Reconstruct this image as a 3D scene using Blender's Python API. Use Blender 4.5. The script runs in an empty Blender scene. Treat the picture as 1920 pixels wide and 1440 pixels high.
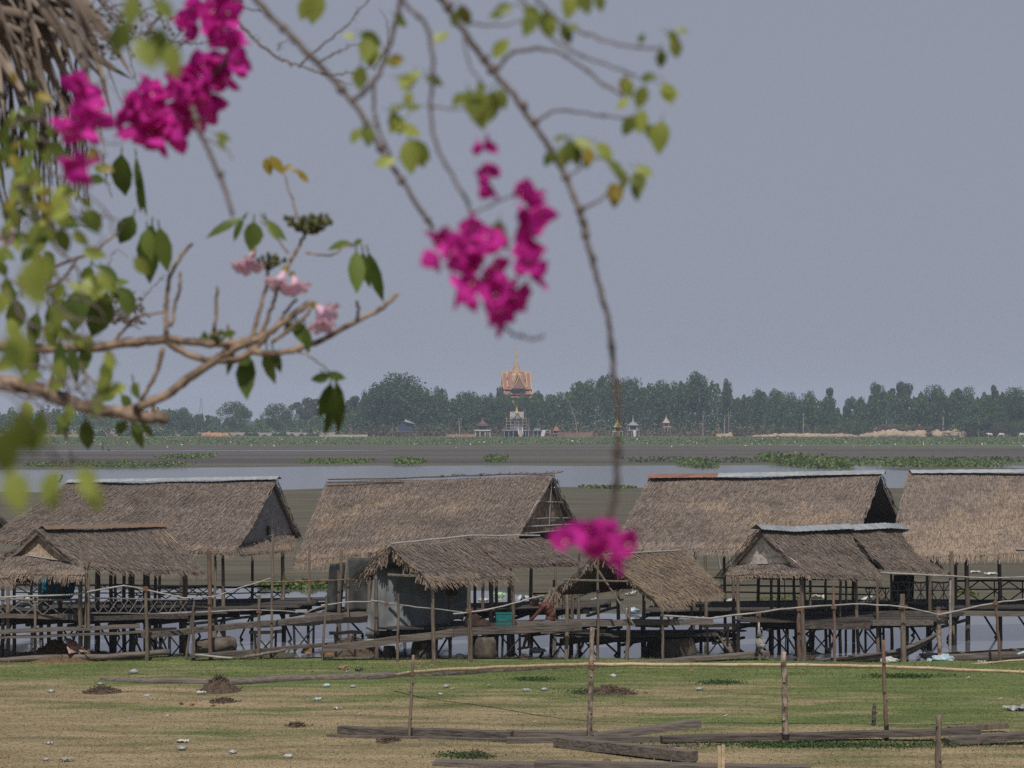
import bpy, math, random
import numpy as np
from mathutils import Vector, noise as mnoise

R = math.radians
rng = np.random.default_rng(7)
random.seed(7)
scene = bpy.context.scene
COL = scene.collection

# ------------------------------------------------------------------ camera, sky, sun
H, F, HY = 7.2, 4500.0, 790.0          # camera height, focal length in photo pixels, horizon row
cam = bpy.data.cameras.new('camera')
cam.sensor_width = 36.0
cam.lens = F * 36.0 / 1920.0
cam.shift_y = (HY - 720.0) / 1920.0
cam.clip_start, cam.clip_end = 0.2, 9000.0
cam.dof.use_dof = True
cam.dof.focus_distance = 85.0
cam.dof.aperture_fstop = 9.5
camo = bpy.data.objects.new('camera', cam)
camo.location = (0, 0, H)
camo.rotation_euler = (R(90), 0, 0)
COL.objects.link(camo)
scene.camera = camo

SUN_EL, SUN_AZ = 57.0, 1.0            # azimuth: degrees to the right of straight behind the camera
world = bpy.data.worlds.new("World")
scene.world = world
world.use_nodes = True
wn = world.node_tree
sky = wn.nodes.new('ShaderNodeTexSky')
sky.sky_type = 'NISHITA'
sky.sun_disc = False
sky.sun_elevation = R(SUN_EL)
sky.sun_rotation = R(180 - SUN_AZ)
sky.air_density = 1.0
sky.dust_density = 2.2
sky.ozone_density = 2.0
hsv = wn.nodes.new('ShaderNodeHueSaturation')
hsv.inputs['Saturation'].default_value = 0.62
wn.links.new(sky.outputs[0], hsv.inputs['Color'])
bgn = wn.nodes['Background']
bgn.inputs['Strength'].default_value = 0.06
veil = wn.nodes.new('ShaderNodeMix')          # the sky behind a dry-season haze: nearly even, lavender grey
veil.data_type = 'RGBA'
tc = wn.nodes.new('ShaderNodeTexCoord')        # the haze thins overhead
sz = wn.nodes.new('ShaderNodeSeparateXYZ')
mr = wn.nodes.new('ShaderNodeMapRange')
mr.inputs[1].default_value, mr.inputs[2].default_value = 0.2, 0.75
mr.inputs[3].default_value, mr.inputs[4].default_value = 0.88, 0.10
wn.links.new(tc.outputs['Generated'], sz.inputs[0])
wn.links.new(sz.outputs[2], mr.inputs[0])
wn.links.new(mr.outputs[0], veil.inputs[0])
veil.inputs[7].default_value = (5.65, 6.12, 7.62, 1.0)
wn.links.new(hsv.outputs[0], veil.inputs[6])
wn.links.new(veil.outputs[2], bgn.inputs['Color'])

sun = bpy.data.lights.new('sun', 'SUN')
sun.energy = 4.8
sun.angle = R(0.5)
sun.color = (1.0, 0.95, 0.89)
suno = bpy.data.objects.new('sun', sun)
sd = Vector((math.sin(R(SUN_AZ)) * math.cos(R(SUN_EL)), -math.cos(R(SUN_AZ)) * math.cos(R(SUN_EL)), math.sin(R(SUN_EL))))
suno.rotation_euler = sd.to_track_quat('Z', 'Y').to_euler()
suno.location = (0, 0, 50)
COL.objects.link(suno)

scene.view_settings.view_transform = 'Standard'
scene.view_settings.look = 'None'
scene.view_settings.exposure = -0.25
scene.view_settings.gamma = 1.0
scene.cycles.volume_bounces = 1
scene.cycles.use_denoising = False
scene.cycles.max_bounces = 6
scene.cycles.transparent_max_bounces = 8

# ------------------------------------------------------------------ picture -> place
def P(px, py, D):
    return Vector(((px - 960.0) / F * D, D, H - (py - HY) / F * D))

def bank_z(y):
    return 0.1 + (72.0 - y) * 0.01

def B(px, py):                          # point on the grass bank seen at that pixel
    D = 6.38 / ((py - HY) / F - 0.01)
    return Vector(((px - 960.0) / F * D, D, bank_z(D)))

def G(px, py, z=0.0):                   # point at height z seen at that pixel
    D = (H - z) * F / (py - HY)
    return Vector(((px - 960.0) / F * D, D, z))

def V(*a):
    return Vector(a)

def lerp(a, b, t):
    return a + (b - a) * t

# ------------------------------------------------------------------ materials
def newmat(name):
    m = bpy.data.materials.new(name)
    m.use_nodes = True
    nt = m.node_tree
    b = nt.nodes['Principled BSDF']
    return m, nt, b

def nd(nt, typ, **kw):
    n = nt.nodes.new(typ)
    for k, v in kw.items():
        setattr(n, k, v)
    return n

def mixc(nt, fac, a, b):
    n = nd(nt, 'ShaderNodeMix', data_type='RGBA')
    for sock, val in ((n.inputs[0], fac), (n.inputs[6], a), (n.inputs[7], b)):
        if isinstance(val, (int, float)):
            sock.default_value = val
        elif isinstance(val, tuple):
            sock.default_value = (*val, 1.0)
        else:
            nt.links.new(val, sock)
    return n.outputs[2]

def math_(nt, op, a, b=None, c=None, clamp=False):
    n = nd(nt, 'ShaderNodeMath', operation=op, use_clamp=clamp)
    for i, val in enumerate((a, b, c)):
        if val is None:
            continue
        if isinstance(val, (int, float)):
            n.inputs[i].default_value = val
        else:
            nt.links.new(val, n.inputs[i])
    return n.outputs[0]

def ramp(nt, v, lo, hi):
    n = nd(nt, 'ShaderNodeMapRange', interpolation_type='SMOOTHSTEP')
    n.inputs[1].default_value, n.inputs[2].default_value = lo, hi
    nt.links.new(v, n.inputs[0])
    return n.outputs[0]

def noise(nt, vec, scale, stretch=(1, 1, 1), detail=4.0, rough=0.6):
    mp = nd(nt, 'ShaderNodeMapping')
    mp.inputs['Scale'].default_value = stretch
    nt.links.new(vec, mp.inputs['Vector'])
    n = nd(nt, 'ShaderNodeTexNoise')
    n.inputs['Scale'].default_value = scale
    n.inputs['Detail'].default_value = detail
    n.inputs['Roughness'].default_value = rough
    nt.links.new(mp.outputs[0], n.inputs['Vector'])
    return n.outputs[0]

def bump(nt, b, hgt, strength, dist):
    n = nd(nt, 'ShaderNodeBump')
    n.inputs['Strength'].default_value = strength
    n.inputs['Distance'].default_value = dist
    nt.links.new(hgt, n.inputs['Height'])
    nt.links.new(n.outputs[0], b.inputs['Normal'])

def attr(nt, name):
    n = nd(nt, 'ShaderNodeAttribute')
    n.attribute_name = name
    return n.outputs['Fac']

def pos(nt):
    return nd(nt, 'ShaderNodeNewGeometry').outputs['Position']

MATS = {}

def basic(name, c1, c2, scale=3.0, stretch=(1, 1, 1), rough=0.85, bmp=0.3, bdist=0.01, spec=0.2, trans=0.0, var=0.6):
    """two colours blended by noise over the surface and by a per-piece value"""
    m, nt, b = newmat(name)
    p = pos(nt)
    n1 = noise(nt, p, scale, stretch)
    f = math_(nt, 'ADD', math_(nt, 'MULTIPLY', ramp(nt, n1, 0.3, 0.7), 1 - var), math_(nt, 'MULTIPLY', attr(nt, 'var'), var), clamp=True)
    col = mixc(nt, f, c1, c2)
    nt.links.new(col, b.inputs['Base Color'])
    b.inputs['Roughness'].default_value = rough
    b.inputs['Specular IOR Level'].default_value = spec
    if bmp:
        bump(nt, b, n1, bmp, bdist)
    if trans:
        t = nd(nt, 'ShaderNodeBsdfTranslucent')
        nt.links.new(col, t.inputs['Color'])
        mx = nd(nt, 'ShaderNodeMixShader')
        mx.inputs[0].default_value = trans
        out = nt.nodes['Material Output']
        nt.links.new(b.outputs[0], mx.inputs[1])
        nt.links.new(t.outputs[0], mx.inputs[2])
        nt.links.new(mx.outputs[0], out.inputs['Surface'])
    MATS[name] = m
    return m

WOOD = basic('weathered_wood', (0.028, 0.024, 0.022), (0.175, 0.147, 0.125), 2.6, (0.5, 5, 9), var=0.4, bmp=.8, bdist=.02)
POSTW = basic('post_wood', (0.055, 0.044, 0.036), (0.21, 0.165, 0.125), 3.0, (5, 5, 0.8), var=0.45)
BARKP = basic('peeling_bark', (0.060, 0.042, 0.034), (0.33, 0.26, 0.205), 4.5, (1.5, 1.5, 1.1), var=0.0, bmp=.8, bdist=.02)
DECKW = basic('worn_deck_wood', (0.02, 0.018, 0.017), (0.085, 0.075, 0.068), 2.2, (0.5, 4, 6), var=0.5)
DARKW = basic('wet_shaded_wood', (0.008, 0.007, 0.0065), (0.034, 0.029, 0.026), 3.0, (4, 4, 1), var=0.5, rough=0.7)  # wet wood, its tone blackened further to paint in the shade under decks
GREYW = basic('silvered_wood', (0.15, 0.14, 0.13), (0.38, 0.36, 0.34), 4.0, (1, 5, 5), var=0.4)
RAILW = basic('dull_lath', (0.085, 0.08, 0.075), (0.235, 0.22, 0.205), 4.0, (1, 5, 5), var=0.5)
REDW = basic('reddish_wood', (0.08, 0.053, 0.042), (0.22, 0.14, 0.102), 3.0, (3, 3, 1), var=0.4)
BAMBOO = basic('bamboo', (0.26, 0.19, 0.11), (0.50, 0.40, 0.27), 3.0, (1, 4, 4), var=0.4, rough=0.5, bmp=0.0)
REED = basic('reed_cap', (0.115, 0.082, 0.06), (0.215, 0.15, 0.108), 4.0, (0.6, 8, 8), var=0.5)
TIN = basic('grey_tin', (0.17, 0.187, 0.2), (0.32, 0.34, 0.355), 1.5, (0.5, 3, 3), var=0.4, rough=0.5, spec=0.5)
RUST = basic('rusty_tin', (0.12, 0.06, 0.045), (0.25, 0.13, 0.10), 2.0, (0.5, 3, 3), var=0.4, rough=0.7)
SOIL = basic('dug_soil', (0.035, 0.025, 0.018), (0.11, 0.08, 0.055), 9.0, bmp=0.6, bdist=0.03, var=0.5)
HAYM = basic('rotting_hay', (0.05, 0.032, 0.017), (0.16, 0.10, 0.055), 9.0, bmp=0.6, bdist=0.03, var=0.5)
CONC = basic('weathered_concrete', (0.035, 0.029, 0.023), (0.135, 0.11, 0.085), 4.0, bmp=0.5, var=0.3)
TARP = basic('grey_tarp', (0.085, 0.093, 0.098), (0.175, 0.187, 0.193), 3.0, (1, 1, 0.5), rough=0.6, var=0.2, bmp=0.4, bdist=0.02)
BLACKT = basic('dark_tarp', (0.016, 0.017, 0.018), (0.05, 0.05, 0.05), 2.0, (1, 1, 0.4), rough=0.6, var=0.2)
BLUEC = basic('blue_cloth', (0.008, 0.10, 0.15), (0.016, 0.15, 0.21), 2.0, rough=0.8, var=0.2)
MAROON = basic('maroon_cloth', (0.07, 0.008, 0.035), (0.13, 0.02, 0.06), 2.0, var=0.2)
PINKC = basic('faded_pink_cloth', (0.20, 0.11, 0.09), (0.46, 0.30, 0.25), 14.0, var=0.1, bmp=0.0)
TEAL = basic('teal_plastic', (0.005, 0.095, 0.09), (0.011, 0.165, 0.148), 3.0, rough=0.45, spec=0.4, var=0.2, bmp=0.0)
ROPE = basic('tied_cord', (0.10, 0.05, 0.035), (0.25, 0.15, 0.10), 20.0, var=0.5, bmp=0.0)
BRICK = basic('old_brick', (0.16, 0.085, 0.05), (0.30, 0.17, 0.10), 8.0, var=0.4)
SKIN = basic('brown_skin', (0.070, 0.027, 0.019), (0.105, 0.043, 0.030), 6.0, var=0.0, rough=0.5, spec=0.3, bmp=0.0)
HAIR = basic('black_hair', (0.008, 0.007, 0.007), (0.02, 0.018, 0.017), 30.0, var=0.0, rough=0.5)
SHORTS = basic('blue_grey_cloth', (0.035, 0.05, 0.065), (0.08, 0.105, 0.13), 8.0, var=0.0)
BUNDLE = basic('brown_cloth', (0.022, 0.013, 0.010), (0.055, 0.032, 0.024), 6.0, var=0.2)
GREENC = basic('grey_green_cloth', (0.06, 0.062, 0.05), (0.13, 0.13, 0.105), 6.0, var=0.2)

def thatch_mat():
    m, nt, b = newmat('thatch')
    p = pos(nt)
    n1 = noise(nt, p, 0.9, (1, 1, 1.6), 5)
    n2 = noise(nt, p, 7.0, (1.0, 1.0, 1.5), 4)
    v = attr(nt, 'var')
    t = attr(nt, 'tan')
    f = math_(nt, 'ADD', math_(nt, 'MULTIPLY', v, 0.62), math_(nt, 'MULTIPLY', ramp(nt, n2, 0.3, 0.7), 0.38))
    grey = mixc(nt, f, (0.072, 0.059, 0.053), (0.258, 0.211, 0.182))
    tan = mixc(nt, f, (0.16, 0.12, 0.088), (0.40, 0.303, 0.218))
    tt = math_(nt, 'ADD', t, math_(nt, 'MULTIPLY', math_(nt, 'SUBTRACT', n1, 0.55), 1.15), clamp=True)
    c = mixc(nt, tt, grey, tan)
    rot = noise(nt, p, 0.75, (1, 1, 2.6), 5, 0.65)
    c = mixc(nt, math_(nt, 'MULTIPLY', ramp(nt, rot, 0.52, 0.70), 0.55), c, (0.075, 0.062, 0.055))
    nt.links.new(c, b.inputs['Base Color'])
    b.inputs['Roughness'].default_value = 0.9
    b.inputs['Specular IOR Level'].default_value = 0.12
    bump(nt, b, n2, 0.5, 0.03)
    return m
THATCH = thatch_mat()

def weave_mat(name, c1, c2, sc=9.0):
    m, nt, b = newmat(name)
    p = pos(nt)
    w1 = noise(nt, p, sc, (1, 1, 0.25), 2)
    w2 = noise(nt, p, sc, (0.25, 0.25, 1), 2)
    ck = nd(nt, 'ShaderNodeTexChecker')
    ck.inputs['Scale'].default_value = sc
    nt.links.new(p, ck.inputs['Vector'])
    f = nd(nt, 'ShaderNodeMix')
    nt.links.new(ck.outputs['Fac'], f.inputs[0])
    nt.links.new(w1, f.inputs[2])
    nt.links.new(w2, f.inputs[3])
    fr = ramp(nt, f.outputs[0], 0.3, 0.7)
    nt.links.new(mixc(nt, fr, c1, c2), b.inputs['Base Color'])
    b.inputs['Roughness'].default_value = 0.8
    bump(nt, b, f.outputs[0], 0.4, 0.01)
    return m
WEAVEG = weave_mat('grey_woven_bamboo', (0.15, 0.15, 0.155), (0.33, 0.325, 0.32), 14)
WEAVEW = weave_mat('pale_woven_bamboo', (0.30, 0.27, 0.245), (0.68, 0.61, 0.55), 8)
WEAVET = weave_mat('brown_palm_wall', (0.16, 0.12, 0.085), (0.40, 0.305, 0.215), 10)

def grass_colour(nt):
    """short grass, dried out on the higher part of the bank"""
    p = pos(nt)
    sx = nd(nt, 'ShaderNodeSeparateXYZ')
    nt.links.new(p, sx.inputs[0])
    nb = noise(nt, p, 0.22, (0.55, 1.0, 1), 5, 0.6)
    nf = noise(nt, p, 1.1, (0.32, 1.2, 1), 6, 0.62)
    edge = math_(nt, 'SUBTRACT', math_(nt, 'SUBTRACT', 60.2, math_(nt, 'MULTIPLY', sx.outputs[0], 0.42)), sx.outputs[1])
    tn = math_(nt, 'ADD', math_(nt, 'MULTIPLY', edge, 0.75), math_(nt, 'MULTIPLY', math_(nt, 'SUBTRACT', nb, 0.5), 46.0))
    tn = math_(nt, 'ADD', tn, math_(nt, 'MULTIPLY', math_(nt, 'SUBTRACT', nf, 0.5), 24.0))
    T = ramp(nt, tn, -6.0, 7.0)
    green = mixc(nt, ramp(nt, nf, 0.3, 0.7), (0.074, 0.100, 0.030), (0.132, 0.166, 0.053))
    tan = mixc(nt, ramp(nt, nf, 0.25, 0.75), (0.140, 0.118, 0.062), (0.325, 0.243, 0.152))
    c = mixc(nt, math_(nt, 'MULTIPLY', T, 0.9), green, tan)
    return c, sx, nf, nb, p

def ground_mat():
    m, nt, b = newmat('ground')
    c, sx, nf, nb, p = grass_colour(nt)
    X, Y, Z = sx.outputs[0], sx.outputs[1], sx.outputs[2]
    bare = noise(nt, p, 0.55, (0.45, 1.3, 1), 6, 0.7)
    c = mixc(nt, math_(nt, 'MULTIPLY', ramp(nt, bare, 0.60, 0.72), 0.75), c, (0.12, 0.085, 0.055))
    # mud of the drained lake bed
    ms = noise(nt, p, 0.02, (0.16, 1.0, 1), 5, 0.6)
    mf = noise(nt, p, 0.5, (0.25, 1.0, 1), 5, 0.6)
    mud_near = mixc(nt, ramp(nt, mf, 0.3, 0.7), (0.062, 0.055, 0.036), (0.108, 0.096, 0.066))
    mud_near = mixc(nt, math_(nt, 'MULTIPLY', ramp(nt, ms, 0.52, 0.68), 0.45), mud_near, (0.085, 0.098, 0.045))
    mud_far = mixc(nt, ramp(nt, ms, 0.35, 0.65), (0.055, 0.048, 0.043), (0.092, 0.080, 0.068))
    mud = mixc(nt, ramp(nt, Y, 300, 400), mud_near, mud_far)
    wet = ramp(nt, Z, 0.16, 0.02)
    mud = mixc(nt, math_(nt, 'MULTIPLY', wet, 0.45), mud, (0.035, 0.032, 0.028))
    # greenery on the mud near the lake edge, lotus belt under the far shore
    edge = math_(nt, 'ADD', Y, math_(nt, 'MULTIPLY', math_(nt, 'SUBTRACT', ms, 0.5), 420.0))
    belt = ramp(nt, edge, 640, 760)
    lot = mixc(nt, ramp(nt, mf, 0.35, 0.65), (0.045, 0.075, 0.022), (0.115, 0.150, 0.055))
    mud = mixc(nt, belt, mud, lot)
    e2 = math_(nt, 'MULTIPLY', ramp(nt, Y, 385, 405), ramp(nt, Y, 470, 425))
    e2 = math_(nt, 'MULTIPLY', e2, ramp(nt, ms, 0.42, 0.6))
    mud = mixc(nt, math_(nt, 'MULTIPLY', e2, 0.8), mud, (0.075, 0.105, 0.030))
    mud = mixc(nt, ramp(nt, Y, 1068, 1085), mud, (0.20, 0.155, 0.105))
    shore = math_(nt, 'ADD', Y, math_(nt, 'MULTIPLY', math_(nt, 'SUBTRACT', nf, 0.5), 1.6))
    col = mixc(nt, ramp(nt, shore, 71.4, 72.3), c, mud)
    nt.links.new(col, b.inputs['Base Color'])
    rg = math_(nt, 'SUBTRACT', 0.92, math_(nt, 'MULTIPLY', wet, math_(nt, 'MULTIPLY', ramp(nt, Y, 72, 73), 0.55)))
    nt.links.new(rg, b.inputs['Roughness'])
    b.inputs['Specular IOR Level'].default_value = 0.25
    hn = noise(nt, p, 3.0, (1, 1, 1), 5, 0.7)
    bump(nt, b, hn, 0.5, 0.06)
    return m
GROUND = ground_mat()

def blade_mat():
    m, nt, b = newmat('grass_blades')
    c, sx, nf, nb, p = grass_colour(nt)
    v = attr(nt, 'var')
    c = mixc(nt, math_(nt, 'MULTIPLY', v, 0.22), c, (0.26, 0.25, 0.11))
    nt.links.new(c, b.inputs['Base Color'])
    b.inputs['Roughness'].default_value = 0.8
    b.inputs['Specular IOR Level'].default_value = 0.1
    return m
BLADE = blade_mat()

def water_mat():
    m, nt, b = newmat('lake_water')
    p = pos(nt)
    b.inputs['Base Color'].default_value = (0.105, 0.108, 0.115, 1)
    sy = nd(nt, 'ShaderNodeSeparateXYZ')
    nt.links.new(p, sy.inputs[0])
    far = ramp(nt, sy.outputs[1], 110, 240)
    nt.links.new(math_(nt, 'ADD', 0.06, math_(nt, 'MULTIPLY', far, 0.10)), b.inputs['Roughness'])
    b.inputs['IOR'].default_value = 1.33
    b.inputs['Specular IOR Level'].default_value = 0.5
    w1 = noise(nt, p, 0.9, (0.35, 1.6, 1), 4)
    patch = noise(nt, p, 0.012, (0.25, 1.6, 1), 3)
    n = nd(nt, 'ShaderNodeBump')
    n.inputs['Distance'].default_value = 0.05
    nt.links.new(math_(nt, 'ADD', 0.02, math_(nt, 'MULTIPLY', ramp(nt, patch, 0.45, 0.62), 0.10)), n.inputs['Strength'])
    nt.links.new(w1, n.inputs['Height'])
    nt.links.new(n.outputs[0], b.inputs['Normal'])
    return m
WATER = water_mat()

def leafm(name, c1, c2, trans=0.35, rough=0.5, var=0.75):
    return basic(name, c1, c2, 20.0, rough=rough, bmp=0.0, trans=trans, var=var, spec=0.3)
# foliage
FOL = {
    'dark': leafm('dark_foliage', (0.013, 0.036, 0.009), (0.058, 0.108, 0.028), 0.25, 0.6),
    'mid': leafm('mid_foliage', (0.018, 0.048, 0.012), (0.075, 0.130, 0.036), 0.25, 0.6),
    'grey': leafm('greyish_foliage', (0.022, 0.042, 0.020), (0.080, 0.108, 0.055), 0.25, 0.6),
    'dry': leafm('dry_scrub', (0.07, 0.05, 0.030), (0.19, 0.14, 0.085), 0.2, 0.8),
    'hyacinth': leafm('water_plant', (0.045, 0.075, 0.016), (0.17, 0.225, 0.060), 0.3, 0.5),
    'lotus': leafm('lotus_leaf', (0.045, 0.070, 0.024), (0.155, 0.185, 0.085), 0.2, 0.6),
}
TRUNKM = basic('pale_trunk', (0.10, 0.085, 0.07), (0.30, 0.265, 0.23), 1.0, (2, 2, 0.5), var=0.3)
STEMD = basic('dark_stem', (0.03, 0.022, 0.018), (0.085, 0.062, 0.05), 25.0, var=0.3)
BLEAF = leafm('shrub_leaf', (0.045, 0.075, 0.012), (0.40, 0.45, 0.10), 0.5, 0.4)
TLEAF = leafm('tree_leaf', (0.035, 0.065, 0.012), (0.17, 0.23, 0.05), 0.45, 0.35)
YLEAF = leafm('yellowing_leaf', (0.19, 0.14, 0.02), (0.34, 0.27, 0.05), 0.40, 0.45)
BRACT = leafm('magenta_bract', (0.33, 0.006, 0.17), (0.86, 0.055, 0.52), 0.5, 0.75)
CREAM = leafm('cream_petal', (0.60, 0.45, 0.30), (0.80, 0.70, 0.55), 0.3, 0.6)
PINKP = leafm('pale_pink_petal', (0.62, 0.36, 0.50), (0.84, 0.63, 0.74), 0.40, 0.6)
STEMM = basic('grey_stem', (0.07, 0.055, 0.050), (0.20, 0.165, 0.150), 25.0, var=0.3)
TBARK = basic('tan_bark', (0.075, 0.052, 0.038), (0.30, 0.22, 0.158), 34.0, (1, 1, 1), var=0.0, bmp=0.9, bdist=0.008)
BUDM = basic('olive_bud', (.03, .04, .015), (.14, .14, .06), 30, bmp=0)
TIN2 = basic('dull_tin', (0.13, 0.145, 0.16), (0.27, 0.29, 0.31), 1.5, (0.5, 3, 3), var=0.4, rough=0.6, spec=0.4)
DEADP = basic('dead_palm_leaf', (0.06, 0.045, 0.035), (0.36, 0.29, 0.235), 8.0, (1, 1, 1), var=0.7, trans=0.15)

# ------------------------------------------------------------------ mesh builder
class MB:
    def __init__(self):
        self.v, self.f, self.var, self.tan = [], [], [], []

    def add(self, verts, faces, var=None, tan=0.0):
        o = len(self.v)
        self.v.extend([tuple(p) for p in verts])
        self.f.extend([tuple(i + o for i in f) for f in faces])
        if var is None:
            var = random.random()
        self.var.extend([var] * len(faces))
        self.tan.extend([tan] * len(faces))
        return self

    def quads(self, Q, var, tan=None):
        n = len(Q)
        o = len(self.v)
        self.v.extend(map(tuple, Q.reshape(-1, 3).tolist()))
        idx = (np.arange(n * 4).reshape(n, 4) + o).tolist()
        self.f.extend(map(tuple, idx))
        self.var.extend(np.broadcast_to(var, n).tolist())
        self.tan.extend(np.broadcast_to(0.0 if tan is None else tan, n).tolist())

    def tris(self, T, var):
        n = len(T)
        o = len(self.v)
        self.v.extend(map(tuple, T.reshape(-1, 3).tolist()))
        self.f.extend(map(tuple, (np.arange(n * 3).reshape(n, 3) + o).tolist()))
        self.var.extend(np.broadcast_to(var, n).tolist())
        self.tan.extend([0.0] * n)

    def tube(self, pts, r, seg=7, var=None, wob=0.0, caps=True):
        pts = [Vector(p) for p in pts]
        n = len(pts)
        rr = r if isinstance(r, (list, tuple)) else [r] * n
        if len(rr) == 2 and n > 2:
            rr = [lerp(rr[0], rr[1], i / (n - 1)) for i in range(n)]
        vs, fs = [], []
        ref = None
        for i in range(n):
            d = (pts[min(i + 1, n - 1)] - pts[max(i - 1, 0)])
            d = d.normalized() if d.length > 1e-9 else Vector((0, 0, 1))
            if ref is None:
                ref = Vector((0, 0, 1)) if abs(d.z) < 0.9 else Vector((1, 0, 0))
            a = ref - d * ref.dot(d)
            a.normalize()
            bb = d.cross(a)
            ref = a
            for k in range(seg):
                t = 2 * math.pi * k / seg
                q = rr[i] * (1 + (random.uniform(-wob, wob) if wob else 0))
                vs.append(pts[i] + (a * math.cos(t) + bb * math.sin(t)) * q)
        for i in range(n - 1):
            for k in range(seg):
                k2 = (k + 1) % seg
                fs.append((i * seg + k, i * seg + k2, (i + 1) * seg + k2, (i + 1) * seg + k))
        if caps:
            fs.append(tuple(range(seg - 1, -1, -1)))
            fs.append(tuple((n - 1) * seg + k for k in range(seg)))
        return self.add(vs, fs, var)

    def box(self, c, s, rz=0.0, var=None):
        c = Vector(c)
        cs, sn = math.cos(rz), math.sin(rz)
        vs = []
        for dx, dy, dz in ((-1, -1, -1), (1, -1, -1), (1, 1, -1), (-1, 1, -1), (-1, -1, 1), (1, -1, 1), (1, 1, 1), (-1, 1, 1)):
            x, y, z = dx * s[0] / 2, dy * s[1] / 2, dz * s[2] / 2
            vs.append((c.x + x * cs - y * sn, c.y + x * sn + y * cs, c.z + z))
        return self.add(vs, [(0, 3, 2, 1), (4, 5, 6, 7), (0, 1, 5, 4), (1, 2, 6, 5), (2, 3, 7, 6), (3, 0, 4, 7)], var)

    def beam(self, p0, p1, w, h, n=1, jit=0.0, var=None):
        """board or squared log from p0 to p1, w wide (level), h high, with a little sway"""
        p0, p1 = Vector(p0), Vector(p1)
        d = (p1 - p0)
        side = d.cross(Vector((0, 0, 1)))
        side = side.normalized() if side.length > 1e-6 else Vector((1, 0, 0))
        up = side.cross(d).normalized()
        vs, fs = [], []
        for i in range(n + 1):
            c = lerp(p0, p1, i / n) + up * random.uniform(-jit, jit) + side * random.uniform(-jit, jit)
            ww, hh = w * (1 + random.uniform(-jit, jit) * 4), h * (1 + random.uniform(-jit, jit) * 4)
            for a, b_ in ((-1, -1), (1, -1), (1, 1), (-1, 1)):
                vs.append(c + side * a * ww / 2 + up * b_ * hh / 2)
        for i in range(n):
            for k in range(4):
                fs.append((i * 4 + k, i * 4 + (k + 1) % 4, i * 4 + 4 + (k + 1) % 4, i * 4 + 4 + k))
        fs += [(3, 2, 1, 0), (n * 4, n * 4 + 1, n * 4 + 2, n * 4 + 3)]
        return self.add(vs, fs, var)

    def lathe(self, c, prof, seg=12, var=None, axis=None):
        c = Vector(c)
        ax = Vector(axis).normalized() if axis else Vector((0, 0, 1))
        a = ax.orthogonal().normalized()
        b_ = ax.cross(a)
        vs, fs = [], []
        for r, z in prof:
            for k in range(seg):
                t = 2 * math.pi * k / seg
                vs.append(c + ax * z + (a * math.cos(t) + b_ * math.sin(t)) * r)
        n = len(prof)
        for i in range(n - 1):
            for k in range(seg):
                k2 = (k + 1) % seg
                fs.append((i * seg + k, i * seg + k2, (i + 1) * seg + k2, (i + 1) * seg + k))
        fs.append(tuple(range(seg - 1, -1, -1)))
        fs.append(tuple((n - 1) * seg + k for k in range(seg)))
        return self.add(vs, fs, var)

    def grid(self, fn, nu, nv, var=None, tan=0.0, thick=None):
        vs = [Vector(fn(i / nu, j / nv)) for j in range(nv + 1) for i in range(nu + 1)]
        w = nu + 1
        fs = [(j * w + i, j * w + i + 1, (j + 1) * w + i + 1, (j + 1) * w + i) for j in range(nv) for i in range(nu)]
        if thick is not None:
            m = len(vs)
            vs = vs + [p + thick for p in vs]
            fs = fs + [tuple(reversed([i + m for i in f])) for f in fs]
            rim = [i for i in range(w)] + [j * w + nu for j in range(1, nv + 1)] + [nv * w + i for i in range(nu - 1, -1, -1)] + [j * w for j in range(nv - 1, 0, -1)]
            for a, b_ in zip(rim, rim[1:] + rim[:1]):
                fs.append((b_, a, a + m, b_ + m))
        return self.add(vs, fs, var, tan)

    def blob(self, c, r, amp=0.25, freq=3.0, var=None, seg=12, ring=8, flat=None):
        c = Vector(c)
        off = Vector((random.uniform(0, 99),) * 3)
        vs, fs = [], []
        for i in range(ring + 1):
            th = math.pi * i / ring
            for k in range(seg):
                ph = 2 * math.pi * k / seg
                d = Vector((math.sin(th) * math.cos(ph), math.sin(th) * math.sin(ph), math.cos(th)))
                q = 1 + amp * mnoise.noise(d * freq * 0.5 + off) * 1.6
                p = Vector((d.x * r[0] * q, d.y * r[1] * q, d.z * r[2] * q))
                if flat is not None and p.z < flat:
                    p.z = flat
                vs.append(c + p)
        for i in range(ring):
            for k in range(seg):
                k2 = (k + 1) % seg
                fs.append((i * seg + k, (i + 1) * seg + k, (i + 1) * seg + k2, i * seg + k2))
        return self.add(vs, fs, var)

    def leaf(self, base, d, nrm, L, W, curl=0.25, fold=0.25, var=None):
        d = Vector(d).normalized()
        nrm = Vector(nrm)
        nrm = (nrm - d * nrm.dot(d))
        nrm = nrm.normalized() if nrm.length > 1e-6 else d.orthogonal()
        s = d.cross(nrm)
        base = Vector(base)
        prof = ((0, 0.04), (0.2, 0.72), (0.45, 1.0), (0.72, 0.74), (1.0, 0.03))
        vs, fs = [], []
        for t, w in prof:
            c = base + d * L * t - nrm * curl * L * t * t
            hw = W / 2 * w
            vs += [c - s * hw + nrm * hw * fold, c, c + s * hw + nrm * hw * fold]
        for i in range(4):
            fs += [(i * 3, i * 3 + 1, i * 3 + 4, i * 3 + 3), (i * 3 + 1, i * 3 + 2, i * 3 + 5, i * 3 + 4)]
        return self.add(vs, fs, var)


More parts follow.
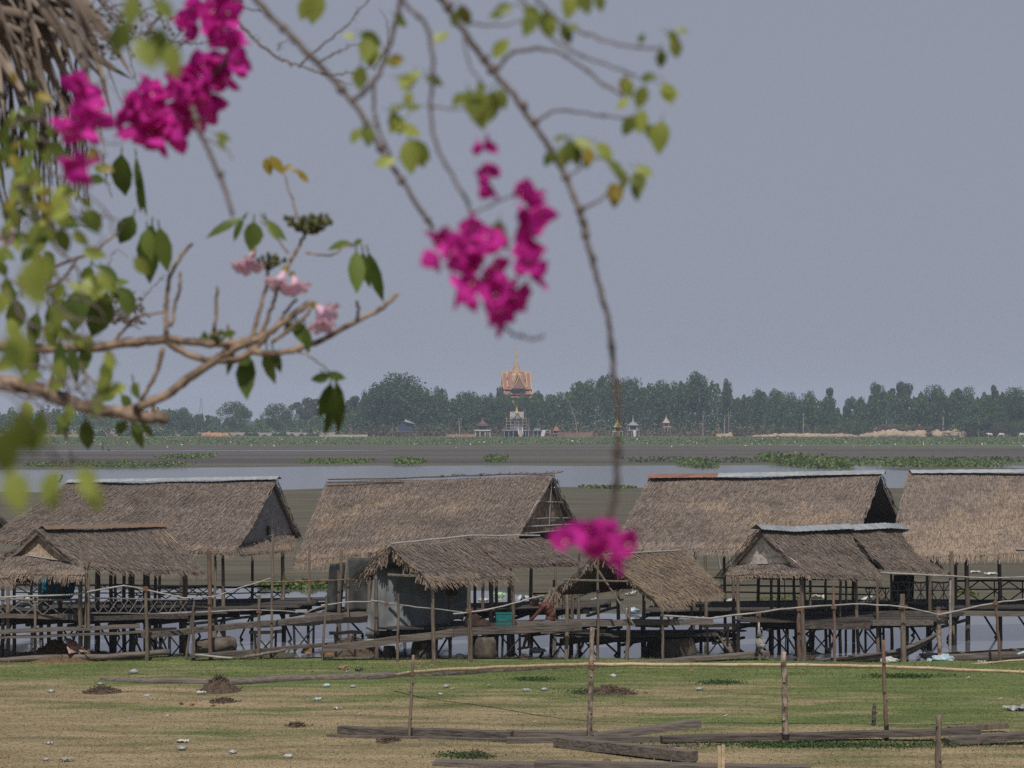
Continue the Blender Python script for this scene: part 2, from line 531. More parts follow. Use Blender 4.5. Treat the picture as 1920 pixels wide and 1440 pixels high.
def obj(name, mb, mat, parent=None, smooth=False):
    org = Vector(parent.get('_o', (0, 0, 0))) if parent else Vector((0, 0, 0))
    me = bpy.data.meshes.new(name)
    vs = mb.v if org.length == 0 else [(x - org.x, y - org.y, z - org.z) for x, y, z in mb.v]
    me.from_pydata(vs, [], mb.f)
    a = me.attributes.new('var', 'FLOAT', 'FACE')
    a.data.foreach_set('value', mb.var)
    if any(mb.tan):
        a = me.attributes.new('tan', 'FLOAT', 'FACE')
        a.data.foreach_set('value', mb.tan)
    if smooth:
        me.polygons.foreach_set('use_smooth', [True] * len(me.polygons))
    me.materials.append(mat)
    o = bpy.data.objects.new(name, me)
    COL.objects.link(o)
    if parent:
        o.parent = parent
        o['_o'] = tuple(org)
    return o

def tag(o, label=None, cat=None, group=None, kind=None):
    if label: o['label'] = label
    if cat: o['category'] = cat
    if group: o['group'] = group
    if kind: o['kind'] = kind
    return o

def thing(name, label, cat, loc, group=None):
    o = bpy.data.objects.new(name, None)
    o.empty_display_size = 0.2
    o.location = Vector(loc)
    o['_o'] = tuple(Vector(loc))
    COL.objects.link(o)
    return tag(o, label, cat, group)

def single(name, mb, mat, label, cat, loc, group=None, smooth=False, kind=None):
    """a thing that is one mesh, with its origin at its base"""
    loc = Vector(loc)
    mb.v = [(x - loc.x, y - loc.y, z - loc.z) for x, y, z in mb.v]
    o = obj(name, mb, mat, None, smooth)
    o.location = loc
    return tag(o, label, cat, group, kind)

def copy_tree(o, parent=None):
    c = o.copy()
    COL.objects.link(c)
    if parent:
        c.parent = parent
    for ch in list(o.children):
        copy_tree(ch, c)
    return c

def wavy(pts, n=4, amp=0.02):
    """polyline with intermediate points that sway a little, like a crooked pole"""
    out = []
    for i in range(len(pts) - 1):
        a, b_ = Vector(pts[i]), Vector(pts[i + 1])
        for k in range(n):
            t = k / n
            q = lerp(a, b_, t)
            if k or i:
                q = q + Vector((random.uniform(-amp, amp), random.uniform(-amp, amp), random.uniform(-amp, amp)))
            out.append(q)
    out.append(Vector(pts[-1]))
    return out

# ------------------------------------------------------------------ ground, lake, grass
def sstep(a, b, x):
    t = np.clip((x - a) / (b - a), 0, 1)
    return t * t * (3 - 2 * t)

def wob(x, k, s):
    return np.sin(x * k + s) * 0.5 + np.sin(x * k * 2.3 + s * 1.7) * 0.3 + np.sin(x * k * 5.1 + s * 2.9) * 0.2

def ground_z(x, y):
    x, y = np.asarray(x, float), np.asarray(y, float)
    z = np.where(y < 72, 0.1 + (72 - y) * 0.01, 0.1)
    e0 = 71.9 + wob(x, 0.9, 1) * 0.35 + np.where(x < -6.5, 1.6, 0) + np.where(x > 8, -1.2, 0)
    z = z - 0.5 * sstep(e0, e0 + 2.2, y)
    em = 102 - 12 * sstep(-1, 3, x) + wob(x, 0.25, 4) * 1.6
    z = z + 0.52 * sstep(em - 9, em + 5, y) + 0.03 * wob(y + x * .2, 0.5, 2) * sstep(em, em + 8, y)
    el = 257 + wob(x, 0.06, 2) * 6 - 14 * sstep(0, -40, x)
    er = 392 + wob(x, 0.05, 5) * 7 - 40 * sstep(-20, -75, x)
    z = z - 0.5 * sstep(el, el + 9, y) + 0.55 * sstep(er - 8, er + 4, y)
    isl = sstep(18, 34, x) * (np.sin(x * 0.11) * 0.5 + np.sin(x * 0.043 + y * 0.05) * 0.6 + 0.25)
    z = z + 0.5 * np.clip(isl, 0, 1) * sstep(325, 345, y) * sstep(395, 375, y)
    th = 588 + wob(x, 0.02, 1) * 7
    z = z - 0.32 * sstep(th - 16, th - 8, y) * sstep(th + 14, th + 6, y) * sstep(-24, -40, x)
    z = z + 0.15 * sstep(1062, 1090, y)
    return z

rows = [-30.0]
while rows[-1] < 3000:
    y = rows[-1]
    rows.append(y + (3.0 if y < 42 else 0.4 if y < 112 else y * 0.008))
rows = np.array(rows)
s = np.linspace(-1, 1, 301)
u = s * (0.3 + 0.7 * s * s)
gx = u[None, :] * (np.maximum(rows, 0)[:, None] * 1.1 + 40)
gy = np.broadcast_to(rows[:, None], gx.shape)
gz = ground_z(gx, gy)
gz = gz + np.where(gy < 71, 0.02 * np.sin(gx * 1.7 + gy) * np.sin(gy * 1.3 - gx * 0.4), 0)
mb = MB()
nr, nc = gx.shape
mb.v = np.stack([gx, gy, gz], -1).reshape(-1, 3).tolist()
a = (np.arange(nr - 1)[:, None] * nc + np.arange(nc - 1)[None, :]).reshape(-1)
mb.f = np.stack([a, a + 1, a + nc + 1, a + nc], -1).tolist()
mb.var = [0.5] * len(mb.f)
mb.tan = [0.0] * len(mb.f)
tag(obj('ground', mb, GROUND, None, True), 'grassy bank, drained mud flats and far shore of the lake', 'ground', kind='structure')

mb = MB()
mb.add([(-400, 70, 0), (400, 70, 0), (900, 700, 0), (-900, 700, 0)], [(0, 1, 2, 3)])
tag(obj('water', mb, WATER), 'shallow still lake water under the huts and beyond the mud', 'water', kind='structure')

N = 300000
gd = rng.uniform(44, 72.6, N)
gX = rng.uniform(-1, 1, N) * (gd * 0.2135 + 7.0)
tall = rng.uniform(0, 1, N) > 0.965                     # mostly cropped flat, a few standing blades
gh = np.where(tall, rng.uniform(0.03, 0.08, N), rng.uniform(0.006, 0.018, N)) * np.where(gd > 66, 1.4, 1.0)
gw = rng.uniform(0.006, 0.016, N)
ang = rng.uniform(0, 2 * math.pi, N)
gl = np.where(tall, rng.uniform(0.0, 0.03, N), rng.uniform(0.04, 0.09, N))
gZ = ground_z(gX, gd) + 0.02 * np.sin(gX * 1.7 + gd) * np.sin(gd * 1.3 - gX * 0.4) + 0.004
keep = gZ > 0.03
ca, sa = np.cos(ang), np.sin(ang)
T = np.zeros((N, 3, 3))
T[:, 0] = np.stack([gX + sa * gw, gd - ca * gw, gZ], -1)
T[:, 1] = np.stack([gX + ca * gl, gd + sa * gl, gZ + gh], -1)
T[:, 2] = np.stack([gX - sa * gw, gd + ca * gw, gZ], -1)
mb = MB()
mb.tris(T[keep], rng.uniform(0, 1, N)[keep])
tag(obj('grass', mb, BLADE), 'short cropped grass on the bank, green by the water and tan nearer', 'grass', kind='stuff')

def leaf_quads(C, size, up=0.5, aspect=1.0):
    """one leaf-sized face at every centre, randomly turned"""
    n = len(C)
    d = rng.normal(0, 1, (n, 3))
    d[:, 2] = np.abs(d[:, 2]) * (0.4 + up)
    d /= np.linalg.norm(d, axis=1, keepdims=True)
    t = rng.normal(0, 1, (n, 3))
    a = np.cross(d, t)
    a /= np.linalg.norm(a, axis=1, keepdims=True) + 1e-9
    b = np.cross(d, a)
    sz = (size * rng.uniform(0.6, 1.3, n))[:, None]
    a, b = a * sz * 0.5, b * sz * 0.5 * aspect
    return np.stack([C - a, C - b * 0.9, C + a, C + b * 0.9], 1)

def plant_patch(name, label, x0, x1, y0, y1, n, size, hgt, mat, z=None, cat='water plants', edge=True):
    """leafy cover over a stretch of ground, x0..x1 and y0..y1 in metres"""
    x = rng.uniform(x0, x1, n)
    y = rng.uniform(y0, y1, n)
    cx, cy = (x - (x0 + x1) / 2) / ((x1 - x0) / 2), (y - (y0 + y1) / 2) / ((y1 - y0) / 2)
    r = np.sqrt(cx ** 2 * (abs(x1 - x0) < 60) + cy ** 2)
    lump = 0.5 + 0.5 * np.sin(x * 6.0 / max(1, (x1 - x0) / 8) + np.sin(y)) * np.cos(y * 1.7 + x * 0.31)
    k = (r < 0.75 + 0.35 * lump) if edge else np.ones(n, bool)
    x, y, lump = x[k], y[k], lump[k]
    zz = np.maximum(ground_z(x, y), 0.0) + rng.uniform(0, 1, len(x)) * hgt * (0.35 + 0.65 * lump)
    mb = MB()
    mb.quads(leaf_quads(np.stack([x, y, zz], -1), size, 0.9), rng.uniform(0, 1, len(x)))
    o = obj(name, mb, mat)
    return tag(o, label, cat, kind='stuff')

def pxr(px0, px1, D):
    return (px0 - 960) / F * D, (px1 - 960) / F * D

def patch_px(name, label, px0, px1, py0, py1, n, size, hgt, mat, **k):
    """the same, given by the stretch of ground seen between those pixels"""
    D0, D1 = G(0, py1).y, G(0, py0).y
    x0, x1 = pxr(px0, px1, (D0 + D1) / 2)
    return plant_patch(name, label, x0, x1, D0, D1, n, size, hgt, mat, **k)

HYA = FOL['hyacinth']
patch_px('water_hyacinth', 'bright green water hyacinth strip behind the gap between two large huts', 478, 660, 1095, 1106, 2600, 0.16, 0.22, HYA)
patch_px('water_hyacinth', 'tall green hyacinth clump on the water line, the largest right of the pink flowers', 1440, 1570, 862, 880, 6500, 0.5, 1.5, HYA)
patch_px('water_hyacinth', 'low green hyacinth island beside the hanging stem, left of the tall clump', 1270, 1345, 869, 879, 1400, 0.39, 0.80, HYA)
patch_px('water_hyacinth', 'long hyacinth fringe along the left far edge of the lake', 40, 360, 872, 879, 6000, 0.33, 0.72, HYA)
patch_px('water_hyacinth', 'hyacinth tuft on the lake edge above the big middle hut', 905, 955, 862, 871, 1200, 0.39, 1.20, HYA)
patch_px('water_hyacinth', 'hyacinth strip on the lake edge, left of the tuft above the middle hut', 560, 705, 865, 873, 2600, 0.33, 0.72, HYA)
patch_px('water_hyacinth', 'hyacinth mound on the lake edge right of a pair of hanging leaves', 735, 800, 866, 874, 1400, 0.39, 0.96, HYA)
patch_px('water_hyacinth', 'hyacinth island in the mud behind the left trumpet tree branch', 300, 402, 856, 863, 1400, 0.45, 0.80, HYA)
patch_px('water_hyacinth', 'hyacinth fringe along the far lake edge above the right huts', 1600, 1880, 868, 878, 3800, 0.39, 0.72, HYA)
patch_px('water_hyacinth', 'thin hyacinth line on the near lake edge right of the middle hut gable', 1085, 1195, 914, 919, 700, 0.3, 0.3, HYA)
patch_px('water_hyacinth', 'small hyacinth tuft in the shallows behind the seated man', 1020, 1090, 1140, 1153, 420, 0.13, 0.16, HYA)
patch_px('water_hyacinth', 'sparse hyacinth sprigs on wet mud under the tin capped hut', 1420, 1560, 1126, 1140, 500, 0.12, 0.14, HYA)
patch_px('water_hyacinth', 'green tuft on the mud between the railings of the right hut', 1795, 1830, 1115, 1127, 260, 0.12, 0.2, HYA)
plant_patch('lotus_leaves', 'belt of pale lotus leaves below the far shore', -270, 270, 720, 1050, 45000, 0.5, 0.5, FOL['lotus'], cat='lotus', edge=False)
plant_patch('lotus_blossoms', 'scattered pale lotus blossoms on the belt of leaves', -260, 260, 640, 1050, 420, 0.5, 1.0, basic('pale_blossom', (.42, .40, .36), (.70, .68, .62), 3, bmp=0), cat='lotus blossoms', edge=False)
plant_patch('shore_grass', 'green sedge growing on the dried edge of the lake', 20, 130, 405, 470, 2600, 0.5, 0.25, FOL['mid'], cat='sedge', edge=False)

# ------------------------------------------------------------------ huts
def nrm_of(a, b, d):
    n = (b - a).cross(d - a)
    n.normalize()
    return n if n.z > 0 else -n

def thatch(mb, RL, RR, ER, EL, tanf=None, sag=0.05, row=0.14, dens=1.0, hang=0.16, thick=0.13, rag=0.012, shag=1.0):
    """one roof slope: ridge RL-RR, eave EL-ER; a thick bed covered with overlapping rows of straw"""
    RL, RR, ER, EL = map(Vector, (RL, RR, ER, EL))
    n = nrm_of(RL, RR, EL)
    off = random.uniform(0, 50)
    def surf(s_, t_):
        p = lerp(lerp(RL, RR, s_), lerp(EL, ER, s_), t_)
        q = mnoise.noise(Vector((s_ * 4 + off, t_ * 3, off))) * 0.07
        return p + n * (q - sag * math.sin(math.pi * t_)) + Vector((0, 0, -0.05 * math.sin(math.pi * s_) * (1 - t_)))
    nu, nv = 30, 12
    mb.grid(surf, nu, nv, 0.35, 0.0, -n * thick)
    gridp = np.array([[surf(i / nu, j / nv) for i in range(nu + 1)] for j in range(nv + 1)])
    def S(s_, t_):
        a_, b_ = np.clip(s_, 0, 1) * nu, np.clip(t_, 0, 1) * nv
        i, j = np.minimum(a_.astype(int), nu - 1), np.minimum(b_.astype(int), nv - 1)
        fa, fb = (a_ - i)[:, None], (b_ - j)[:, None]
        return (gridp[j, i] * (1 - fa) + gridp[j, i + 1] * fa) * (1 - fb) + (gridp[j + 1, i] * (1 - fa) + gridp[j + 1, i + 1] * fa) * fb
    Wd = max((RR - RL).length, (ER - EL).length)
    Ld = max((EL - RL).length, (ER - RR).length)
    nn = np.array(n)
    ux = np.array((RR - RL + ER - EL).normalized())
    dn = np.array((EL - RL + ER - RR).normalized())
    nrow = max(4, int(Ld / row))
    allq, allv, allt = [], [], []
    for r in range(nrow):
        m = int(Wd / 0.018 * dens * (1.5 if r >= nrow - 2 else 1))
        s_ = rng.uniform(-rag, 1 + rag, m)
        over = np.where(s_ < 0, s_, np.where(s_ > 1, s_ - 1, 0)) * Wd
        t0 = r / nrow - rng.uniform(0, 0.5, m) / nrow
        ln = row * rng.uniform(1.1, 2.3, m)
        # longer, looser straws hang over the eave
        ln = ln + (hang * rng.uniform(0.1, 1.1, m) if r >= nrow - 2 else 0)
        t1 = t0 + ln / Ld
        sk = rng.normal(0, 0.07, m) * ln
        p0 = S(s_, t0) + nn * rng.uniform(0.005, 0.03, m)[:, None] + ux * over[:, None]
        ex = np.clip(t1 - 1, 0, 9)[:, None] * Ld
        lift = (rng.uniform(0.01, 0.05, m) * shag)[:, None]
        p1 = S(s_, t1) + nn * lift + ux * (over + sk)[:, None] + dn * ex * 0.62 + np.array([0, 0, -1.0]) * ex * 0.55
        w = (rng.uniform(0.0055, 0.0145, m))[:, None] * ux
        allq.append(np.stack([p0 - w, p0 + w, p1 + w * 0.6, p1 - w * 0.6], 1))
        rowv = random.uniform(-0.2, 0.2)
        allv.append(np.clip(rng.beta(2.2, 2.2, m) + rowv, 0, 1))
        tt = tanf(np.clip(s_, 0, 1), np.clip(t0, 0, 1)) if tanf else np.zeros(m)
        tt = tt + (0.35 * rng.uniform(0, 1, m) if r >= nrow - 2 else 0) + (rng.uniform(0, 1, m) > 0.96) * 0.6
        allt.append(np.clip(tt + rng.normal(0, 0.08, m), 0, 1))
    mb.quads(np.concatenate(allq), np.concatenate(allv), np.concatenate(allt))

def mirror_eave(R0, E):
    """the far eave corner that answers the near one across the ridge"""
    return Vector((2 * R0.x - E.x, 2 * R0.y - E.y, E.z))

def ridge_frame(px0, py0, D0, px1, py1, D1):
    return P(px0, py0, D0), P(px1, py1, D1)

def rects(*rs):
    """soft-edged lighter areas of newer thatch: (s0, s1, t0, t1, strength)"""
    def f(s_, t_):
        o = np.zeros_like(s_)
        for s0, s1, t0, t1, k in rs:
            jit = 0.03 * np.sin(s_ * 37) + 0.03 * np.sin(t_ * 23)
            o = np.maximum(o, 0.78 * k * sstep(s0 - .03, s0 + .03, s_ + jit) * sstep(s1 + .03, s1 - .03, s_ + jit) * sstep(t0 - .04, t0 + .04, t_ + jit) * sstep(t1 + .04, t1 - .04, t_ + jit))
        return o
    return f

def posts(t, spec, mat=POSTW, r=0.055, name='post', z0=-0.5):
    """spec: (px of foot, depth, top z [, px of top])"""
    for q in spec:
        px, D, zt = q[:3]
        pt = q[3] if len(q) > 3 else px + random.uniform(-3, 3)
        rr = q[4] if len(q) > 4 else r * random.uniform(0.85, 1.2)
        base = max(z0, float(ground_z((px - 960) / F * D, D)) - 0.15)
        m = MB()
        a_, b_ = V((px - 960) / F * D, D, base), V((pt - 960) / F * D, D + random.uniform(-.05, .05), zt)
        m.tube(wavy([a_, b_], 5, 0.018), [rr * 1.1, rr * 0.85], 7, None, 0.08)
        obj(name, m, mat, t)

def deck(t, FL, FR, dep, n=9, th=0.05, mat=DECKW, brace=0, beams=3, bz=0.0):
    """plank platform: front edge FL-FR (deck top), running back along dep"""
    FL, FR, dep = Vector(FL), Vector(FR), Vector(dep)
    m = MB()
    for i in range(n):
        a_ = dep * ((i + 0.5) / n) + V(0, 0, random.uniform(-0.015, 0.015))
        e0, e1 = (FR - FL).normalized() * random.uniform(-0.25, 0.25), (FR - FL).normalized() * random.uniform(-0.25, 0.25)
        m.beam(FL + a_ + e0, FR + a_ + e1, dep.length / n * random.uniform(0.82, 0.97), th, 5, 0.012)
    obj('deck', m, mat, t)
    m = MB()
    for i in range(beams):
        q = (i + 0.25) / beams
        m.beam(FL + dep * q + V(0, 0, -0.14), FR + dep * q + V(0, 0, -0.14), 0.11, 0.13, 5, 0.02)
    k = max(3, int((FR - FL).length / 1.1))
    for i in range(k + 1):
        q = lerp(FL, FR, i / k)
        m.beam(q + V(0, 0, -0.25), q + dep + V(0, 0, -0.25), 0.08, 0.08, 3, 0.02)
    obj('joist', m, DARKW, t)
    for i in range(brace):
        q = (i + random.uniform(0.3, 0.7)) / brace
        c = lerp(FL, FR, q) + dep * random.uniform(0.05, 0.8)
        sgn = random.choice((-1, 1))
        m = MB()
        u_ = (FR - FL).normalized()
        lo = V(c.x, c.y, max(bz, 0) + random.uniform(0.0, 0.15)) + u_ * sgn * random.uniform(0.35, 0.6)
        m.tube([c + V(0, 0, -0.2), lo], 0.032, 6, None, 0.1)
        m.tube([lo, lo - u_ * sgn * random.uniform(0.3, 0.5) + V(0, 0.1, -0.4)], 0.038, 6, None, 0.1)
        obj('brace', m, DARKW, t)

def railing(t, a_, b_, h=0.75, n=6, mat=RAILW, low=0.12, name='railing', r=0.018, dense=1):
    a_, b_ = Vector(a_), Vector(b_)
    m = MB()
    up = V(0, 0, 1)
    m.tube(wavy([a_ + up * h, b_ + up * h], 6, 0.02), r * 1.6, 6)
    m.tube(wavy([a_ + up * low, b_ + up * low], 6, 0.015), r * 1.3, 6)
    if h > 0.6:
        m.tube(wavy([a_ + up * h * 0.66, b_ + up * h * 0.66], 6, 0.015), r, 6)
    for i in range(n):
        p, q = lerp(a_, b_, i / n), lerp(a_, b_, (i + 1) / n)
        j = random.uniform(-.05, .05)
        m.tube([p + up * low, q + up * (h + j)], r, 5)
        m.tube([q + up * low, p + up * (h - j)], r, 5)
        if dense > 1:
            c = (p + q) / 2
            m.tube([c + up * low, c + up * h], r, 5)
    obj(name, m, mat, t)

def strip(name, t, pts, mat, w=0.25, lip=0.02, overhang=0.12):
    """bent cap sheet lying over a ridge, along pts"""
    m = MB()
    for a_, b_ in zip(pts, pts[1:]):
        a_, b_ = Vector(a_), Vector(b_)
        d = (b_ - a_).normalized()
        s_ = d.cross(V(0, 0, 1)).normalized()
        if s_.y > 0:
            s_ = -s_
        v = random.random()
        rise = V(0, 0, 0.09 + lip)
        def f(u_, w_, a_=a_, b_=b_, s_=s_, rise=rise):
            p = lerp(a_, b_, u_ * 1.03)
            k = (w_ - 0.5) * 2
            return p + rise + s_ * (k * w) - V(0, 0, abs(k) * w * 0.62) + V(0, 0, 0.008 * math.sin(u_ * 60))
        m.grid(f, 24, 4, v, 0.0, V(0, 0, -0.006))
    return obj(name, m, mat, t)

def poles(t, segs, r=0.022, mat=GREYW, name='pole', sep=True):
    m = MB()
    for a_, b_ in segs:
        if sep:
            m = MB()
        m.tube(wavy([a_, b_], 4, 0.012), [r, r * 0.8], 6, None, 0.06)
        if sep:
            obj(name, m, mat, t)
    if not sep:
        obj(name, m, mat, t)

def gable_panel(t, A, Bc, Cc, mat, inset=(0, 0, 0), name='gable', th=0.03):
    """flat three-cornered wall under a roof end"""
    i = Vector(inset)
    A, Bc, Cc = Vector(A) + i, Vector(Bc) + i, Vector(Cc) + i
    n = (Bc - A).cross(Cc - A).normalized() * th
    m = MB()
    m.add([A, Bc, Cc, A + n, Bc + n, Cc + n], [(0, 1, 2), (5, 4, 3), (0, 3, 4, 1), (1, 4, 5, 2), (2, 5, 3, 0)])
    return obj(name, m, mat, t)

# --- the large hut on the left
RL, RR = P(128, 905, 84.4), P(515, 899, 80.0)
EL, ER = P(-22, 1012, 82.0), P(438, 1036, 77.7)
hut1 = thing('thatched_hut', 'large thatched hut with tin ridge strip and woven grey gable, left of the middle', 'hut', P(300, 1205, 78.1), 'large thatched stilt huts')
m = MB()
thatch(m, RL, RR, ER, EL, rects((0.0, 0.2, 0.75, 1.0, 0.2), (0.5, 1.0, 0.93, 1.0, 0.35)))
thatch(m, RR, RL, mirror_eave(RL, EL), P(562, 1004, 82.3), dens=0.5)
roof = obj('roof', m, THATCH, hut1)
strip('ridge_cap', roof, [RL, lerp(RL, RR, .3), lerp(RL, RR, .68), RR + (RR - RL).normalized() * 0.1], TIN, 0.16)
gi = (RL - RR).normalized() * 0.14
gA, gB, gC = RR + V(0, 0, -0.12), lerp(RR, ER, 0.88), lerp(RR, P(562, 1004, 82.3), 0.92)
gable = gable_panel(hut1, gA + gi, gB + gi + V(0, 0, -.05), gC + gi + V(0, 0, -.05), WEAVEG)
obj('opening', MB().box(lerp(gB, gC, .52) + gi * 0.93 + V(0, 0, 0.22), (0.55, 0.06, 0.3), -1.12), DARKW, gable)
m = MB()
thatch(m, gB + gi * .8, gC + gi * .8, P(552, 1030, 81.4), P(452, 1040, 77.4), rects((0.15, 1, 0.15, 1, 0.5)), dens=0.7, hang=0.2, sag=0.02, thick=0.08)
obj('gable_skirt', m, THATCH, hut1)
poles(hut1, [(gB + gi * .75 + V(0, 0, .02), gC + gi * .75 + V(0, 0, .02)), (lerp(gB, gA, .9) + gi * .85, lerp(gB, gC, .38) + gi * .85)], 0.02, GREYW, 'gable_pole')
underp = [lerp(RR, P(562, 1004, 82.3), k) for k in (.2, .5, .8)]
poles(hut1, [(p + V(0.02, 0, -.16), p + V(0.02, 0, -.16) + (RL - RR) * .35) for p in underp], 0.025, WOOD, 'batten')
posts(hut1, [(395, 77.9, 3.0, 393, .07), (403, 78.2, 3.0), (420, 78.6, 2.85), (471, 81.6, 2.9), (532, 81.0, 3.05, 530, .075), (300, 80.5, 2.8), (245, 81.5, 2.8), (180, 82.2, 2.8), (110, 83, 2.8), (60, 83.4, 2.8), (214, 79.6, 2.7), (340, 79, 2.7)])
dFL, dFR = P(0, 1150, 79.0), P(545, 1140, 77.4)
deck(hut1, dFL, dFR, V(1.3, 4.0, 0.05), 10, brace=9)
railing(hut1, P(240, 1141, 83.5), P(540, 1137, 81.2) + V(0, .3, 0), 0.68, 7, DARKW, r=0.02)

# --- the large hut in the middle
RL, RR = P(615, 903, 84.0), P(1034, 891, 79.6)
EL, ER = P(556, 1052, 81.5), P(966, 1010, 77.6)
RBK = P(1088, 1000, 82.0)
hut2 = thing('thatched_hut', 'large thatched hut with open lattice gable and tan patched roof, behind the grey tarpaulin hut', 'hut', P(820, 1205, 78.5), 'large thatched stilt huts')
m = MB()
thatch(m, RL, RR, ER, EL, rects((0.0, 0.24, 0.3, 0.62, 0.75), (0.2, 0.42, 0.12, 0.34, 0.6), (0.45, 0.75, 0.28, 0.45, 0.5), (0.0, 0.6, 0.9, 1.0, 0.8), (0.3, 0.52, 0.62, 0.8, 0.45)), hang=0.34)
thatch(m, RR, RL, mirror_eave(RL, EL), RBK, dens=0.5)
roof = obj('roof', m, THATCH, hut2)
m = MB()
m.tube(wavy([RL + V(0, -.05, .08), lerp(RL, RR, .35) + V(0, -.05, .04), lerp(RL, RR, .7) + V(0, -.03, .06), RR + V(.1, -.05, .08)], 4, .02), .025, 6)
m.tube(wavy([RL + V(0, -.22, -.02), lerp(RL, RR, .35) + V(0, -.22, -.08)], 4, .02), .02, 6)
obj('ridge_pole', m, WOOD, roof)
m = MB()
for k in range(60):
    q = lerp(RL, RR, random.uniform(0.5, 1.02)) + V(0, random.uniform(-.1, .1), 0.06)
    m.tube([q, q + V(random.uniform(.1, .3), random.uniform(-.1, .1), random.uniform(.02, .1))], 0.012, 4)
obj('loose_straw', m, THATCH, roof)
gi = (RL - RR).normalized() * 0.55
gB, gC = lerp(RR, ER, 0.93), lerp(RR, RBK, 0.93)
gi2 = (RL - RR).normalized() * 0.2
gable_panel(hut2, RR + gi2 + V(0, 0, -.3), gB + gi2 + V(0, 0, 0), gC + gi2, WEAVET, name='gable')
sg = [(RR + V(0, 0, -.1), gB), (RR + V(0, 0, -.1), gC), (RR + V(0, 0, -.15), lerp(gB, gC, .5)), (RR + V(0.1, 0, -.4), lerp(gB, gC, .78)),
      (lerp(RR, gB, .75), lerp(RR, gC, .78)), (lerp(RR, gB, .45), lerp(RR, gC, .5)), (gB, gC), (lerp(RR, gB, .88), lerp(RR, gC, .9))]
poles(hut2, sg, 0.024, GREYW, 'gable_pole')
posts(hut2, [(578, 80.2, 3.0, 580), (632, 78.6, 3.0, 640), (690, 79, 2.9), (760, 80, 2.9), (905, 79, 2.9), (960, 78.4, 2.9), (995, 81.5, 2.9), (1085, 81.8, 2.7), (845, 81.8, 2.8), (700, 82.5, 2.8), (924, 80.5, 2.5), (1040, 80.4, 2.5)])
deck(hut2, P(566, 1155, 79.0), P(1100, 1140, 77.8), V(1.2, 3.8, 0), 9, brace=7)
m = MB()
m.beam(P(572, 1156, 78.2), P(770, 1152, 78.0), 0.2, 0.2, 6, 0.02)
obj('deck_log', m, WOOD, hut2)
railing(hut2, P(1000, 1140, 82), P(1100, 1140, 81.3), 0.5, 2, DARKW)

# --- the large hut right of the middle
RL, RR = P(1222, 896, 82.4), P(1648, 888, 80.0)
EL, ER = P(1150, 1030, 80.2), P(1596, 1030, 77.6)
RBK = P(1700, 1000, 82.0)
hut3 = thing('thatched_hut', 'large thatched hut with rusty and pale tin ridge sheets, behind the tin capped small hut', 'hut', P(1400, 1205, 78.5), 'large thatched stilt huts')
m = MB()
thatch(m, RL, RR, ER, EL, rects((0.27, 0.45, 0.3, 0.5, 0.75), (0.5, 0.95, 0.42, 0.7, 0.8), (0.42, 0.7, 0.55, 1.0, 0.65), (0.0, 0.3, 0, .1, .3)), hang=0.2)
thatch(m, RR, RL, mirror_eave(RL, EL), RBK, dens=0.5)
roof = obj('roof', m, THATCH, hut3)
strip('ridge_cap', roof, [RL - V(.1, 0, -.02), lerp(RL, RR, .32)], RUST, 0.2, 0.02)
strip('ridge_cap', roof, [lerp(RL, RR, .3), lerp(RL, RR, .65), RR + V(.12, 0, 0)], TIN, 0.2, 0.03)
poles(hut3, [(lerp(RR, RBK, k) + V(0, 0, -.17), lerp(RR, RBK, k) + V(0, 0, -.17) + (RL - RR) * .3) for k in (.2, .45, .7)], 0.025, WOOD, 'batten')
poles(hut3, [(lerp(RR, ER, .62) + V(.02, .4, -.1), lerp(RR, ER, .62) + V(0, .4, -1.6))], 0.05, WOOD, 'gable_pole')
m = MB()
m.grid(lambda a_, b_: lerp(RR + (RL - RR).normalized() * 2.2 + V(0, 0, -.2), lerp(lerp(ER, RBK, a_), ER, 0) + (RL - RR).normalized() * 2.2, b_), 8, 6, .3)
obj('dark_inside', m, DARKW, hut3)
posts(hut3, [(1300, 79.5, 2.9, 1303), (1360, 81, 2.9), (1420, 82, 2.9), (1506, 82.0, 2.9), (1240, 80, 2.6), (1600, 79, 2.9), (1650, 81.5, 2.9), (1520, 79, 2.8), (1700, 82, 2.8), (1325, 78.8, 2.8)])
m = MB()
for k in (1296, 1345, 1365):
    m.tube([P(k, 1032, 78.5), P(k + 6, 1066, 78.6)], 0.035, 6)
obj('eave_strut', m, GREYW, hut3)
deck(hut3, P(1200, 1146, 79.4), P(1650, 1142, 78.2), V(1.0, 3.8, 0), 9, brace=6)
for hh in (0.45, 0.7, 0.95):
    poles(hut3, [(P(1210, 1135, 83.4) + V(0, 0, hh), P(1420, 1135, 83) + V(0, 0, hh)), (P(1420, 1135, 83) + V(0, 0, hh - .03), P(1655, 1137, 82.4) + V(0, 0, hh - .05))], 0.03, DARKW, 'rail')

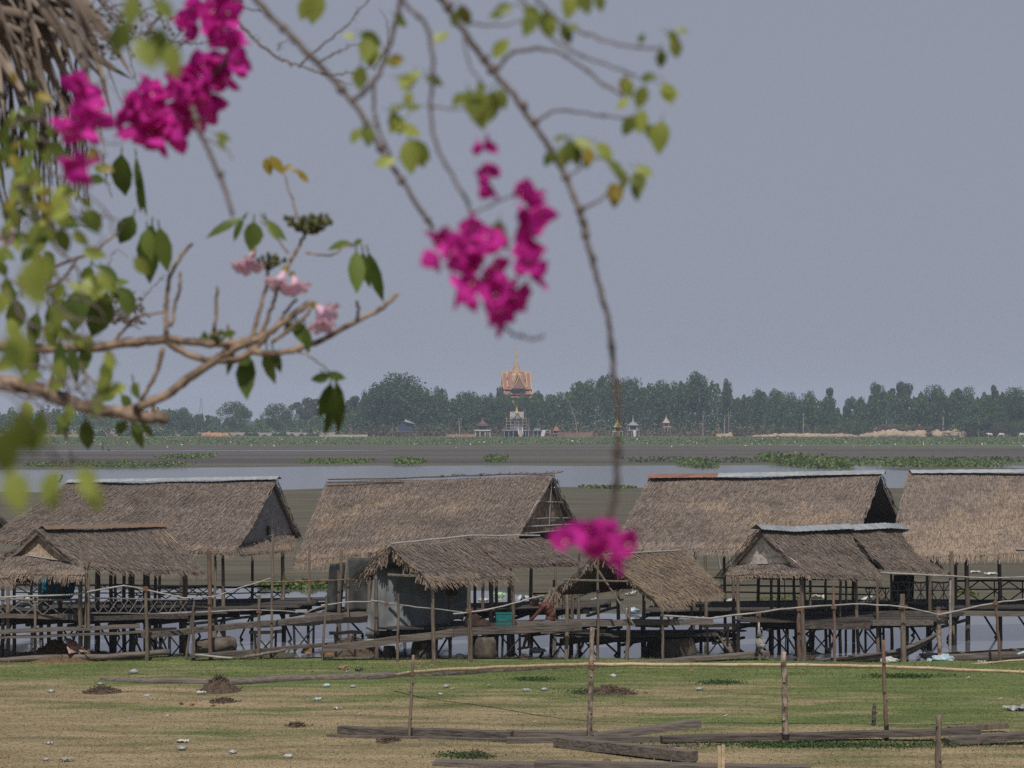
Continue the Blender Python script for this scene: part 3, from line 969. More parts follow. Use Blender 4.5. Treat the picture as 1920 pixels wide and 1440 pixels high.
# --- the large hut on the right edge
RL, RR = P(1706, 887, 80.0), P(2160, 884, 82.0)
EL, ER = P(1672, 1046, 77.4), P(2160, 1030, 79.6)
hut4 = thing('thatched_hut', 'large thatched hut with tan lower roof and lattice railing, cut off by the right edge', 'hut', P(1850, 1205, 78), 'large thatched stilt huts')
m = MB()
thatch(m, RL, RR, ER, EL, rects((0.38, 0.7, 0.15, 0.36, 0.7), (0.12, 0.5, 0.42, 1.0, 0.75), (0.0, 0.25, 0.55, 1.0, 0.6), (0.28, 0.48, 0.3, 0.9, 0.5)), hang=0.2)
thatch(m, RR, RL, mirror_eave(RL, EL), mirror_eave(RR, ER), dens=0.4)
roof = obj('roof', m, THATCH, hut4)
strip('ridge_cap', roof, [RL, lerp(RL, RR, .45), RR], TIN, 0.17, 0.02)
posts(hut4, [(1786, 77.6, 3.0, 1784, .075), (1790, 80.4, 2.9), (1816, 78.6, 3.0, 1812, .08), (1876, 79.6, 3.0, 1874, .075), (1700, 78.4, 2.8), (1945, 78.6, 2.9), (2040, 78.8, 2.9), (1740, 81.5, 2.8), (1960, 81.5, 2.8)])
m = MB()
m.tube([P(1795, 1055, 77.7), P(1778, 1080, 77.7)], .045, 6)
obj('brace', m, DARKW, hut4)
deck(hut4, P(1655, 1140, 78.0), P(2150, 1141, 78.6), V(0.5, 3.6, 0), 9, brace=9)
m = MB()
m.beam(P(1700, 1150, 77.9), P(2150, 1150, 78.5), 0.16, 0.16, 8, 0.015)
obj('deck_log', m, WOOD, hut4)
railing(hut4, P(1785, 1134, 80.8), P(2100, 1134, 81.8), 0.8, 6, DARKW, r=0.022, dense=2)
poles(hut4, [(P(1905, 1030, 78.5), P(2100, 1030, 79.3))], 0.03, GREYW, 'eave_pole')

# --- the far left big hut of which only the right end shows
RL, RR = P(-420, 902, 86.0), P(-58, 896, 82.0)
EL, ER = P(-480, 1030, 84.0), P(-120, 1026, 80.0)
hut0 = thing('thatched_hut', 'dark end of a large thatched hut, only a corner showing at the left edge', 'hut', P(-200, 1205, 80), 'large thatched stilt huts')
m = MB()
thatch(m, RL, RR, ER, EL, dens=0.4)
thatch(m, RR, RL, P(-330, 1000, 87.4), P(17, 990, 84.0), dens=0.4)
obj('roof', m, THATCH, hut0)
posts(hut0, [(-60, 83, 2.8), (-120, 80.5, 2.9), (-5, 83.6, 2.8)])
deck(hut0, P(-400, 1150, 82), P(-20, 1150, 80.5), V(1, 3.5, 0), 7)

# --- small left hut
RL, RR = P(70, 993, 72.0), P(306, 988, 76.4)
EL, ER = P(152, 1062, 70.9), P(384, 1072, 75.2)
hut5 = thing('thatched_hut', 'small thatched hut with a reddish reed ridge cap and blue cloth below', 'hut', P(200, 1215, 72), 'small thatched stilt huts')
m = MB()
thatch(m, RL, RR, ER, EL, rects((0.9, 1.0, 0, .4, .3)), hang=0.2)
BL_ = P(8, 1043, 72.6)
thatch(m, RR, RL, BL_, mirror_eave(RR, ER), dens=0.5)
roof = obj('roof', m, THATCH, hut5)
cp = strip('ridge_cap', roof, [RL + V(.12, .1, 0), RR], REED, 0.17, 0.03)
m = MB()
for k in (.2, .42, .62, .8, .99):
    q = lerp(RL, RR, k) + V(0, 0, .125)
    m.tube([q + V(-.02, -.17, -.11), q + V(0, 0, .01), q + V(0.02, .17, -.11)], 0.011, 5)
obj('tie', m, BAMBOO, cp)
poles(roof, [(lerp(RL, RR, .98) + V(0, -.05, .03), lerp(RR, ER, .42) + V(-.1, 0, .07))], 0.016, BAMBOO, 'bamboo_strip')
gi = (RR - RL).normalized() * 0.22
gB, gC = lerp(RL, BL_, .9), lerp(RL, EL, .92)
gable_panel(hut5, RL + gi + V(0, 0, -.1), gB + gi, gC + gi, WEAVET)
poles(hut5, [(RL + gi * .9 + V(0, 0, -.1), lerp(gB, gC, .5) + gi * .9), (gB + gi * .8, gC + gi * .8)], 0.02, GREYW, 'gable_pole')
m = MB()
thatch(m, gB + gi * .8, gC + gi * .8, P(158, 1078, 70.3), P(-6, 1078, 71.8), rects((0, 1, .6, 1, .5)), hang=0.26, sag=0.02, thick=0.07)
obj('gable_skirt', m, THATCH, hut5)
posts(hut5, [(150, 70.9, 2.7, 151, .07), (161, 71.2, 2.7, 162, .06), (78, 72.4, 2.6), (91, 73.5, 2.6), (113, 74, 2.6), (183, 74.2, 2.7), (209, 74.8, 2.6), (217, 75.6, 2.6), (249, 74.2, 2.6, 249, .07), (272, 76.4, 2.6), (280, 77.2, 2.6), (290, 75.8, 2.6), (346, 75.4, 2.6, 347, .08), (232, 77, 2.6)])
dFL, dFR = P(-30, 1158, 71.2), P(352, 1156, 74.2)
deck(hut5, dFL, dFR, V(1.8, 2.9, 0.03), 8, brace=7)
m = MB()
m.beam(P(140, 1159, 71.4), P(350, 1156, 74.0), 0.15, 0.13, 6, 0.02)
m.beam(P(-20, 1155, 70.9), P(150, 1157, 71.5), 0.15, 0.13, 5, 0.02)
obj('deck_log', m, WOOD, hut5)
railing(hut5, dFL + V(.1, -.03, -.05), P(150, 1157, 71.5) + V(0, -.05, -.05), 0.58, 5, RAILW, r=0.02)
railing(hut5, P(165, 1157, 71.6), dFR + V(0, -.05, -.03), 0.56, 10, RAILW, r=0.014)
railing(hut5, P(30, 1138, 76.3), P(400, 1138, 79), 0.7, 7, DARKW, r=0.02)

# --- piece of a small hut at the left edge
RL, RR = P(-260, 1004, 70.6), P(-42, 1006, 74.0)
EL, ER = P(-170, 1088, 69.0), P(62, 1084, 72.2)
hut6 = thing('thatched_hut', 'small tan fringed thatched roof corner at the left edge', 'hut', P(-60, 1215, 71), 'small thatched stilt huts')
m = MB()
thatch(m, RL, RR, ER, EL, rects((0, 1, .62, 1, .75)), hang=0.34)
thatch(m, RR, RL, mirror_eave(RL, EL), mirror_eave(RR, ER), dens=0.4)
obj('roof', m, THATCH, hut6)
posts(hut6, [(5, 71.5, 2.3), (16, 71.2, 2.3), (-80, 70, 2.4), (26, 73, 2.3)])
deck(hut6, P(-260, 1160, 70), P(-40, 1160, 71), V(1.5, 2.6, 0), 7)

# --- small middle hut with the tarpaulin
RL, RM, RR = P(733, 1024, 71.8), P(884, 1011, 74.2), P(1012, 1009, 76.6)
EL, EM, ER = P(806, 1088, 70.7), P(962, 1080, 73.2), P(1086, 1056, 75.9)
hut7 = thing('thatched_hut', 'small thatched hut with a grey tarpaulin wall under its shaggy left gable', 'hut', P(860, 1228, 72), 'small thatched stilt huts')
m = MB()
thatch(m, RL, RM, EM, EL, rects((0, 1, .8, 1, .5)), hang=0.26, rag=0.02, shag=1.5)
off = V(-.12, .02, .05)
thatch(m, RM + off, RR, ER, P(952, 1062, 73.4) + off, rects((0, .2, .0, 1, .2)), hang=0.16, shag=1.4)
BL_ = P(672, 1082, 73.0)
thatch(m, RR, RL, BL_, mirror_eave(RR, ER), dens=0.6, rag=0.05)
roof = obj('roof', m, THATCH, hut7)
m = MB()
for k in range(160):
    q = lerp(RL, BL_, random.uniform(.05, 1)) + V(0, 0, random.uniform(-.08, .04))
    m.tube([q, q + V(random.uniform(-.16, .02), random.uniform(-.15, .05), random.uniform(-.45, -.12))], random.uniform(.008, .018), 4)
for k in range(110):
    q = lerp(RL, EL, random.uniform(.05, 1)) + V(0, 0, random.uniform(-.08, .02))
    m.tube([q, q + V(random.uniform(-.1, .06), random.uniform(-.1, .05), random.uniform(-.34, -.08))], random.uniform(.008, .016), 4)
m.tan = [0.6] * len(m.tan)
obj('hanging_straw', m, THATCH, roof)
m = MB()
m.tube(wavy([RL + V(0, -.05, .07), lerp(RL, RM, .5) + V(0, -.05, .09), RM + V(.05, -.05, .12)], 4, .015), .03, 7)
m.tube(wavy([RM + V(-.1, -.05, .12), RR + V(0, 0, .08)], 5, .015), .026, 7)
obj('ridge_pole', m, GREYW, roof)
poles(hut7, [(P(728, 1078, 71.6), P(800, 1080, 70.9)), (P(755, 1035, 71.8), P(757, 1078, 71.5))], 0.045, WOOD, 'gable_pole')
posts(hut7, [(706, 71.9, 2.5, 705, .065), (814, 70.9, 2.4, 811, .06), (844, 72.6, 2.4, 841, .045), (880, 70.6, 2.35, 879, .05), (920, 74, 2.3, 919), (932, 75, 2.3, 930), (962, 73.2, 2.4, 961, .055), (893, 74.6, 2.3), (955, 75.6, 2.3), (1040, 75.6, 2.2), (1072, 75.2, 2.2)])
deck(hut7, P(690, 1180, 71.5), P(1050, 1176, 72.6), V(2.0, 2.6, 0.02), 8, brace=4)

# --- small front hut
RL, RR = P(1124, 1038, 71.8), P(1278, 1029, 76.0)
EL, ER = P(1236, 1128, 70.9), P(1354, 1102, 75.2)
hut8 = thing('thatched_hut', 'small tan thatched shelter with an open pole gable, below the hanging pink flowers', 'hut', P(1180, 1236, 72), 'small thatched stilt huts')
m = MB()
thatch(m, RL, RR, ER, EL, lambda s_, t_: 0.75 + 0.25 * t_, hang=0.3, rag=0.025, shag=1.6)
BL_ = P(1040, 1110, 72.8)
thatch(m, RR, RL, BL_, mirror_eave(RR, ER), lambda s_, t_: 0.3 + 0 * t_, dens=0.6, rag=0.03, hang=0.2)
roof = obj('roof', m, THATCH, hut8)
m = MB()
for k in range(110):
    q = BL_ + V(random.uniform(-.12, .18), random.uniform(-.15, .15), random.uniform(-.02, .16))
    m.tube([q, q + V(random.uniform(-.3, .25), random.uniform(-.1, .1), random.uniform(-.55, -.3))], random.uniform(.009, .018), 4)
for k in range(120):
    w_ = random.random()
    q = lerp(RL, EL if w_ > .5 else BL_, random.uniform(.03, 1)) + V(0, 0, random.uniform(-.06, .03))
    m.tube([q, q + V(random.uniform(-.1, .1), random.uniform(-.1, .05), random.uniform(-.3, -.06))], random.uniform(.008, .015), 4)
m.tan = [0.7] * len(m.tan)
obj('hanging_straw', m, THATCH, roof)
poles(roof, [(lerp(RL, RR, .1) + V(0, -.16, -.02), lerp(RL, RR, .99) + V(0, -.16, -.03))], 0.028, GREYW, 'ridge_pole')
und = MB()
for k in (.12, .3, .5, .7, .9):
    und.tube([lerp(RL, RR, k) + V(0, .1, -.2), lerp(BL_, mirror_eave(RR, ER), k) + V(0, 0, -.15)], .022, 5)
for k in (.25, .5, .75):
    und.tube([lerp(RL, BL_, k) + V(0, 0, -.2), lerp(RR, mirror_eave(RR, ER), k) + V(0, 0, -.2)], .016, 5)
obj('rafter', und, WOOD, hut8)
posts(hut8, [(1062, 71.3, 2.05, 1063, .06), (1175, 71.2, 1.75, 1180, .06), (1033, 72.6, 1.7, 1034, .045), (1120, 71.5, 3.2, 1122, .04), (1243, 71.2, 1.75, 1241, .045), (1300, 75, 1.8, 1297, .05), (1208, 74, 1.9, 1207, .06), (1160, 76, 2.2, 1158, .06), (1315, 75.6, 1.8, 1313, .05), (1084, 76, 2.0, 1084, .06)])
poles(hut8, [(P(1056, 1087, 71.3), P(1178, 1090, 71.2)), (P(1112, 1055, 71.6), P(1190, 1174, 71.0))], 0.036, POSTW, 'gable_pole')
deck(hut8, P(1045, 1194, 71.6), P(1336, 1192, 74.6), V(1.2, 2.2, 0), 6, brace=4)

# --- small right hut with tin caps
RL, RM, RR = P(1424, 994, 73.6), P(1582, 990, 76.4), P(1708, 987, 78.9)
EL, EM, ER = P(1512, 1076, 72.6), P(1648, 1080, 75.2), P(1770, 1070, 77.8)
hut9 = thing('thatched_hut', 'small split thatched hut with grey tin ridge caps and a pale woven gable', 'hut', P(1560, 1235, 73.5), 'small thatched stilt huts')
m = MB()
thatch(m, RL, RM, EM, EL, lambda s_, t_: 0 * t_, hang=0.14, rag=0.02, shag=1.5)
thatch(m, RM + V(.08, 0, .02), RR, ER, P(1658, 1064, 75.6), rects((.25, 1, 0, .07, .9), (.4, .55, .05, .4, .4)), hang=0.14, rag=0.02, shag=1.5)
BL_ = P(1352, 1078, 75.0)
thatch(m, RR, RL, BL_, mirror_eave(RR, ER), dens=0.6, rag=0.03)
roof = obj('roof', m, THATCH, hut9)
strip('ridge_cap', roof, [P(1418, 988, 73.5), lerp(RL, RM, .35) + V(0, 0, .0), RM + V(.15, 0, .05)], TIN2, 0.24, 0.0)
strip('ridge_cap', roof, [RM + V(.05, 0, 0), lerp(RM, RR, .6) + V(0, 0, .04), RR + V(.1, 0, -.05)], TIN2, 0.26, 0.01)
gi = (RR - RL).normalized() * 0.12
gB, gC = lerp(RL, BL_, .76), lerp(RL, EL, .76)
gable = gable_panel(hut9, RL + gi + V(0, 0, -.08), gB + gi, gC + gi, WEAVEW)
poles(hut9, [(RL + gi * .9 + V(0, 0, -.1), lerp(gB, gC, .5) + gi * .9), (gB + gi * .85, gC + gi * .85), (lerp(RL, gB, .55) + gi * .9 + V(0, 0, -.05), lerp(RL, gC, .55) + gi * .9 + V(0, 0, -.05))], 0.018, GREYW, 'gable_pole')
m = MB()
thatch(m, gB + gi * .7, gC + gi * .7, P(1520, 1076, 72.2), P(1362, 1078, 73.8), rects((0, 1, .7, 1, .4)), hang=0.16, sag=0.02, thick=0.07, dens=0.8)
obj('gable_skirt', m, THATCH, hut9)
posts(hut9, [(1385, 73.6, 2.4, 1383, .06), (1377, 76, 2.4), (1448, 74.6, 2.4, 1446, .05), (1460, 77, 2.4, 1459, .06), (1508, 72.6, 2.5, 1503, .075), (1494, 76, 2.4, 1488, .05), (1550, 76.6, 2.4, 1548, .05), (1575, 74.8, 2.3, 1576, .05), (1610, 75, 2.3, 1604, .055), (1646, 74.6, 2.3, 1646, .05), (1672, 78, 2.3, 1671, .05), (1744, 76.6, 2.3, 1744, .055), (1783, 78, 2.2, 1782, .05), (1587, 77.4, 2.3, 1586, .04), (1474, 76.2, 2.3, 1470, .018)])
deck(hut9, P(1374, 1165, 72.8), P(1750, 1164, 74.8), V(1.6, 3.0, .04), 8, brace=7)
m = MB()
m.beam(P(1500, 1172, 72.7), P(1630, 1174, 73.3), .12, .2, 5, .015)
m.beam(P(1635, 1168, 73.4), P(1748, 1168, 74.6), .12, .16, 5, .015)
m.beam(P(1370, 1150, 74.5), P(1750, 1150, 76.6), .16, .14, 6, .02)
obj('deck_log', m, WOOD, hut9)
railing(hut9, P(1672, 1137, 77.6), P(1780, 1136, 79.2), 0.78, 5, RAILW, r=0.018, dense=2)
railing(hut9, P(1622, 1137, 79.6), P(1668, 1137, 79.6), 0.6, 3, RAILW, r=0.018, dense=2)

# ------------------------------------------------------------------ cloths, rails, logs, boats by the huts
def sheet(mb, TL, TR, BR, BL, amp=0.06, k=7.0, nu=24, nv=14, rag=0.0, th=(0, 0.012, 0)):
    o = random.uniform(0, 30)
    def f(u_, w_):
        w2 = w_ * (1 + rag * mnoise.noise(Vector((u_ * 5 + o, 0, 0)))) if w_ > .5 else w_
        p = lerp(lerp(TL, TR, u_), lerp(BL, BR, u_), w2)
        return p + V(0, amp * (math.sin(u_ * k + o) * (0.4 + w_) + mnoise.noise(Vector((u_ * 6, w_ * 5, o)))), 0)
    mb.grid(f, nu, nv, 0.5, 0, Vector(th))
    return mb

m = sheet(MB(), P(704, 1062, 72.3), P(886, 1078, 73.4), P(868, 1166, 73.0), P(684, 1194, 71.9), 0.07, 9, rag=.16)
tp = single('tarpaulin', m, TARP, 'torn grey perforated tarpaulin hung as the wall of the small middle hut', 'tarpaulin', P(780, 1192, 72), smooth=True)
m = MB()
for k in range(130):
    u_, w_ = random.random(), random.betavariate(1.6, 1.2)
    a_ = lerp(lerp(P(712, 1068, 72.2), P(880, 1082, 73.3), u_), lerp(P(690, 1186, 71.8), P(866, 1158, 72.9), u_), w_) + V(0, -.13, 0)
    m.box(a_, (random.uniform(.018, .045), .004, random.uniform(.012, .03)), 0, random.random())
for px, py, s_ in ((738, 1140, .07), (779, 1160, .06), (695, 1182, .09), (808, 1150, .07), (740, 1168, .06), (820, 1158, .08)):
    m.blob(P(px, py, 71.6), (s_, .01, s_ * .55), .5, 4)
obj('worn_hole', m, basic('pale_scuff', (.22, .24, .26), (.42, .44, .47), 5, bmp=0), tp)
m = sheet(MB(), P(618, 1058, 79.3), P(648, 1054, 79.6), P(640, 1146, 79.4), P(610, 1148, 79.2), 0.06, 6)
single('tarpaulin', m, BLACKT, 'narrow black sheet hanging under the eave of the large middle hut', 'tarpaulin', P(628, 1146, 79.3), smooth=True)
m = sheet(MB(), P(652, 1046, 79.0), P(712, 1046, 79.4), P(712, 1146, 79.2), P(646, 1146, 79.0), 0.08, 8)
single('tarpaulin', m, basic('old_tarp', (.03, .032, .032), (.075, .075, .072), 3), 'dark grey sheet hanging under the large middle hut, beside the black one', 'tarpaulin', P(680, 1146, 79.2), smooth=True)
m = sheet(MB(), P(70, 1066, 74.6), P(148, 1066, 75.0), P(136, 1118, 75), P(72, 1142, 74.6), 0.08, 8, rag=.2)
cl = single('hanging_cloth', m, BLUEC, 'blue cloth with a dark looped print hanging under the reed capped hut', 'cloth', P(105, 1140, 74.8), smooth=True)
m = MB()
m.tube([P(104, 1076, 74.4), P(100, 1090, 74.4), P(106, 1103, 74.4), P(118, 1100, 74.4), P(126, 1086, 74.4), P(128, 1074, 74.4)], .055, 6)
m.v = [(x, y_ * 0 + 74.42 + (y_ - 74.4) * .2, z) for x, y_, z in m.v]
obj('print', m, BUNDLE, cl)
m = sheet(MB(), P(1120, 1098, 73.4), P(1180, 1090, 73.8), P(1166, 1104, 73.8), P(1126, 1112, 73.4), 0.05, 5)
single('hanging_cloth', m, MAROON, 'dark maroon cloth slung under the roof of the tan front shelter', 'cloth', P(1145, 1110, 73.5), smooth=True)
m = sheet(MB(), P(1676, 1078, 79.9), P(1714, 1078, 79.9), P(1712, 1124, 79.9), P(1668, 1132, 79.9), 0.08, 6)
single('hanging_cloth', m, basic('dark_blue_cloth', (.008, .012, .02), (.02, .03, .045), 3), 'dark blue cloth hanging behind the lattice railing of the tin capped hut', 'cloth', P(1694, 1130, 79.9), smooth=True)
m = MB()
for k in range(26):
    q = P(846, 1082, 72.4) + V(random.uniform(-.12, .12), random.uniform(-.1, .1), 0)
    m.tube([q, q + V(random.uniform(-.16, .16), random.uniform(-.1, .1), random.uniform(-.6, -.3))], random.uniform(.02, .05), 5, None, .2)
single('hanging_bundle', m, BUNDLE, 'dark bundle tied to a post inside the tarpaulin hut', 'bundle', P(846, 1118, 72.4))


def fence(name, label, loc, rails, postl, rmat=GREYW, pmat=POSTW, rr=0.03, pr=0.042, cat='fence', lash=True):
    t = thing(name, label, cat, loc)
    for pts in rails:
        mm = MB()
        mm.tube(wavy(pts, 4, .012), [rr * 1.1, rr * .75], 7, None, .06)
        obj('rail', mm, rmat, t)
    for q in postl:
        px, pb, D, pt, ptop = q[:5]
        mat = q[5] if len(q) > 5 else pmat
        rad = q[6] if len(q) > 6 else pr
        a_, b_ = P(px, pb, D), P(pt, ptop, D)
        a_.z = min(a_.z, float(ground_z(a_.x, D))) - .1
        mm = MB()
        mm.tube(wavy([a_, b_], 6, .015), [rad * 1.1, rad * .85], 8, None, .08)
        po = obj('post', mm, mat, t)
        if lash and len(q) > 7:
            c = P(q[7][0], q[7][1], D)
            mm = MB()
            for k in range(4):
                mm.tube([c + V(-rad * 1.5, -rad, k * .03 - .05), c + V(0, -rad * 1.5, k * .03 - .03), c + V(rad * 1.5, -rad, k * .03 - .06)], .014, 5)
            mm.tube([c + V(0, -rad * 1.5, 0), c + V(.05, -rad * 1.6, -.14)], .01, 4)
            obj('lashing', mm, ROPE, po)
    return t

fence('pole_fence', 'grey pole handrail wandering past the reed capped hut to a tall thin post', P(270, 1222, 71), 
      [[P(-20, 1121, 70.8), P(60, 1117, 70.8), P(140, 1115, 70.8), P(232, 1098, 71), P(272, 1105, 71.2), P(345, 1122, 71.3), P(400, 1119, 71.4), P(508, 1084, 71.8)]],
      [(65, 1178, 70.9, 66, 1118), (165, 1182, 70.9, 166, 1083, POSTW, .05), (275, 1226, 70.8, 274, 1100, POSTW, .055, (273, 1104)), (348, 1230, 71.4, 365, 1124, POSTW, .035), (395, 1190, 71.6, 391, 1032, REDW, .055), (508, 1200, 71.9, 512, 1002, POSTW, .038), (160, 1150, 70.9, 163, 1004, POSTW, .016)], rr=.026)
fence('pole_fence', 'low thin pole rail on sticks left of the grey tarpaulin', P(485, 1228, 71.5),
      [[P(300, 1150, 71.5), P(392, 1147, 71.6), P(480, 1143, 71.6), P(575, 1148, 71.6), P(612, 1133, 71.6)], [P(602, 1135, 71.5), P(650, 1129, 71.5), P(715, 1127, 71.5)]],
      [(484, 1230, 71.4, 486, 1116, POSTW, .05, (486, 1146)), (604, 1232, 71.3, 612, 1116, POSTW, .035), (362, 1150, 71.4, 362, 1146)], rr=.022)
fence('pole_fence', 'reddish upper pole rail joining the two left large huts', P(600, 1150, 77),
      [[P(470, 1092, 77), P(540, 1090, 77), P(610, 1088, 77), P(655, 1087, 77)], [P(646, 1086, 77), P(692, 1091, 77)]],
      [(638, 1170, 77.3, 634, 1070, POSTW, .05), (654, 1175, 77.2, 652, 1062, POSTW, .03, (652, 1087))], REDW, rr=.024)
fence('pole_fence', 'crooked pale rail crossing in front of the grey tarpaulin', P(745, 1230, 70.9),
      [[P(696, 1126, 71), P(724, 1130, 71), P(780, 1138, 71), P(868, 1148, 70.9)], [P(850, 1151, 70.8), P(900, 1146, 70.8), P(960, 1132, 70.8), P(1020, 1116, 70.9)]],
      [(745, 1232, 70.8, 747, 1113, POSTW, .04, (725, 1132)), (884, 1234, 70.5, 880, 1096, POSTW, .045, (880, 1146))], rr=.024)
fence('pole_fence', 'long sagging grey rail in front of the tin capped hut', P(1565, 1240, 71),
      [[P(1238, 1154, 71), P(1330, 1159, 71), P(1422, 1149, 71), P(1474, 1141, 71), P(1600, 1132, 71), P(1690, 1137, 71), P(1758, 1152, 71)], [P(1758, 1153, 71), P(1862, 1131, 71), P(1940, 1120, 71)]],
      [(1424, 1222, 71, 1422, 1152, POSTW, .045, (1422, 1152)), (1566, 1246, 70.9, 1563, 1100, REDW, .045, (1563, 1138)), (1694, 1206, 71.4, 1692, 1114, POSTW, .085, (1692, 1137)), (1762, 1208, 71.2, 1760, 1138, BARKP, .07, (1766, 1152)), (1876, 1236, 71, 1866, 1118, REDW, .045, (1866, 1131)), (1498, 1170, 71.6, 1498, 1124, REDW, .06, (1500, 1142))], rr=.028)
fence('pole_fence', 'straight upper pole rail running from the tin capped hut to the right edge', P(1780, 1180, 76),
      [[P(1650, 1074, 75.4), P(1780, 1080, 75.8), P(1840, 1084, 76), P(1960, 1080, 76.4)]], [(1782, 1150, 75.9, 1782, 1080, GREYW, .045)], rr=.03)

def log_thing(name, label, p, q, w, h, mat=WOOD, n=8, jit=.02, rnd=False, cat=None, mid=None):
    m = MB()
    if rnd:
        pts = [p] + ([mid] if mid else []) + [q]
        m.tube(wavy(pts, 5, .02), [h * .55, h * .42], 9, None, .1)
    else:
        if mid:
            m.beam(p, mid, w, h, n, jit)
            m.beam(mid, q, w, h, n, jit)
        else:
            m.beam(p, q, w, h, n, jit)
    return single(name, m, mat, label, cat or name.split('_')[-1], lerp(Vector(p), Vector(q), .5), smooth=rnd)

log_thing('walkway_log', 'long dark log rising from the left mud to the deck of the middle hut', P(262, 1192, 71.6), P(640, 1156, 74.5), .3, .16, WOOD, mid=P(440, 1174, 73))
log_thing('walkway_log', 'dark log bridging the gap left of the grey tarpaulin', P(480, 1171, 75), P(700, 1160, 75.5), .25, .17, DARKW)
log_thing('walkway_plank', 'sloping grey plank on bricks left of the grey tarpaulin', P(356, 1231, 71.2), P(626, 1207, 72), .34, .09)
log_thing('walkway_log', 'thick weathered log along the front of the tarpaulin hut deck', P(606, 1217, 71.2), P(1090, 1174, 71.4), .32, .2, WOOD, 7, .02, mid=P(850, 1186, 71.2))
log_thing('walkway_log', 'upper log beside the seated man, running under the tan shelter', P(968, 1172, 71.5), P(1335, 1164, 72.6), .26, .17)
log_thing('walkway_plank', 'short pale plank at the foot of the tarpaulin', P(688, 1200, 71.3), P(830, 1197, 71.4), .2, .06, GREYW)
log_thing('walkway_plank', 'rough plank end sticking out beside the post of the tan shelter', P(1014, 1186, 71), P(1076, 1180, 71), .2, .09)
log_thing('walkway_plank', 'broad grey planks laid over the left mud under the reed capped hut', P(-30, 1186, 70.6), P(262, 1174, 71.4), .9, .05, WOOD, 6)
log_thing('walkway_plank', 'lower plank along the left mud above the hay heap', P(-30, 1197, 70.3), P(274, 1184, 71), .3, .06, WOOD, 6)
log_thing('dead_log', 'thin log lying over the grass edge in front of the hay heap', P(-30, 1239, 70.6), P(318, 1222, 71.2), .3, .2, WOOD, rnd=True, mid=P(200, 1231, 70.9))
log_thing('branch', 'pale branch lying beside the sloping plank', P(455, 1233, 71), P(536, 1218, 71.1), .1, .09, POSTW, rnd=True)
log_thing('branch', 'thin pale stick lying at the grass edge below the concrete pipe', P(366, 1228, 71), P(436, 1234, 71), .1, .07, GREYW, rnd=True)
log_thing('walkway_plank', 'long plank on the grass edge pointing to the upturned boat prow', P(1150, 1248, 70.6), P(1440, 1223, 71.4), .4, .11, WOOD)

# posts and braces that stand in the water under the walkways
k = 0
WHERE = ['beneath the left planks', 'beneath the long dark log', 'left of the concrete pipe', 'right of the concrete pipe', 'beneath the log bridge', 'left below the tarpaulin', 'below the tarpaulin log', 'beside the concrete rings', 'right of the concrete rings', 'below the seated man', 'below the tan shelter log', 'right under the tan shelter', 'by the first boat prow', 'under the tin capped hut', 'by the second boat prow', 'beside the long right boat']
for px, D in ((228, 72.0), (300, 73), (335, 72.6), (498, 73.2), (570, 75), (648, 73), (800, 72.2), (905, 72.4), (958, 72.2), (1050, 72.4), (1104, 73), (1222, 73.6), (1345, 74), (1460, 74.6), (1540, 74.2), (1640, 74.8)):
    t = thing('trestle', 'dark crossed trestle standing in the shallows ' + WHERE[k], 'trestle', V((px - 960) / F * D, D, -.1), 'trestles under the walkways')
    k += 1
    x, zt = (px - 960) / F * D, random.uniform(.75, .95)
    for dx in (-.28, .28):
        m = MB(); m.tube([V(x + dx, D, -.4), V(x + dx + random.uniform(-.06, .06), D, zt)], .038, 7, None, .1); obj('leg', m, DARKW, t)
    m = MB(); m.tube([V(x - .3, D - .06, 0), V(x + .3, D - .06, zt - .1)], .022, 6); m.tube([V(x + .3, D + .06, 0), V(x - .3, D + .06, zt - .1)], .022, 6); obj('brace', m, DARKW, t)
    m = MB(); m.beam(V(x - .5, D, zt), V(x + .5, D, zt + .02), .12, .1, 3, .02); obj('crossbar', m, DARKW, t)

# concrete rings, pipe, bricks
def ring(label, px, py, D, r, h, lean=0):
    c = P(px, py, D)
    m = MB()
    m.lathe(c, [(r * 1.02, 0), (r, h * .3), (r * .94, h * .7), (r * .84, h), (r * .72, h), (r * .74, h * .9)], 18, .5)
    single('concrete_ring', m, CONC, label, 'concrete ring', c, 'concrete rings under the tarpaulin hut', True)
ring('squat concrete ring under the tarpaulin log, leftmost of the concrete rings', 730, 1236, 73.2, .2, .4)
ring('wide concrete ring under the tarpaulin log, beside the taller tapering one', 796, 1236, 72.6, .42, .56)
ring('tall tapering concrete ring below the teal crate, half in shade', 911, 1236, 72.4, .37, .68)
ring('dark concrete block ring under the tan front shelter', 1258, 1232, 74.3, .8, .62)
c = P(368, 1222, 72.6)
m = MB()
ax = V(.96, .28, .06)
m.lathe(c, [(.18, .02), (.26, 0), (.27, .12), (.23, .14), (.25, .3), (.27, .7), (.265, 1.05), (.19, 1.2), (.05, 1.24)], 18, .5, ax)
pi_ = single('concrete_pipe', m, CONC, 'round old concrete pipe lying on the mud left of the sloping plank', 'pipe', c, smooth=True)
pi_.location.z += .12
for (px, py, lab) in ((575, 1226, 'stack of old bricks under the right end of the sloping plank'), (614, 1228, 'old brick propping the tarpaulin log')):
    m = MB()
    for k in range(4):
        m.box(P(px, py, 71.8) + V(random.uniform(-.1, .1), random.uniform(-.06, .06), .05 + k % 2 * .09), (.2, .11, .08), random.uniform(-.3, .3))
    single('brick', m, BRICK, lab, 'brick', P(px, py, 71.8))

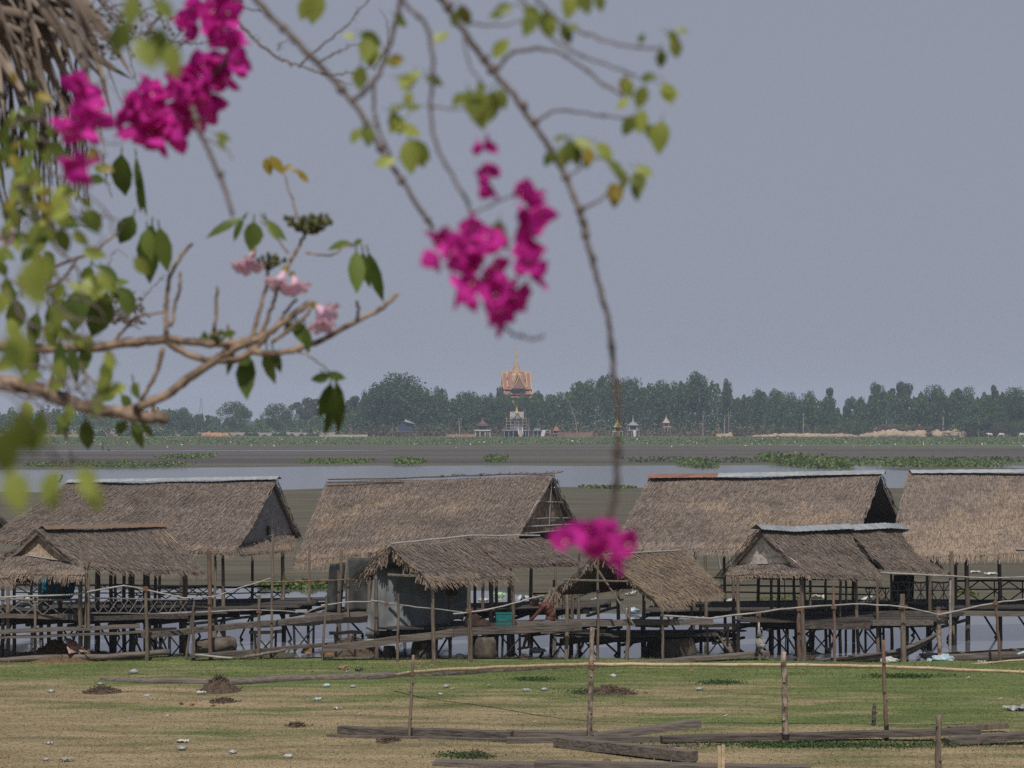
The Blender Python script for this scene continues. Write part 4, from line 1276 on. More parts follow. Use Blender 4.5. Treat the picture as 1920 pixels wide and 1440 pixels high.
# dugout boats
def boat(label, bow, stern, beam, depth, rise=0.5, mat=WOOD, n=22):
    bow, stern = Vector(bow), Vector(stern)
    d = (stern - bow)
    side = V(-d.y, d.x, 0).normalized()
    t = thing('dugout_boat', label, 'boat', lerp(bow, stern, .5) - V(0, 0, depth))
    m = MB()
    vs, fs = [], []
    K = 9
    for i in range(n + 1):
        q = i / n
        e = abs(2 * q - 1)
        w = beam / 2 * (1 - .62 * e ** 2.6)
        z = (rise * max(0, 1 - q / .28) ** 1.6 + rise * .45 * max(0, (q - .75) / .25) ** 1.6)
        dp = depth * (1 - .8 * e ** 4)
        c = lerp(bow - V(0, 0, rise), stern - V(0, 0, rise * .45), q) + V(0, 0, z)
        for sh, sc in ((0, 1.0), (1, .84)):
            for k in range(K):
                a_ = math.pi * k / (K - 1)
                vs.append(c + side * (math.cos(a_) * w * sc) + V(0, 0, -math.sin(a_) * dp * (1 if not sh else .86)))
    S_ = 2 * K
    for i in range(n):
        for k in range(K - 1):
            a_ = i * S_ + k
            fs.append((a_, a_ + 1, a_ + S_ + 1, a_ + S_))
            fs.append((a_ + K + S_, a_ + K + S_ + 1, a_ + K + 1, a_ + K))
        for k in (0, K - 1):
            a_ = i * S_ + k
            fs.append((a_, a_ + K, a_ + K + S_, a_ + S_))
    for base in (0, n * S_):
        fs.append(tuple(base + k for k in range(K)))
        fs.append(tuple(base + K + k for k in reversed(range(K))))
    m.add(vs, fs, .45)
    obj('hull', m, mat, t, True)
    for q in (.22, .5, .8):
        c = lerp(bow - V(0, 0, rise), stern - V(0, 0, rise * .45), q)
        m = MB(); m.beam(c - side * beam * .42 + V(0, 0, .0), c + side * beam * .42, .14, .04); obj('seat', m, mat, t)
    return t
boat('grey dugout boat with its raised prow beside the hanging plastic bag', P(1347, 1183, 74.2), P(1520, 1252, 71.6), .62, .34, .5)
boat('dark dugout boat with its prow under the tin capped hut, behind the other prow', P(1490, 1193, 74.6), P(1640, 1236, 72.4), .6, .34, .42, DARKW)
boat('long dugout boat whose lifted prow points right, beside the small fence post', P(1758, 1187, 72.2), P(1440, 1240, 70.7), .55, .3, .38)
boat('long grey dugout boat moored at the right edge below the lattice hut', P(1725, 1226, 72.0), P(2080, 1206, 72.6), .7, .5, .05)
log_thing('plank', 'wet plank resting in the shallows behind the bamboo pole, left of the white bag', P(1500, 1244, 71.2), P(1660, 1228, 71.6), .3, .08, DARKW)

def heap(mb, c, rx, ry, h, n=26, amp=.35, k=3.0):
    c = Vector(c)
    o = random.uniform(0, 50)
    def f(u_, w_):
        a_, b_ = u_ * 2 - 1, w_ * 2 - 1
        r = math.sqrt(a_ * a_ + b_ * b_)
        z = .85 * max(0, 1 - r) ** 1.05 * (1 + amp * 2 * mnoise.noise(Vector((a_ * k + o, b_ * k, o))))
        z += .16 * max(0, 1 - r) * mnoise.noise(Vector((a_ * 9 + o, b_ * 9, 2)))
        return c + V(a_ * rx, b_ * ry, z * h - .02 - .6 * max(0, r - .85))
    mb.grid(f, n, n, .4)
    for i in range(int(rx * 260)):
        a_, b_ = random.gauss(0, .4), random.gauss(0, .4)
        r = math.hypot(a_, b_)
        if r > 1.1: continue
        p = c + V(a_ * rx, b_ * ry, max(0, 1 - r) ** 1.05 * h * .85 * random.uniform(.7, 1.2))
        mb.tube([p, p + V(random.uniform(-.09, .09), random.uniform(-.06, .06), random.uniform(-.02, .05))], random.uniform(.005, .014), 4)

def heap_thing(name, label, p, rx, ry, h, mat, cat):
    m = MB(); heap(m, p, rx, ry, h)
    return single(name, m, mat, label, cat, p)
heap_thing('hay_heap', 'long heap of rotting brown hay under the left planks', P(112, 1231, 71.4), 1.55, .9, .52, HAYM, 'heap')
heap_thing('hay_heap', 'low rotting hay heap right of the pink cloth', P(188, 1231, 71.5), .5, .5, .2, HAYM, 'heap')
heap_thing('mud_heap', 'rounded mud lump at the grass edge below the man', P(984, 1240, 71.4), .26, .24, .3, SOIL, 'heap')
heap_thing('mud_heap', 'mossy mud lump behind the bamboo pole, between two fence posts', P(1523, 1246, 71.4), .34, .3, .26, SOIL, 'heap')
heap_thing('weed_heap', 'dark shadowed weed mound in the water behind the tarpaulin log', P(660, 1218, 74.4), 1.0, .7, .5, SOIL, 'heap')
m = sheet(MB(), P(122, 1196, 70.9), P(134, 1198, 71.1), P(168, 1222, 70.8), P(130, 1226, 70.6), .12, 5, 10, 10)
single('crumpled_cloth', m, PINKC, 'faded pink patterned cloth dumped on the hay heap', 'cloth', P(145, 1224, 70.8), smooth=True)

# ------------------------------------------------------------------ people, basket, animals
def remeshed(mb, name, mat, voxel, parent, smooth_it=6):
    o = obj(name, mb, mat, parent, True)
    md = o.modifiers.new('join', 'REMESH')
    md.mode = 'VOXEL'
    md.voxel_size = voxel
    s2 = o.modifiers.new('soft', 'SMOOTH')
    s2.iterations = smooth_it
    s2.factor = .5
    dg = bpy.context.evaluated_depsgraph_get()
    me = bpy.data.meshes.new_from_object(o.evaluated_get(dg))
    o.modifiers.clear()
    o.data = me
    me.polygons.foreach_set('use_smooth', [True] * len(me.polygons))
    if not me.materials:
        me.materials.append(mat)
    return o

def limb(m, pts, rs, seg=10):
    """tapering limb with round joints"""
    for i in range(len(pts) - 1):
        m.tube([pts[i], lerp(Vector(pts[i]), Vector(pts[i + 1]), .5), pts[i + 1]], [rs[i], (rs[i] + rs[i + 1]) / 2, rs[i + 1]], seg)
    for p, r in zip(pts, rs):
        m.blob(p, (r, r, r), 0, seg=10, ring=6)

def hand(m, wrist, d, up, s=1.0, curl=.5):
    d, up = Vector(d).normalized(), Vector(up).normalized()
    sd_ = d.cross(up).normalized()
    pc = Vector(wrist) + d * .045 * s
    limb(m, [wrist, pc, pc + d * .04 * s], [.024 * s, .03 * s, .028 * s])
    for i, L in enumerate((.070, .080, .075, .058)):
        b0 = pc + d * .04 * s + sd_ * (i - 1.5) * .019 * s
        b1 = b0 + (d - up * curl * .4) .normalized() * L * .5 * s
        b2 = b1 + (d - up * curl * 1.2).normalized() * L * .5 * s
        limb(m, [b0, b1, b2], [.0095 * s, .009 * s, .008 * s], 8)
    t0 = pc - sd_ * .028 * s
    limb(m, [t0, t0 + (d * .5 - sd_ * .8).normalized() * .035 * s, t0 + (d * 1.0 - sd_ * .6).normalized() * .06 * s], [.011 * s, .010 * s, .009 * s], 8)

# man sitting on the log, seen in profile with his back to the right
D0 = 72.0
o_ = P(1014, 1172, D0)                              # where he sits
o_ = P(1026, 1175, D0)
t = thing('person', 'bare-backed man with black hair sitting on the deck log, leaning forward over his hands', 'person', o_)
m = MB()
hip = o_ + V(.06, .12, .11)
mid_ = o_ + V(.11, .12, .31)
chest = o_ + V(-.02, .12, .52)
neck = o_ + V(-.20, .10, .62)
head = o_ + V(-.345, .08, .67)
for p, r in ((hip, (.155, .175, .13)), (lerp(hip, mid_, .5), (.135, .165, .13)), (mid_, (.125, .16, .14)), (lerp(mid_, chest, .5), (.13, .175, .15)), (chest, (.16, .2, .15)), (lerp(chest, neck, .5), (.11, .165, .09))):
    m.blob(p, r, 0)
limb(m, [lerp(chest, neck, .6), neck, head + V(.03, 0, -.06)], [.075, .06, .055])
m.blob(head, (.098, .075, .112), 0, seg=14, ring=10)
m.blob(head + V(-.06, 0, -.055), (.05, .05, .05), 0)                      # jaw
m.tube([head + V(-.092, 0, .01), head + V(-.118, 0, -.03), head + V(-.09, 0, -.038)], [.008, .015, .010], 7)   # nose
m.blob(head + V(-.088, 0, -.062), (.016, .024, .009), 0)                  # lips
for sy in (-1, 1):
    m.blob(head + V(-.082, sy * .03, .012), (.012, .016, .011), 0)
    m.blob(head + V(.012, sy * .076, -.015), (.020, .010, .030), 0)       # ear
    sh = chest + V(-.06, sy * .19, .05)
    el = o_ + V(-.36, .12 + sy * .17, .26)
    wr = o_ + V(-.52, .12 + sy * .10, .07)
    limb(m, [sh, lerp(sh, el, .5), el, lerp(el, wr, .5), wr], [.062, .052, .043, .040, .029])
    hand(m, wr, V(-.5, 0, -.6), V(-.6, 0, .6), 1.0, .6)
    kn = o_ + V(-.50, .12 + sy * .13, -.06)
    an = o_ + V(-.50 + (.02 if sy > 0 else -.12), .12 + sy * .12, -.53)
    limb(m, [hip + V(-.02, sy * .09, -.03), lerp(hip, kn, .55) + V(0, sy * .09, 0), kn, lerp(kn, an, .4) + V(.02, 0, 0), an], [.095, .082, .058, .055, .036])
    limb(m, [an + V(.02, 0, -.02), an + V(-.06, 0, -.07), an + V(-.16, 0, -.085)], [.035, .034, .024])
bd = remeshed(m, 'body', SKIN, .011, t, 4)
m = MB()
m.blob(head + V(.028, 0, .042), (.118, .096, .108), .08, seg=14, ring=10)
m.blob(head + V(.07, 0, -.01), (.06, .08, .08), .08)
remeshed(m, 'hair', HAIR, .012, t, 2)
m = MB()
m.blob(hip + V(0, 0, -.02), (.17, .19, .12), 0)
for sy in (-1, 1):
    kn = o_ + V(-.50, .12 + sy * .13, -.06)
    limb(m, [hip + V(-.02, sy * .09, -.02), lerp(hip, kn, .8) + V(0, sy * .03, .01)], [.115, .095])
remeshed(m, 'shorts', SHORTS, .016, t, 4)

def crate(label, c, w, dp, h, mat, rz=0):
    t = thing('plastic_crate', label, 'crate', c)
    c = Vector(c)
    m = MB()
    for sx, sy, lx, ly in ((0, -1, w, .012), (0, 1, w, .012), (-1, 0, .012, dp), (1, 0, .012, dp)):
        px_, py_ = sx * w / 2, sy * dp / 2
        for i in range(7):
            z = .03 + (h * .62) * i / 6
            m.box(c + V(px_, py_, z), (lx, ly, .012), 0, .5)
        k = 9
        for i in range(k + 1):
            f_ = i / k - .5
            m.box(c + V(px_ + (f_ * w if lx > ly else 0), py_ + (f_ * dp if ly > lx else 0), h * .33), (.010 if lx > ly else .014, .014 if lx > ly else .010, h * .66), 0, .5)
        m.box(c + V(px_, py_, h * .82), (lx + .001, ly + .001, h * .36), 0, .4)
    m.box(c + V(0, 0, .012), (w - .03, dp - .03, .02), 0, .5)
    obj('basket', m, mat, t)
    m = MB()
    for sx, sy, lx, ly in ((0, -1, w + .05, .035), (0, 1, w + .05, .035), (-1, 0, .035, dp - .02), (1, 0, .035, dp - .02)):
        m.box(c + V(sx * w / 2, sy * dp / 2, h), (lx, ly, .03), 0, .6)
    obj('rim', m, mat, t)
man = t
man.scale = (1.14, 1.1, 1.1)
crate('teal plastic crate with square holes standing on the deck left of the man', P(945, 1181, 72.0), .46, .34, .5, TEAL)
m = MB()
m.blob(P(886, 1168, 72.2), (.26, .22, .26), .25, 4, .3)
m.blob(P(902, 1172, 72.2), (.34, .22, .16), .3, 4, .6)
tb = single('cloth_bundle', m, BUNDLE, 'dark brown bundle of cloth on the deck between tarpaulin and teal crate', 'bundle', P(890, 1182, 72.2), smooth=True)
m = sheet(MB(), P(888, 1160, 71.9), P(912, 1164, 71.9), P(922, 1180, 71.85), P(892, 1182, 71.8), .05, 6, 10, 8)
obj('folded_sheet', m, GREENC, tb, True)


# two figures far out on the mud
def small_person(label, px, py, D, hgt, crouch, shirt):
    c = P(px, py, D); c.z = float(ground_z(c.x, D))
    t = thing('person', label, 'person', c, 'far people on the mud')
    m = MB()
    k = hgt / 1.65
    if crouch:
        hp, nk = c + V(.1, 0, .35), c + V(-.12, 0, .85)
        legs = [[hp, c + V(-.25, s_ * .15, .5), c + V(0, s_ * .15, .03)] for s_ in (-1, 1)]
    else:
        hp, nk = c + V(.05, 0, .85 * k), c + V(-.12, 0, 1.38 * k)
        legs = [[hp, c + V(.02, s_ * .12, .45 * k), c + V(.0, s_ * .14, .03)] for s_ in (-1, 1)]
    for l in legs: limb(m, l, [.1, .075, .05])
    limb(m, [hp, lerp(hp, nk, .6), nk], [.15, .17, .09])
    limb(m, [nk, nk + V(-.05, 0, .12)], [.055, .055])
    m.blob(nk + V(-.07, 0, .22), (.1, .09, .12), 0)
    for s_ in (-1, 1):
        limb(m, [nk + V(0, s_ * .19, -.06), nk + V(-.15, s_ * .22, -.32), nk + V(-.3, s_ * .15, -.5)], [.055, .045, .035])
    remeshed(m, 'body', SKIN, .035, t, 2)
    m = MB(); limb(m, [lerp(hp, nk, .2), lerp(hp, nk, .6), lerp(hp, nk, .95)], [.17, .19, .13]); remeshed(m, 'shirt', shirt, .035, t, 2)
    m = MB(); m.blob(nk + V(-.05, 0, .27), (.11, .1, .09), 0); obj('hair', m, HAIR, t, True)
small_person('small dark figure standing far out on the mud at left', 193, 851, 580, 1.6, False, basic('dark_shirt', (.02, .02, .025), (.05, .05, .06)))
small_person('small dark figure crouching far out on the mud, right of the standing one', 204, 851, 580, 1.6, True, SHORTS)

COWM = basic('cream_hide', (.42, .37, .31), (.62, .57, .50), 3, var=.0, bmp=0)
def cow_parts(t, c, graze):
    m = MB()
    c = Vector(c)
    limb(m, [c + V(-.6, 0, 1.08), c + V(0, 0, 1.0), c + V(.65, 0, 1.05)], [.33, .38, .32])
    m.blob(c + V(-.5, 0, 1.4), (.2, .13, .16), 0)                          # hump
    hd = c + V(-1.25, 0, .45 if graze else 1.35)
    limb(m, [c + V(-.75, 0, 1.2), lerp(c + V(-.75, 0, 1.2), hd, .6), hd], [.24, .17, .13])
    limb(m, [hd, hd + V(-.22, 0, -.25)], [.13, .085])
    for s_ in (-1, 1):
        limb(m, [c + V(-.62, s_ * .2, .9), c + V(-.6, s_ * .2, .45), c + V(-.62, s_ * .2, .03)], [.13, .075, .06])
        limb(m, [c + V(.68, s_ * .2, .95), c + V(.58, s_ * .2, .7), c + V(.78, s_ * .2, .45), c + V(.72, s_ * .2, .03)], [.2, .13, .075, .06])
        limb(m, [hd + V(.03, s_ * .12, .06), hd + V(.05, s_ * .3, .06)], [.05, .03])
    remeshed(m, 'body', COWM, .05, t, 3)
    m = MB(); m.tube([c + V(.95, 0, 1.15), c + V(1.03, 0, .8), c + V(1.0, 0, .4)], [.04, .025, .05], 6); obj('tail', m, COWM, t)
    for s_ in (-1, 1):
        m = MB(); m.tube([hd + V(.02, s_ * .08, .12), hd + V(.05, s_ * .2, .22), hd + V(0, s_ * .2, .36)], [.03, .022, .008], 6); obj('horn', m, DARKW, t)
for px, D, gr, rz, lab in ((1856, 1064, False, .2, 'cream cow standing on the far shore below the green bushes'), (1878, 1060, True, -.1, 'cream cow grazing on the far shore, middle one of three'), (1916, 1062, True, .4, 'cream cow grazing on the far shore at the right edge')):
    c = V((px - 960) / F * D, D, float(ground_z((px - 960) / F * D, D)))
    t = thing('cow', lab, 'cow', c, 'cows on the far shore')
    cow_parts(t, c, gr)
    t.rotation_euler.z = rz
    t.scale = (1.25, 1.25, 1.25)

# ------------------------------------------------------------------ fence, boards and litter on the bank
def bank_post(label, px, py, top, r, mat=POSTW, ptop=None, split=False, lash=None):
    c = B(px, py)
    D = c.y
    a_ = c - V(0, 0, .15)
    b_ = P(ptop or px, top, D)
    t = thing('fence_post', label, 'post', c)
    m = MB()
    if split:
        for dx in (-.035, .035):
            m.beam(a_ + V(dx, 0, 0), b_ + V(dx, 0, random.uniform(-.05, .02)), .055, .06, 4, .006)
    else:
        m.tube(wavy([a_, lerp(a_, b_, .5) + V(random.uniform(-.02, .02), 0, 0), b_], 5, r * .25), [r * 1.12, r * .9], 10, None, .1)
        for k in range(3):
            q = lerp(a_, b_, random.uniform(.2, .9)) + V(random.uniform(-r, r), -r * .9, 0)
            m.tube([q, q + V(random.uniform(-.06, .06), -.03, .02)], .02, 5)
    obj('pole', m, mat, t, not split)
    for ly in (lash or []):
        m = MB()
        q = P(lerp(px, ptop or px, (py - ly) / (py - top)), ly, D)
        for k in range(5):
            m.lathe(q + V(0, 0, k * .022 - .05), [(r * 1.0, -.012), (r * 1.3, -.006), (r * 1.3, .006), (r * 1.0, .012)], 10)
        obj('lashing', m, ROPE if ly < 1300 else DARKW, t, True)
bank_post('thin dark stick post at the left end of the bamboo pole', 767, 1384, 1228, .035, POSTW, 775, lash=[1263])
bank_post('stout peeling post carrying the bamboo pole, under the tan shelter', 1106, 1390, 1176, .055, BARKP, 1111, lash=[1250])
bank_post('pale patchy post with red streaks, right of the peeling one', 1473, 1393, 1222, .065, BARKP, 1469, lash=[1380])
bank_post('bent brown post rising past the dugout boat hull at right', 1663, 1387, 1200, .042, REDW, 1656, lash=[1363])
bank_post('short dark stump post left of the bent brown post', 1637, 1362, 1320, .045, WOOD, 1640)
bank_post('grey weathered post standing in front of the boards at right', 1760, 1462, 1340, .06, POSTW, 1759)
bank_post('split fresh yellow stake at the bottom edge', 1351, 1470, 1397, .06, BAMBOO, 1352, split=True)

def bamboo_pole(label, pts, r):
    m = MB()
    t = thing('bamboo_pole', label, 'bamboo pole', pts[0])
    pts = wavy(pts, 5, .012)
    m.tube(pts, [r, r * .75], 10)
    L = 0
    for a_, b_ in zip(pts, pts[1:]):
        q = lerp(a_, b_, random.random())
        m.lathe(q, [(r * .9, -.02), (r * 1.12, -.008), (r * 1.12, .008), (r * .9, .02)], 10, .0, (b_ - a_))
    obj('culm', m, BAMBOO, t, True)
bamboo_pole('long pale bamboo pole tied across the fence posts', [P(738, 1266, 62.0), P(800, 1258, 60), P(960, 1250, 57), P(1106, 1246, 54.4), P(1300, 1246, 54.2), P(1470, 1247, 54.1), P(1657, 1250, 54), P(1800, 1256, 54), P(1980, 1262, 54)], .046)
bamboo_pole('thin bamboo pole sloping up to the right edge beside the white bag', [P(1760, 1250, 70), P(1850, 1243, 70), P(1975, 1232, 70)], .035)

def board(label, x0, y0, x1, y1, w, h, lift=0.0, lift1=0.0, mat=WOOD, cat='board', n=10):
    a_, b_ = B(x0, y0), B(x1, y1)
    m = MB()
    m.beam(a_ + V(0, 0, h / 2 + lift), b_ + V(0, 0, h / 2 + lift1), w, h, n, .008)
    return single('plank', m, mat, label, cat, lerp(a_, b_, .5))
board('thick squared grey board at the left of the board row', 636, 1376, 960, 1386, .3, .17)
board('thin split board lying in front of the thick grey one', 612, 1382, 1000, 1391, .12, .06)
board('second squared board overlapping the first, left of the peeling post', 950, 1382, 1120, 1384, .3, .15)
board('long plank whose right end lies under the raised board', 950, 1392, 1310, 1391, .22, .11)
board('raised board with a dark shaded front, propped up at its right end', 1112, 1389, 1312, 1386, .34, .15, .0, .28)
board('long grey board running behind the pale patchy post', 1240, 1394, 1835, 1387, .34, .12, .03, .12)
board('short reddish board end sticking out behind the long grey board', 1780, 1377, 1887, 1373, .2, .12, .05, .1, POSTW)
board('grey board reaching the right edge in front of the others', 1775, 1399, 2010, 1392, .36, .14, .02, .18)
board('heavy weathered beam slanting down in front of the peeling post', 1046, 1402, 1300, 1432, .3, .2, .03, .05)
board('long grey plank along the bottom edge', 815, 1434, 1380, 1449, .42, .09)
board('heavy plank on the bottom edge beside the split yellow stake', 1004, 1442, 1520, 1452, .4, .16)
board('thin yellowish lath behind the yellow stake', 1160, 1402, 1306, 1400, .09, .05, mat=POSTW)
m = MB()
def palmlog(label, pts, r0, r1, mat=WOOD):
    m = MB()
    m.tube(wavy(pts, 6, .02), [r0, r1], 10, None, .12)
    return single('fallen_trunk', m, mat, label, 'log', pts[0], smooth=True)
palmlog('long half buried palm trunk lying across the grass behind the soil heap', [B(190, 1276), B(300, 1282) + V(0, 0, .05), B(420, 1283) + V(0, 0, .06), B(560, 1277) + V(0, 0, .05), B(745, 1268)], .09, .13)
palmlog('grey log lying behind the bamboo pole on the grass', [B(690, 1273), B(840, 1266) + V(0, 0, .02), B(1000, 1256) + V(0, 0, .02), B(1180, 1248)], .08, .07)

heap_thing('soil_heap', 'tall dark heap of dug soil on the grass in front of the palm trunk', B(412, 1296), .62, .6, .5, SOIL, 'heap')
heap_thing('soil_heap', 'flat brown heap with a plastic rag, left of the tall soil heap', B(192, 1299), .6, .5, .22, SOIL, 'heap')
heap_thing('soil_heap', 'low weedy heap with dark clods right of the peeling post', B(1142, 1301), .9, .6, .24, SOIL, 'heap')
heap_thing('soil_heap', 'small crumbly clod patch below the tall soil heap', B(420, 1317), .48, .35, .14, SOIL, 'heap')
heap_thing('soil_heap', 'small earthy heap above the long bottom plank', B(893, 1418), .4, .3, .14, SOIL, 'heap')
heap_thing('soil_heap', 'tiny dark clods in front of the left boards', B(730, 1391), .34, .25, .1, SOIL, 'heap')
heap_thing('soil_heap', 'low row of dark clods left of the board row', B(556, 1362), .3, .25, .12, SOIL, 'heap')
plant_c = [('weed_patch', 'flat dark weed patch on the grass below the bamboo pole', 1002, 1276, .75), ('weed_patch', 'dark weed patch on the grass left of the pale patchy post', 1350, 1282, .8), ('weed_patch', 'long dark weed streak on the grass right of the bent brown post', 1700, 1270, 1.4),
           ('weed_patch', 'green weeds around the earthy heap above the bottom plank', 870, 1420, .7), ('weed_patch', 'weeds sprouting round the low heap right of the peeling post', 1120, 1300, 1.1), ('weed_patch', 'weeds along the foot of the long grey board', 1560, 1400, 4.0)]
for nm, lab, px, py, w in plant_c:
    c = B(px, py)
    n = int(900 * w)
    x = rng.normal(c.x, w * .4, n); y = rng.normal(c.y, .22, n)
    mb = MB()
    mb.quads(leaf_quads(np.stack([x, y, bank_z(y) + rng.uniform(0, .09, n)], -1), .045, .5), rng.uniform(0, .8, n))
    tag(obj(nm, mb, FOL['mid']), lab, 'weeds', kind='stuff')

def plastic(name, c1, c2, tr=.3):
    return basic(name, c1, c2, 14, rough=.4, spec=.5, trans=tr, var=.2, bmp=.3, bdist=.01)
PWHITE = plastic('white_plastic', (.42, .42, .41), (.60, .60, .58))
PCLEAR = plastic('clear_plastic', (.28, .29, .285), (.52, .54, .53), .35)
PBLUE = plastic('blue_plastic', (.25, .40, .47), (.62, .70, .73), .3)
PRED = plastic('red_wrapper', (.45, .06, .04), (.65, .45, .30), .2)
PPINK = plastic('pink_wrapper', (.55, .10, .30), (.70, .30, .45), .2)
PGREEN = plastic('lime_wrapper', (.35, .60, .15), (.55, .75, .30), .2)
PBLACK = plastic('black_plastic', (.015, .015, .017), (.05, .05, .055), .1)
CARD = basic('soggy_cardboard', (.13, .08, .05), (.30, .20, .14), 12, var=.2)
ORANGEB = basic('orange_husk', (.20, .085, .035), (.36, .18, .08), 12, var=.2)
litter_list = [
 ('bag', 250, 1263, .30, PCLEAR, 'large inflated clear plastic bag on the green grass above the palm trunk'),
 ('scrap', 236, 1249, .07, PPINK, 'pink tied neck scrap beside the inflated clear bag'),
 ('bag', 95, 1299, .22, PCLEAR, 'crumpled greyish plastic bag at left, beside the flat brown heap'),
 ('bag', 188, 1284, .16, PCLEAR, 'dirty plastic rag lying on top of the flat brown heap'),
 ('sheet', 377, 1301, .24, PWHITE, 'white plastic sheet on the grass just below the tall soil heap'),
 ('bottle', 276, 1306, .2, PBLUE, 'blue tinted plastic bottle lying left of the tall soil heap'),
 ('clod', 362, 1322, .2, ORANGEB, 'orange brown coconut husk below the tall soil heap'),
 ('clod', 340, 1320, .16, SOIL, 'dark clod beside the orange coconut husk'),
 ('scrap', 131, 1295, .1, PWHITE, 'small white scrap between the left bag and the flat heap'),
 ('scrap', 298, 1314, .08, PWHITE, 'tiny white scrap below the blue tinted bottle'),
 ('sheet', 343, 1393, .26, PWHITE, 'bright white foam piece on the tan grass, the largest near the bottom left'),
 ('bag', 340, 1406, .22, PCLEAR, 'flat clear bag just below the bright white foam piece'),
 ('scrap', 278, 1406, .11, PGREEN, 'lime green wrapper left of the white foam piece'),
 ('sheet', 93, 1396, .16, PWHITE, 'flat whitish sheet on the tan grass at left'),
 ('sheet', 126, 1427, .28, PCLEAR, 'torn pale plastic strip near the bottom left corner'),
 ('bag', 86, 1426, .14, PCLEAR, 'small crumpled clear bag beside the torn pale strip'),
 ('clod', 8, 1422, .2, CARD, 'pale brown lump at the bottom left edge'),
 ('bag', 436, 1413, .2, PCLEAR, 'grey crumpled bag with a pink scrap right of the foam piece'),
 ('scrap', 445, 1419, .07, PPINK, 'pink scrap beside the grey crumpled bag'),
 ('bag', 540, 1421, .2, PWHITE, 'dirty white crumpled bag near the bottom edge, below the dark clods'),
 ('scrap', 313, 1344, .12, PBLUE, 'blue and purple wrapper scraps on the tan grass below the husk'),
 ('scrap', 243, 1349, .1, PBLUE, 'small blue scrap left of the wrapper scraps'),
 ('clod', 294, 1377, .14, CARD, 'tan paper lump above the lime green wrapper'),
 ('bag', 612, 1288, .22, PBLUE, 'bluish crumpled bag on the grass left of the thin stick post'),
 ('bag', 661, 1289, .18, PCLEAR, 'round clear bag left of the thin stick post'),
 ('sheet', 595, 1313, .2, PBLUE, 'flattened pale blue bottle left of the round clear bag'),
 ('sheet', 634, 1331, .2, PCLEAR, 'flat clear sheet above the left boards'),
 ('scrap', 674, 1341, .13, PWHITE, 'white cup scrap above the thick grey board'),
 ('clod', 648, 1256, .42, CARD, 'heap of soggy brown cardboard at the grass edge left of the stick post'),
 ('bag', 672, 1258, .26, PBLACK, 'black and white rubbish bag beside the soggy cardboard'),
 ('scrap', 652, 1260, .12, PWHITE, 'white scrap in front of the soggy cardboard'),
 ('clod', 785, 1252, .26, CARD, 'reddish brown crumpled paper right of the stick post'),
 ('clod', 813, 1250, .24, CARD, 'second crumpled brown paper beside the first, behind the bamboo pole'),
 ('bag', 836, 1289, .2, PCLEAR, 'clear bag on the grass right of the stick post'),
 ('scrap', 848, 1293, .14, PWHITE, 'white rag beside the clear bag right of the stick post'),
 ('bag', 826, 1303, .13, PBLUE, 'pale blue plastic ball below the white rag'),
 ('scrap', 917, 1286, .1, PWHITE, 'white scrap on the green grass under the bamboo pole'),
 ('sheet', 986, 1296, .22, PCLEAR, 'dirty pale rag left of the peeling post'),
 ('bag', 1020, 1295, .2, PCLEAR, 'crumpled clear bag beside the dirty rag left of the peeling post'),
 ('bag', 1149, 1270, .22, PWHITE, 'whitish standing bag just below the bamboo pole, right of the peeling post'),
 ('scrap', 1187, 1392, .17, PWHITE, 'red and white packet in front of the raised board'),
 ('scrap', 1193, 1392, .12, PRED, 'red flap of the packet in front of the raised board'),
 ('scrap', 1003, 1355, .1, PWHITE, 'small white scrap above the boards left of the peeling post'),
 ('bag', 1311, 1294, .2, PCLEAR, 'clear crumpled bag left of the pale patchy post'),
 ('scrap', 1314, 1284, .08, PWHITE, 'white fleck beside the dark weed patch'),
 ('scrap', 1361, 1344, .14, PBLUE, 'dark blue bottle cap tin on the grass, left of the pale patchy post'),
 ('bag', 1387, 1391, .18, PRED, 'reddish food packet under the long grey board'),
 ('bag', 1420, 1389, .16, PBLUE, 'bluish crumpled bag under the long grey board'),
 ('sheet', 1905, 1333, .55, PCLEAR, 'large dusty plastic sheet on the grass at the right edge'),
 ('scrap', 1876, 1312, .14, PWHITE, 'white cup on the grass above the dusty sheet'),
 ('scrap', 1815, 1273, .16, PWHITE, 'white scraps below the right end of the bamboo pole'),
 ('scrap', 1296, 1259, .12, PPINK, 'pinkish scrap beneath the bamboo pole left of the pale post'),
 ('clod', 1500, 1261, .14, CARD, 'tan lump on the grass right of the pale patchy post'),
 ('scrap', 513, 1391, .1, CARD, 'small brown chip on the tan grass below the dark clods'),
 ('clod', 503, 1417, .12, CARD, 'rusty lump between the grey bag and the dirty white bag'),
 ('clod', 400, 1324, .12, SOIL, 'dark dung lump right of the orange husk'),
 ('clod', 1138, 1425, .16, CARD, 'brown lump in front of the heavy slanting beam'),
]
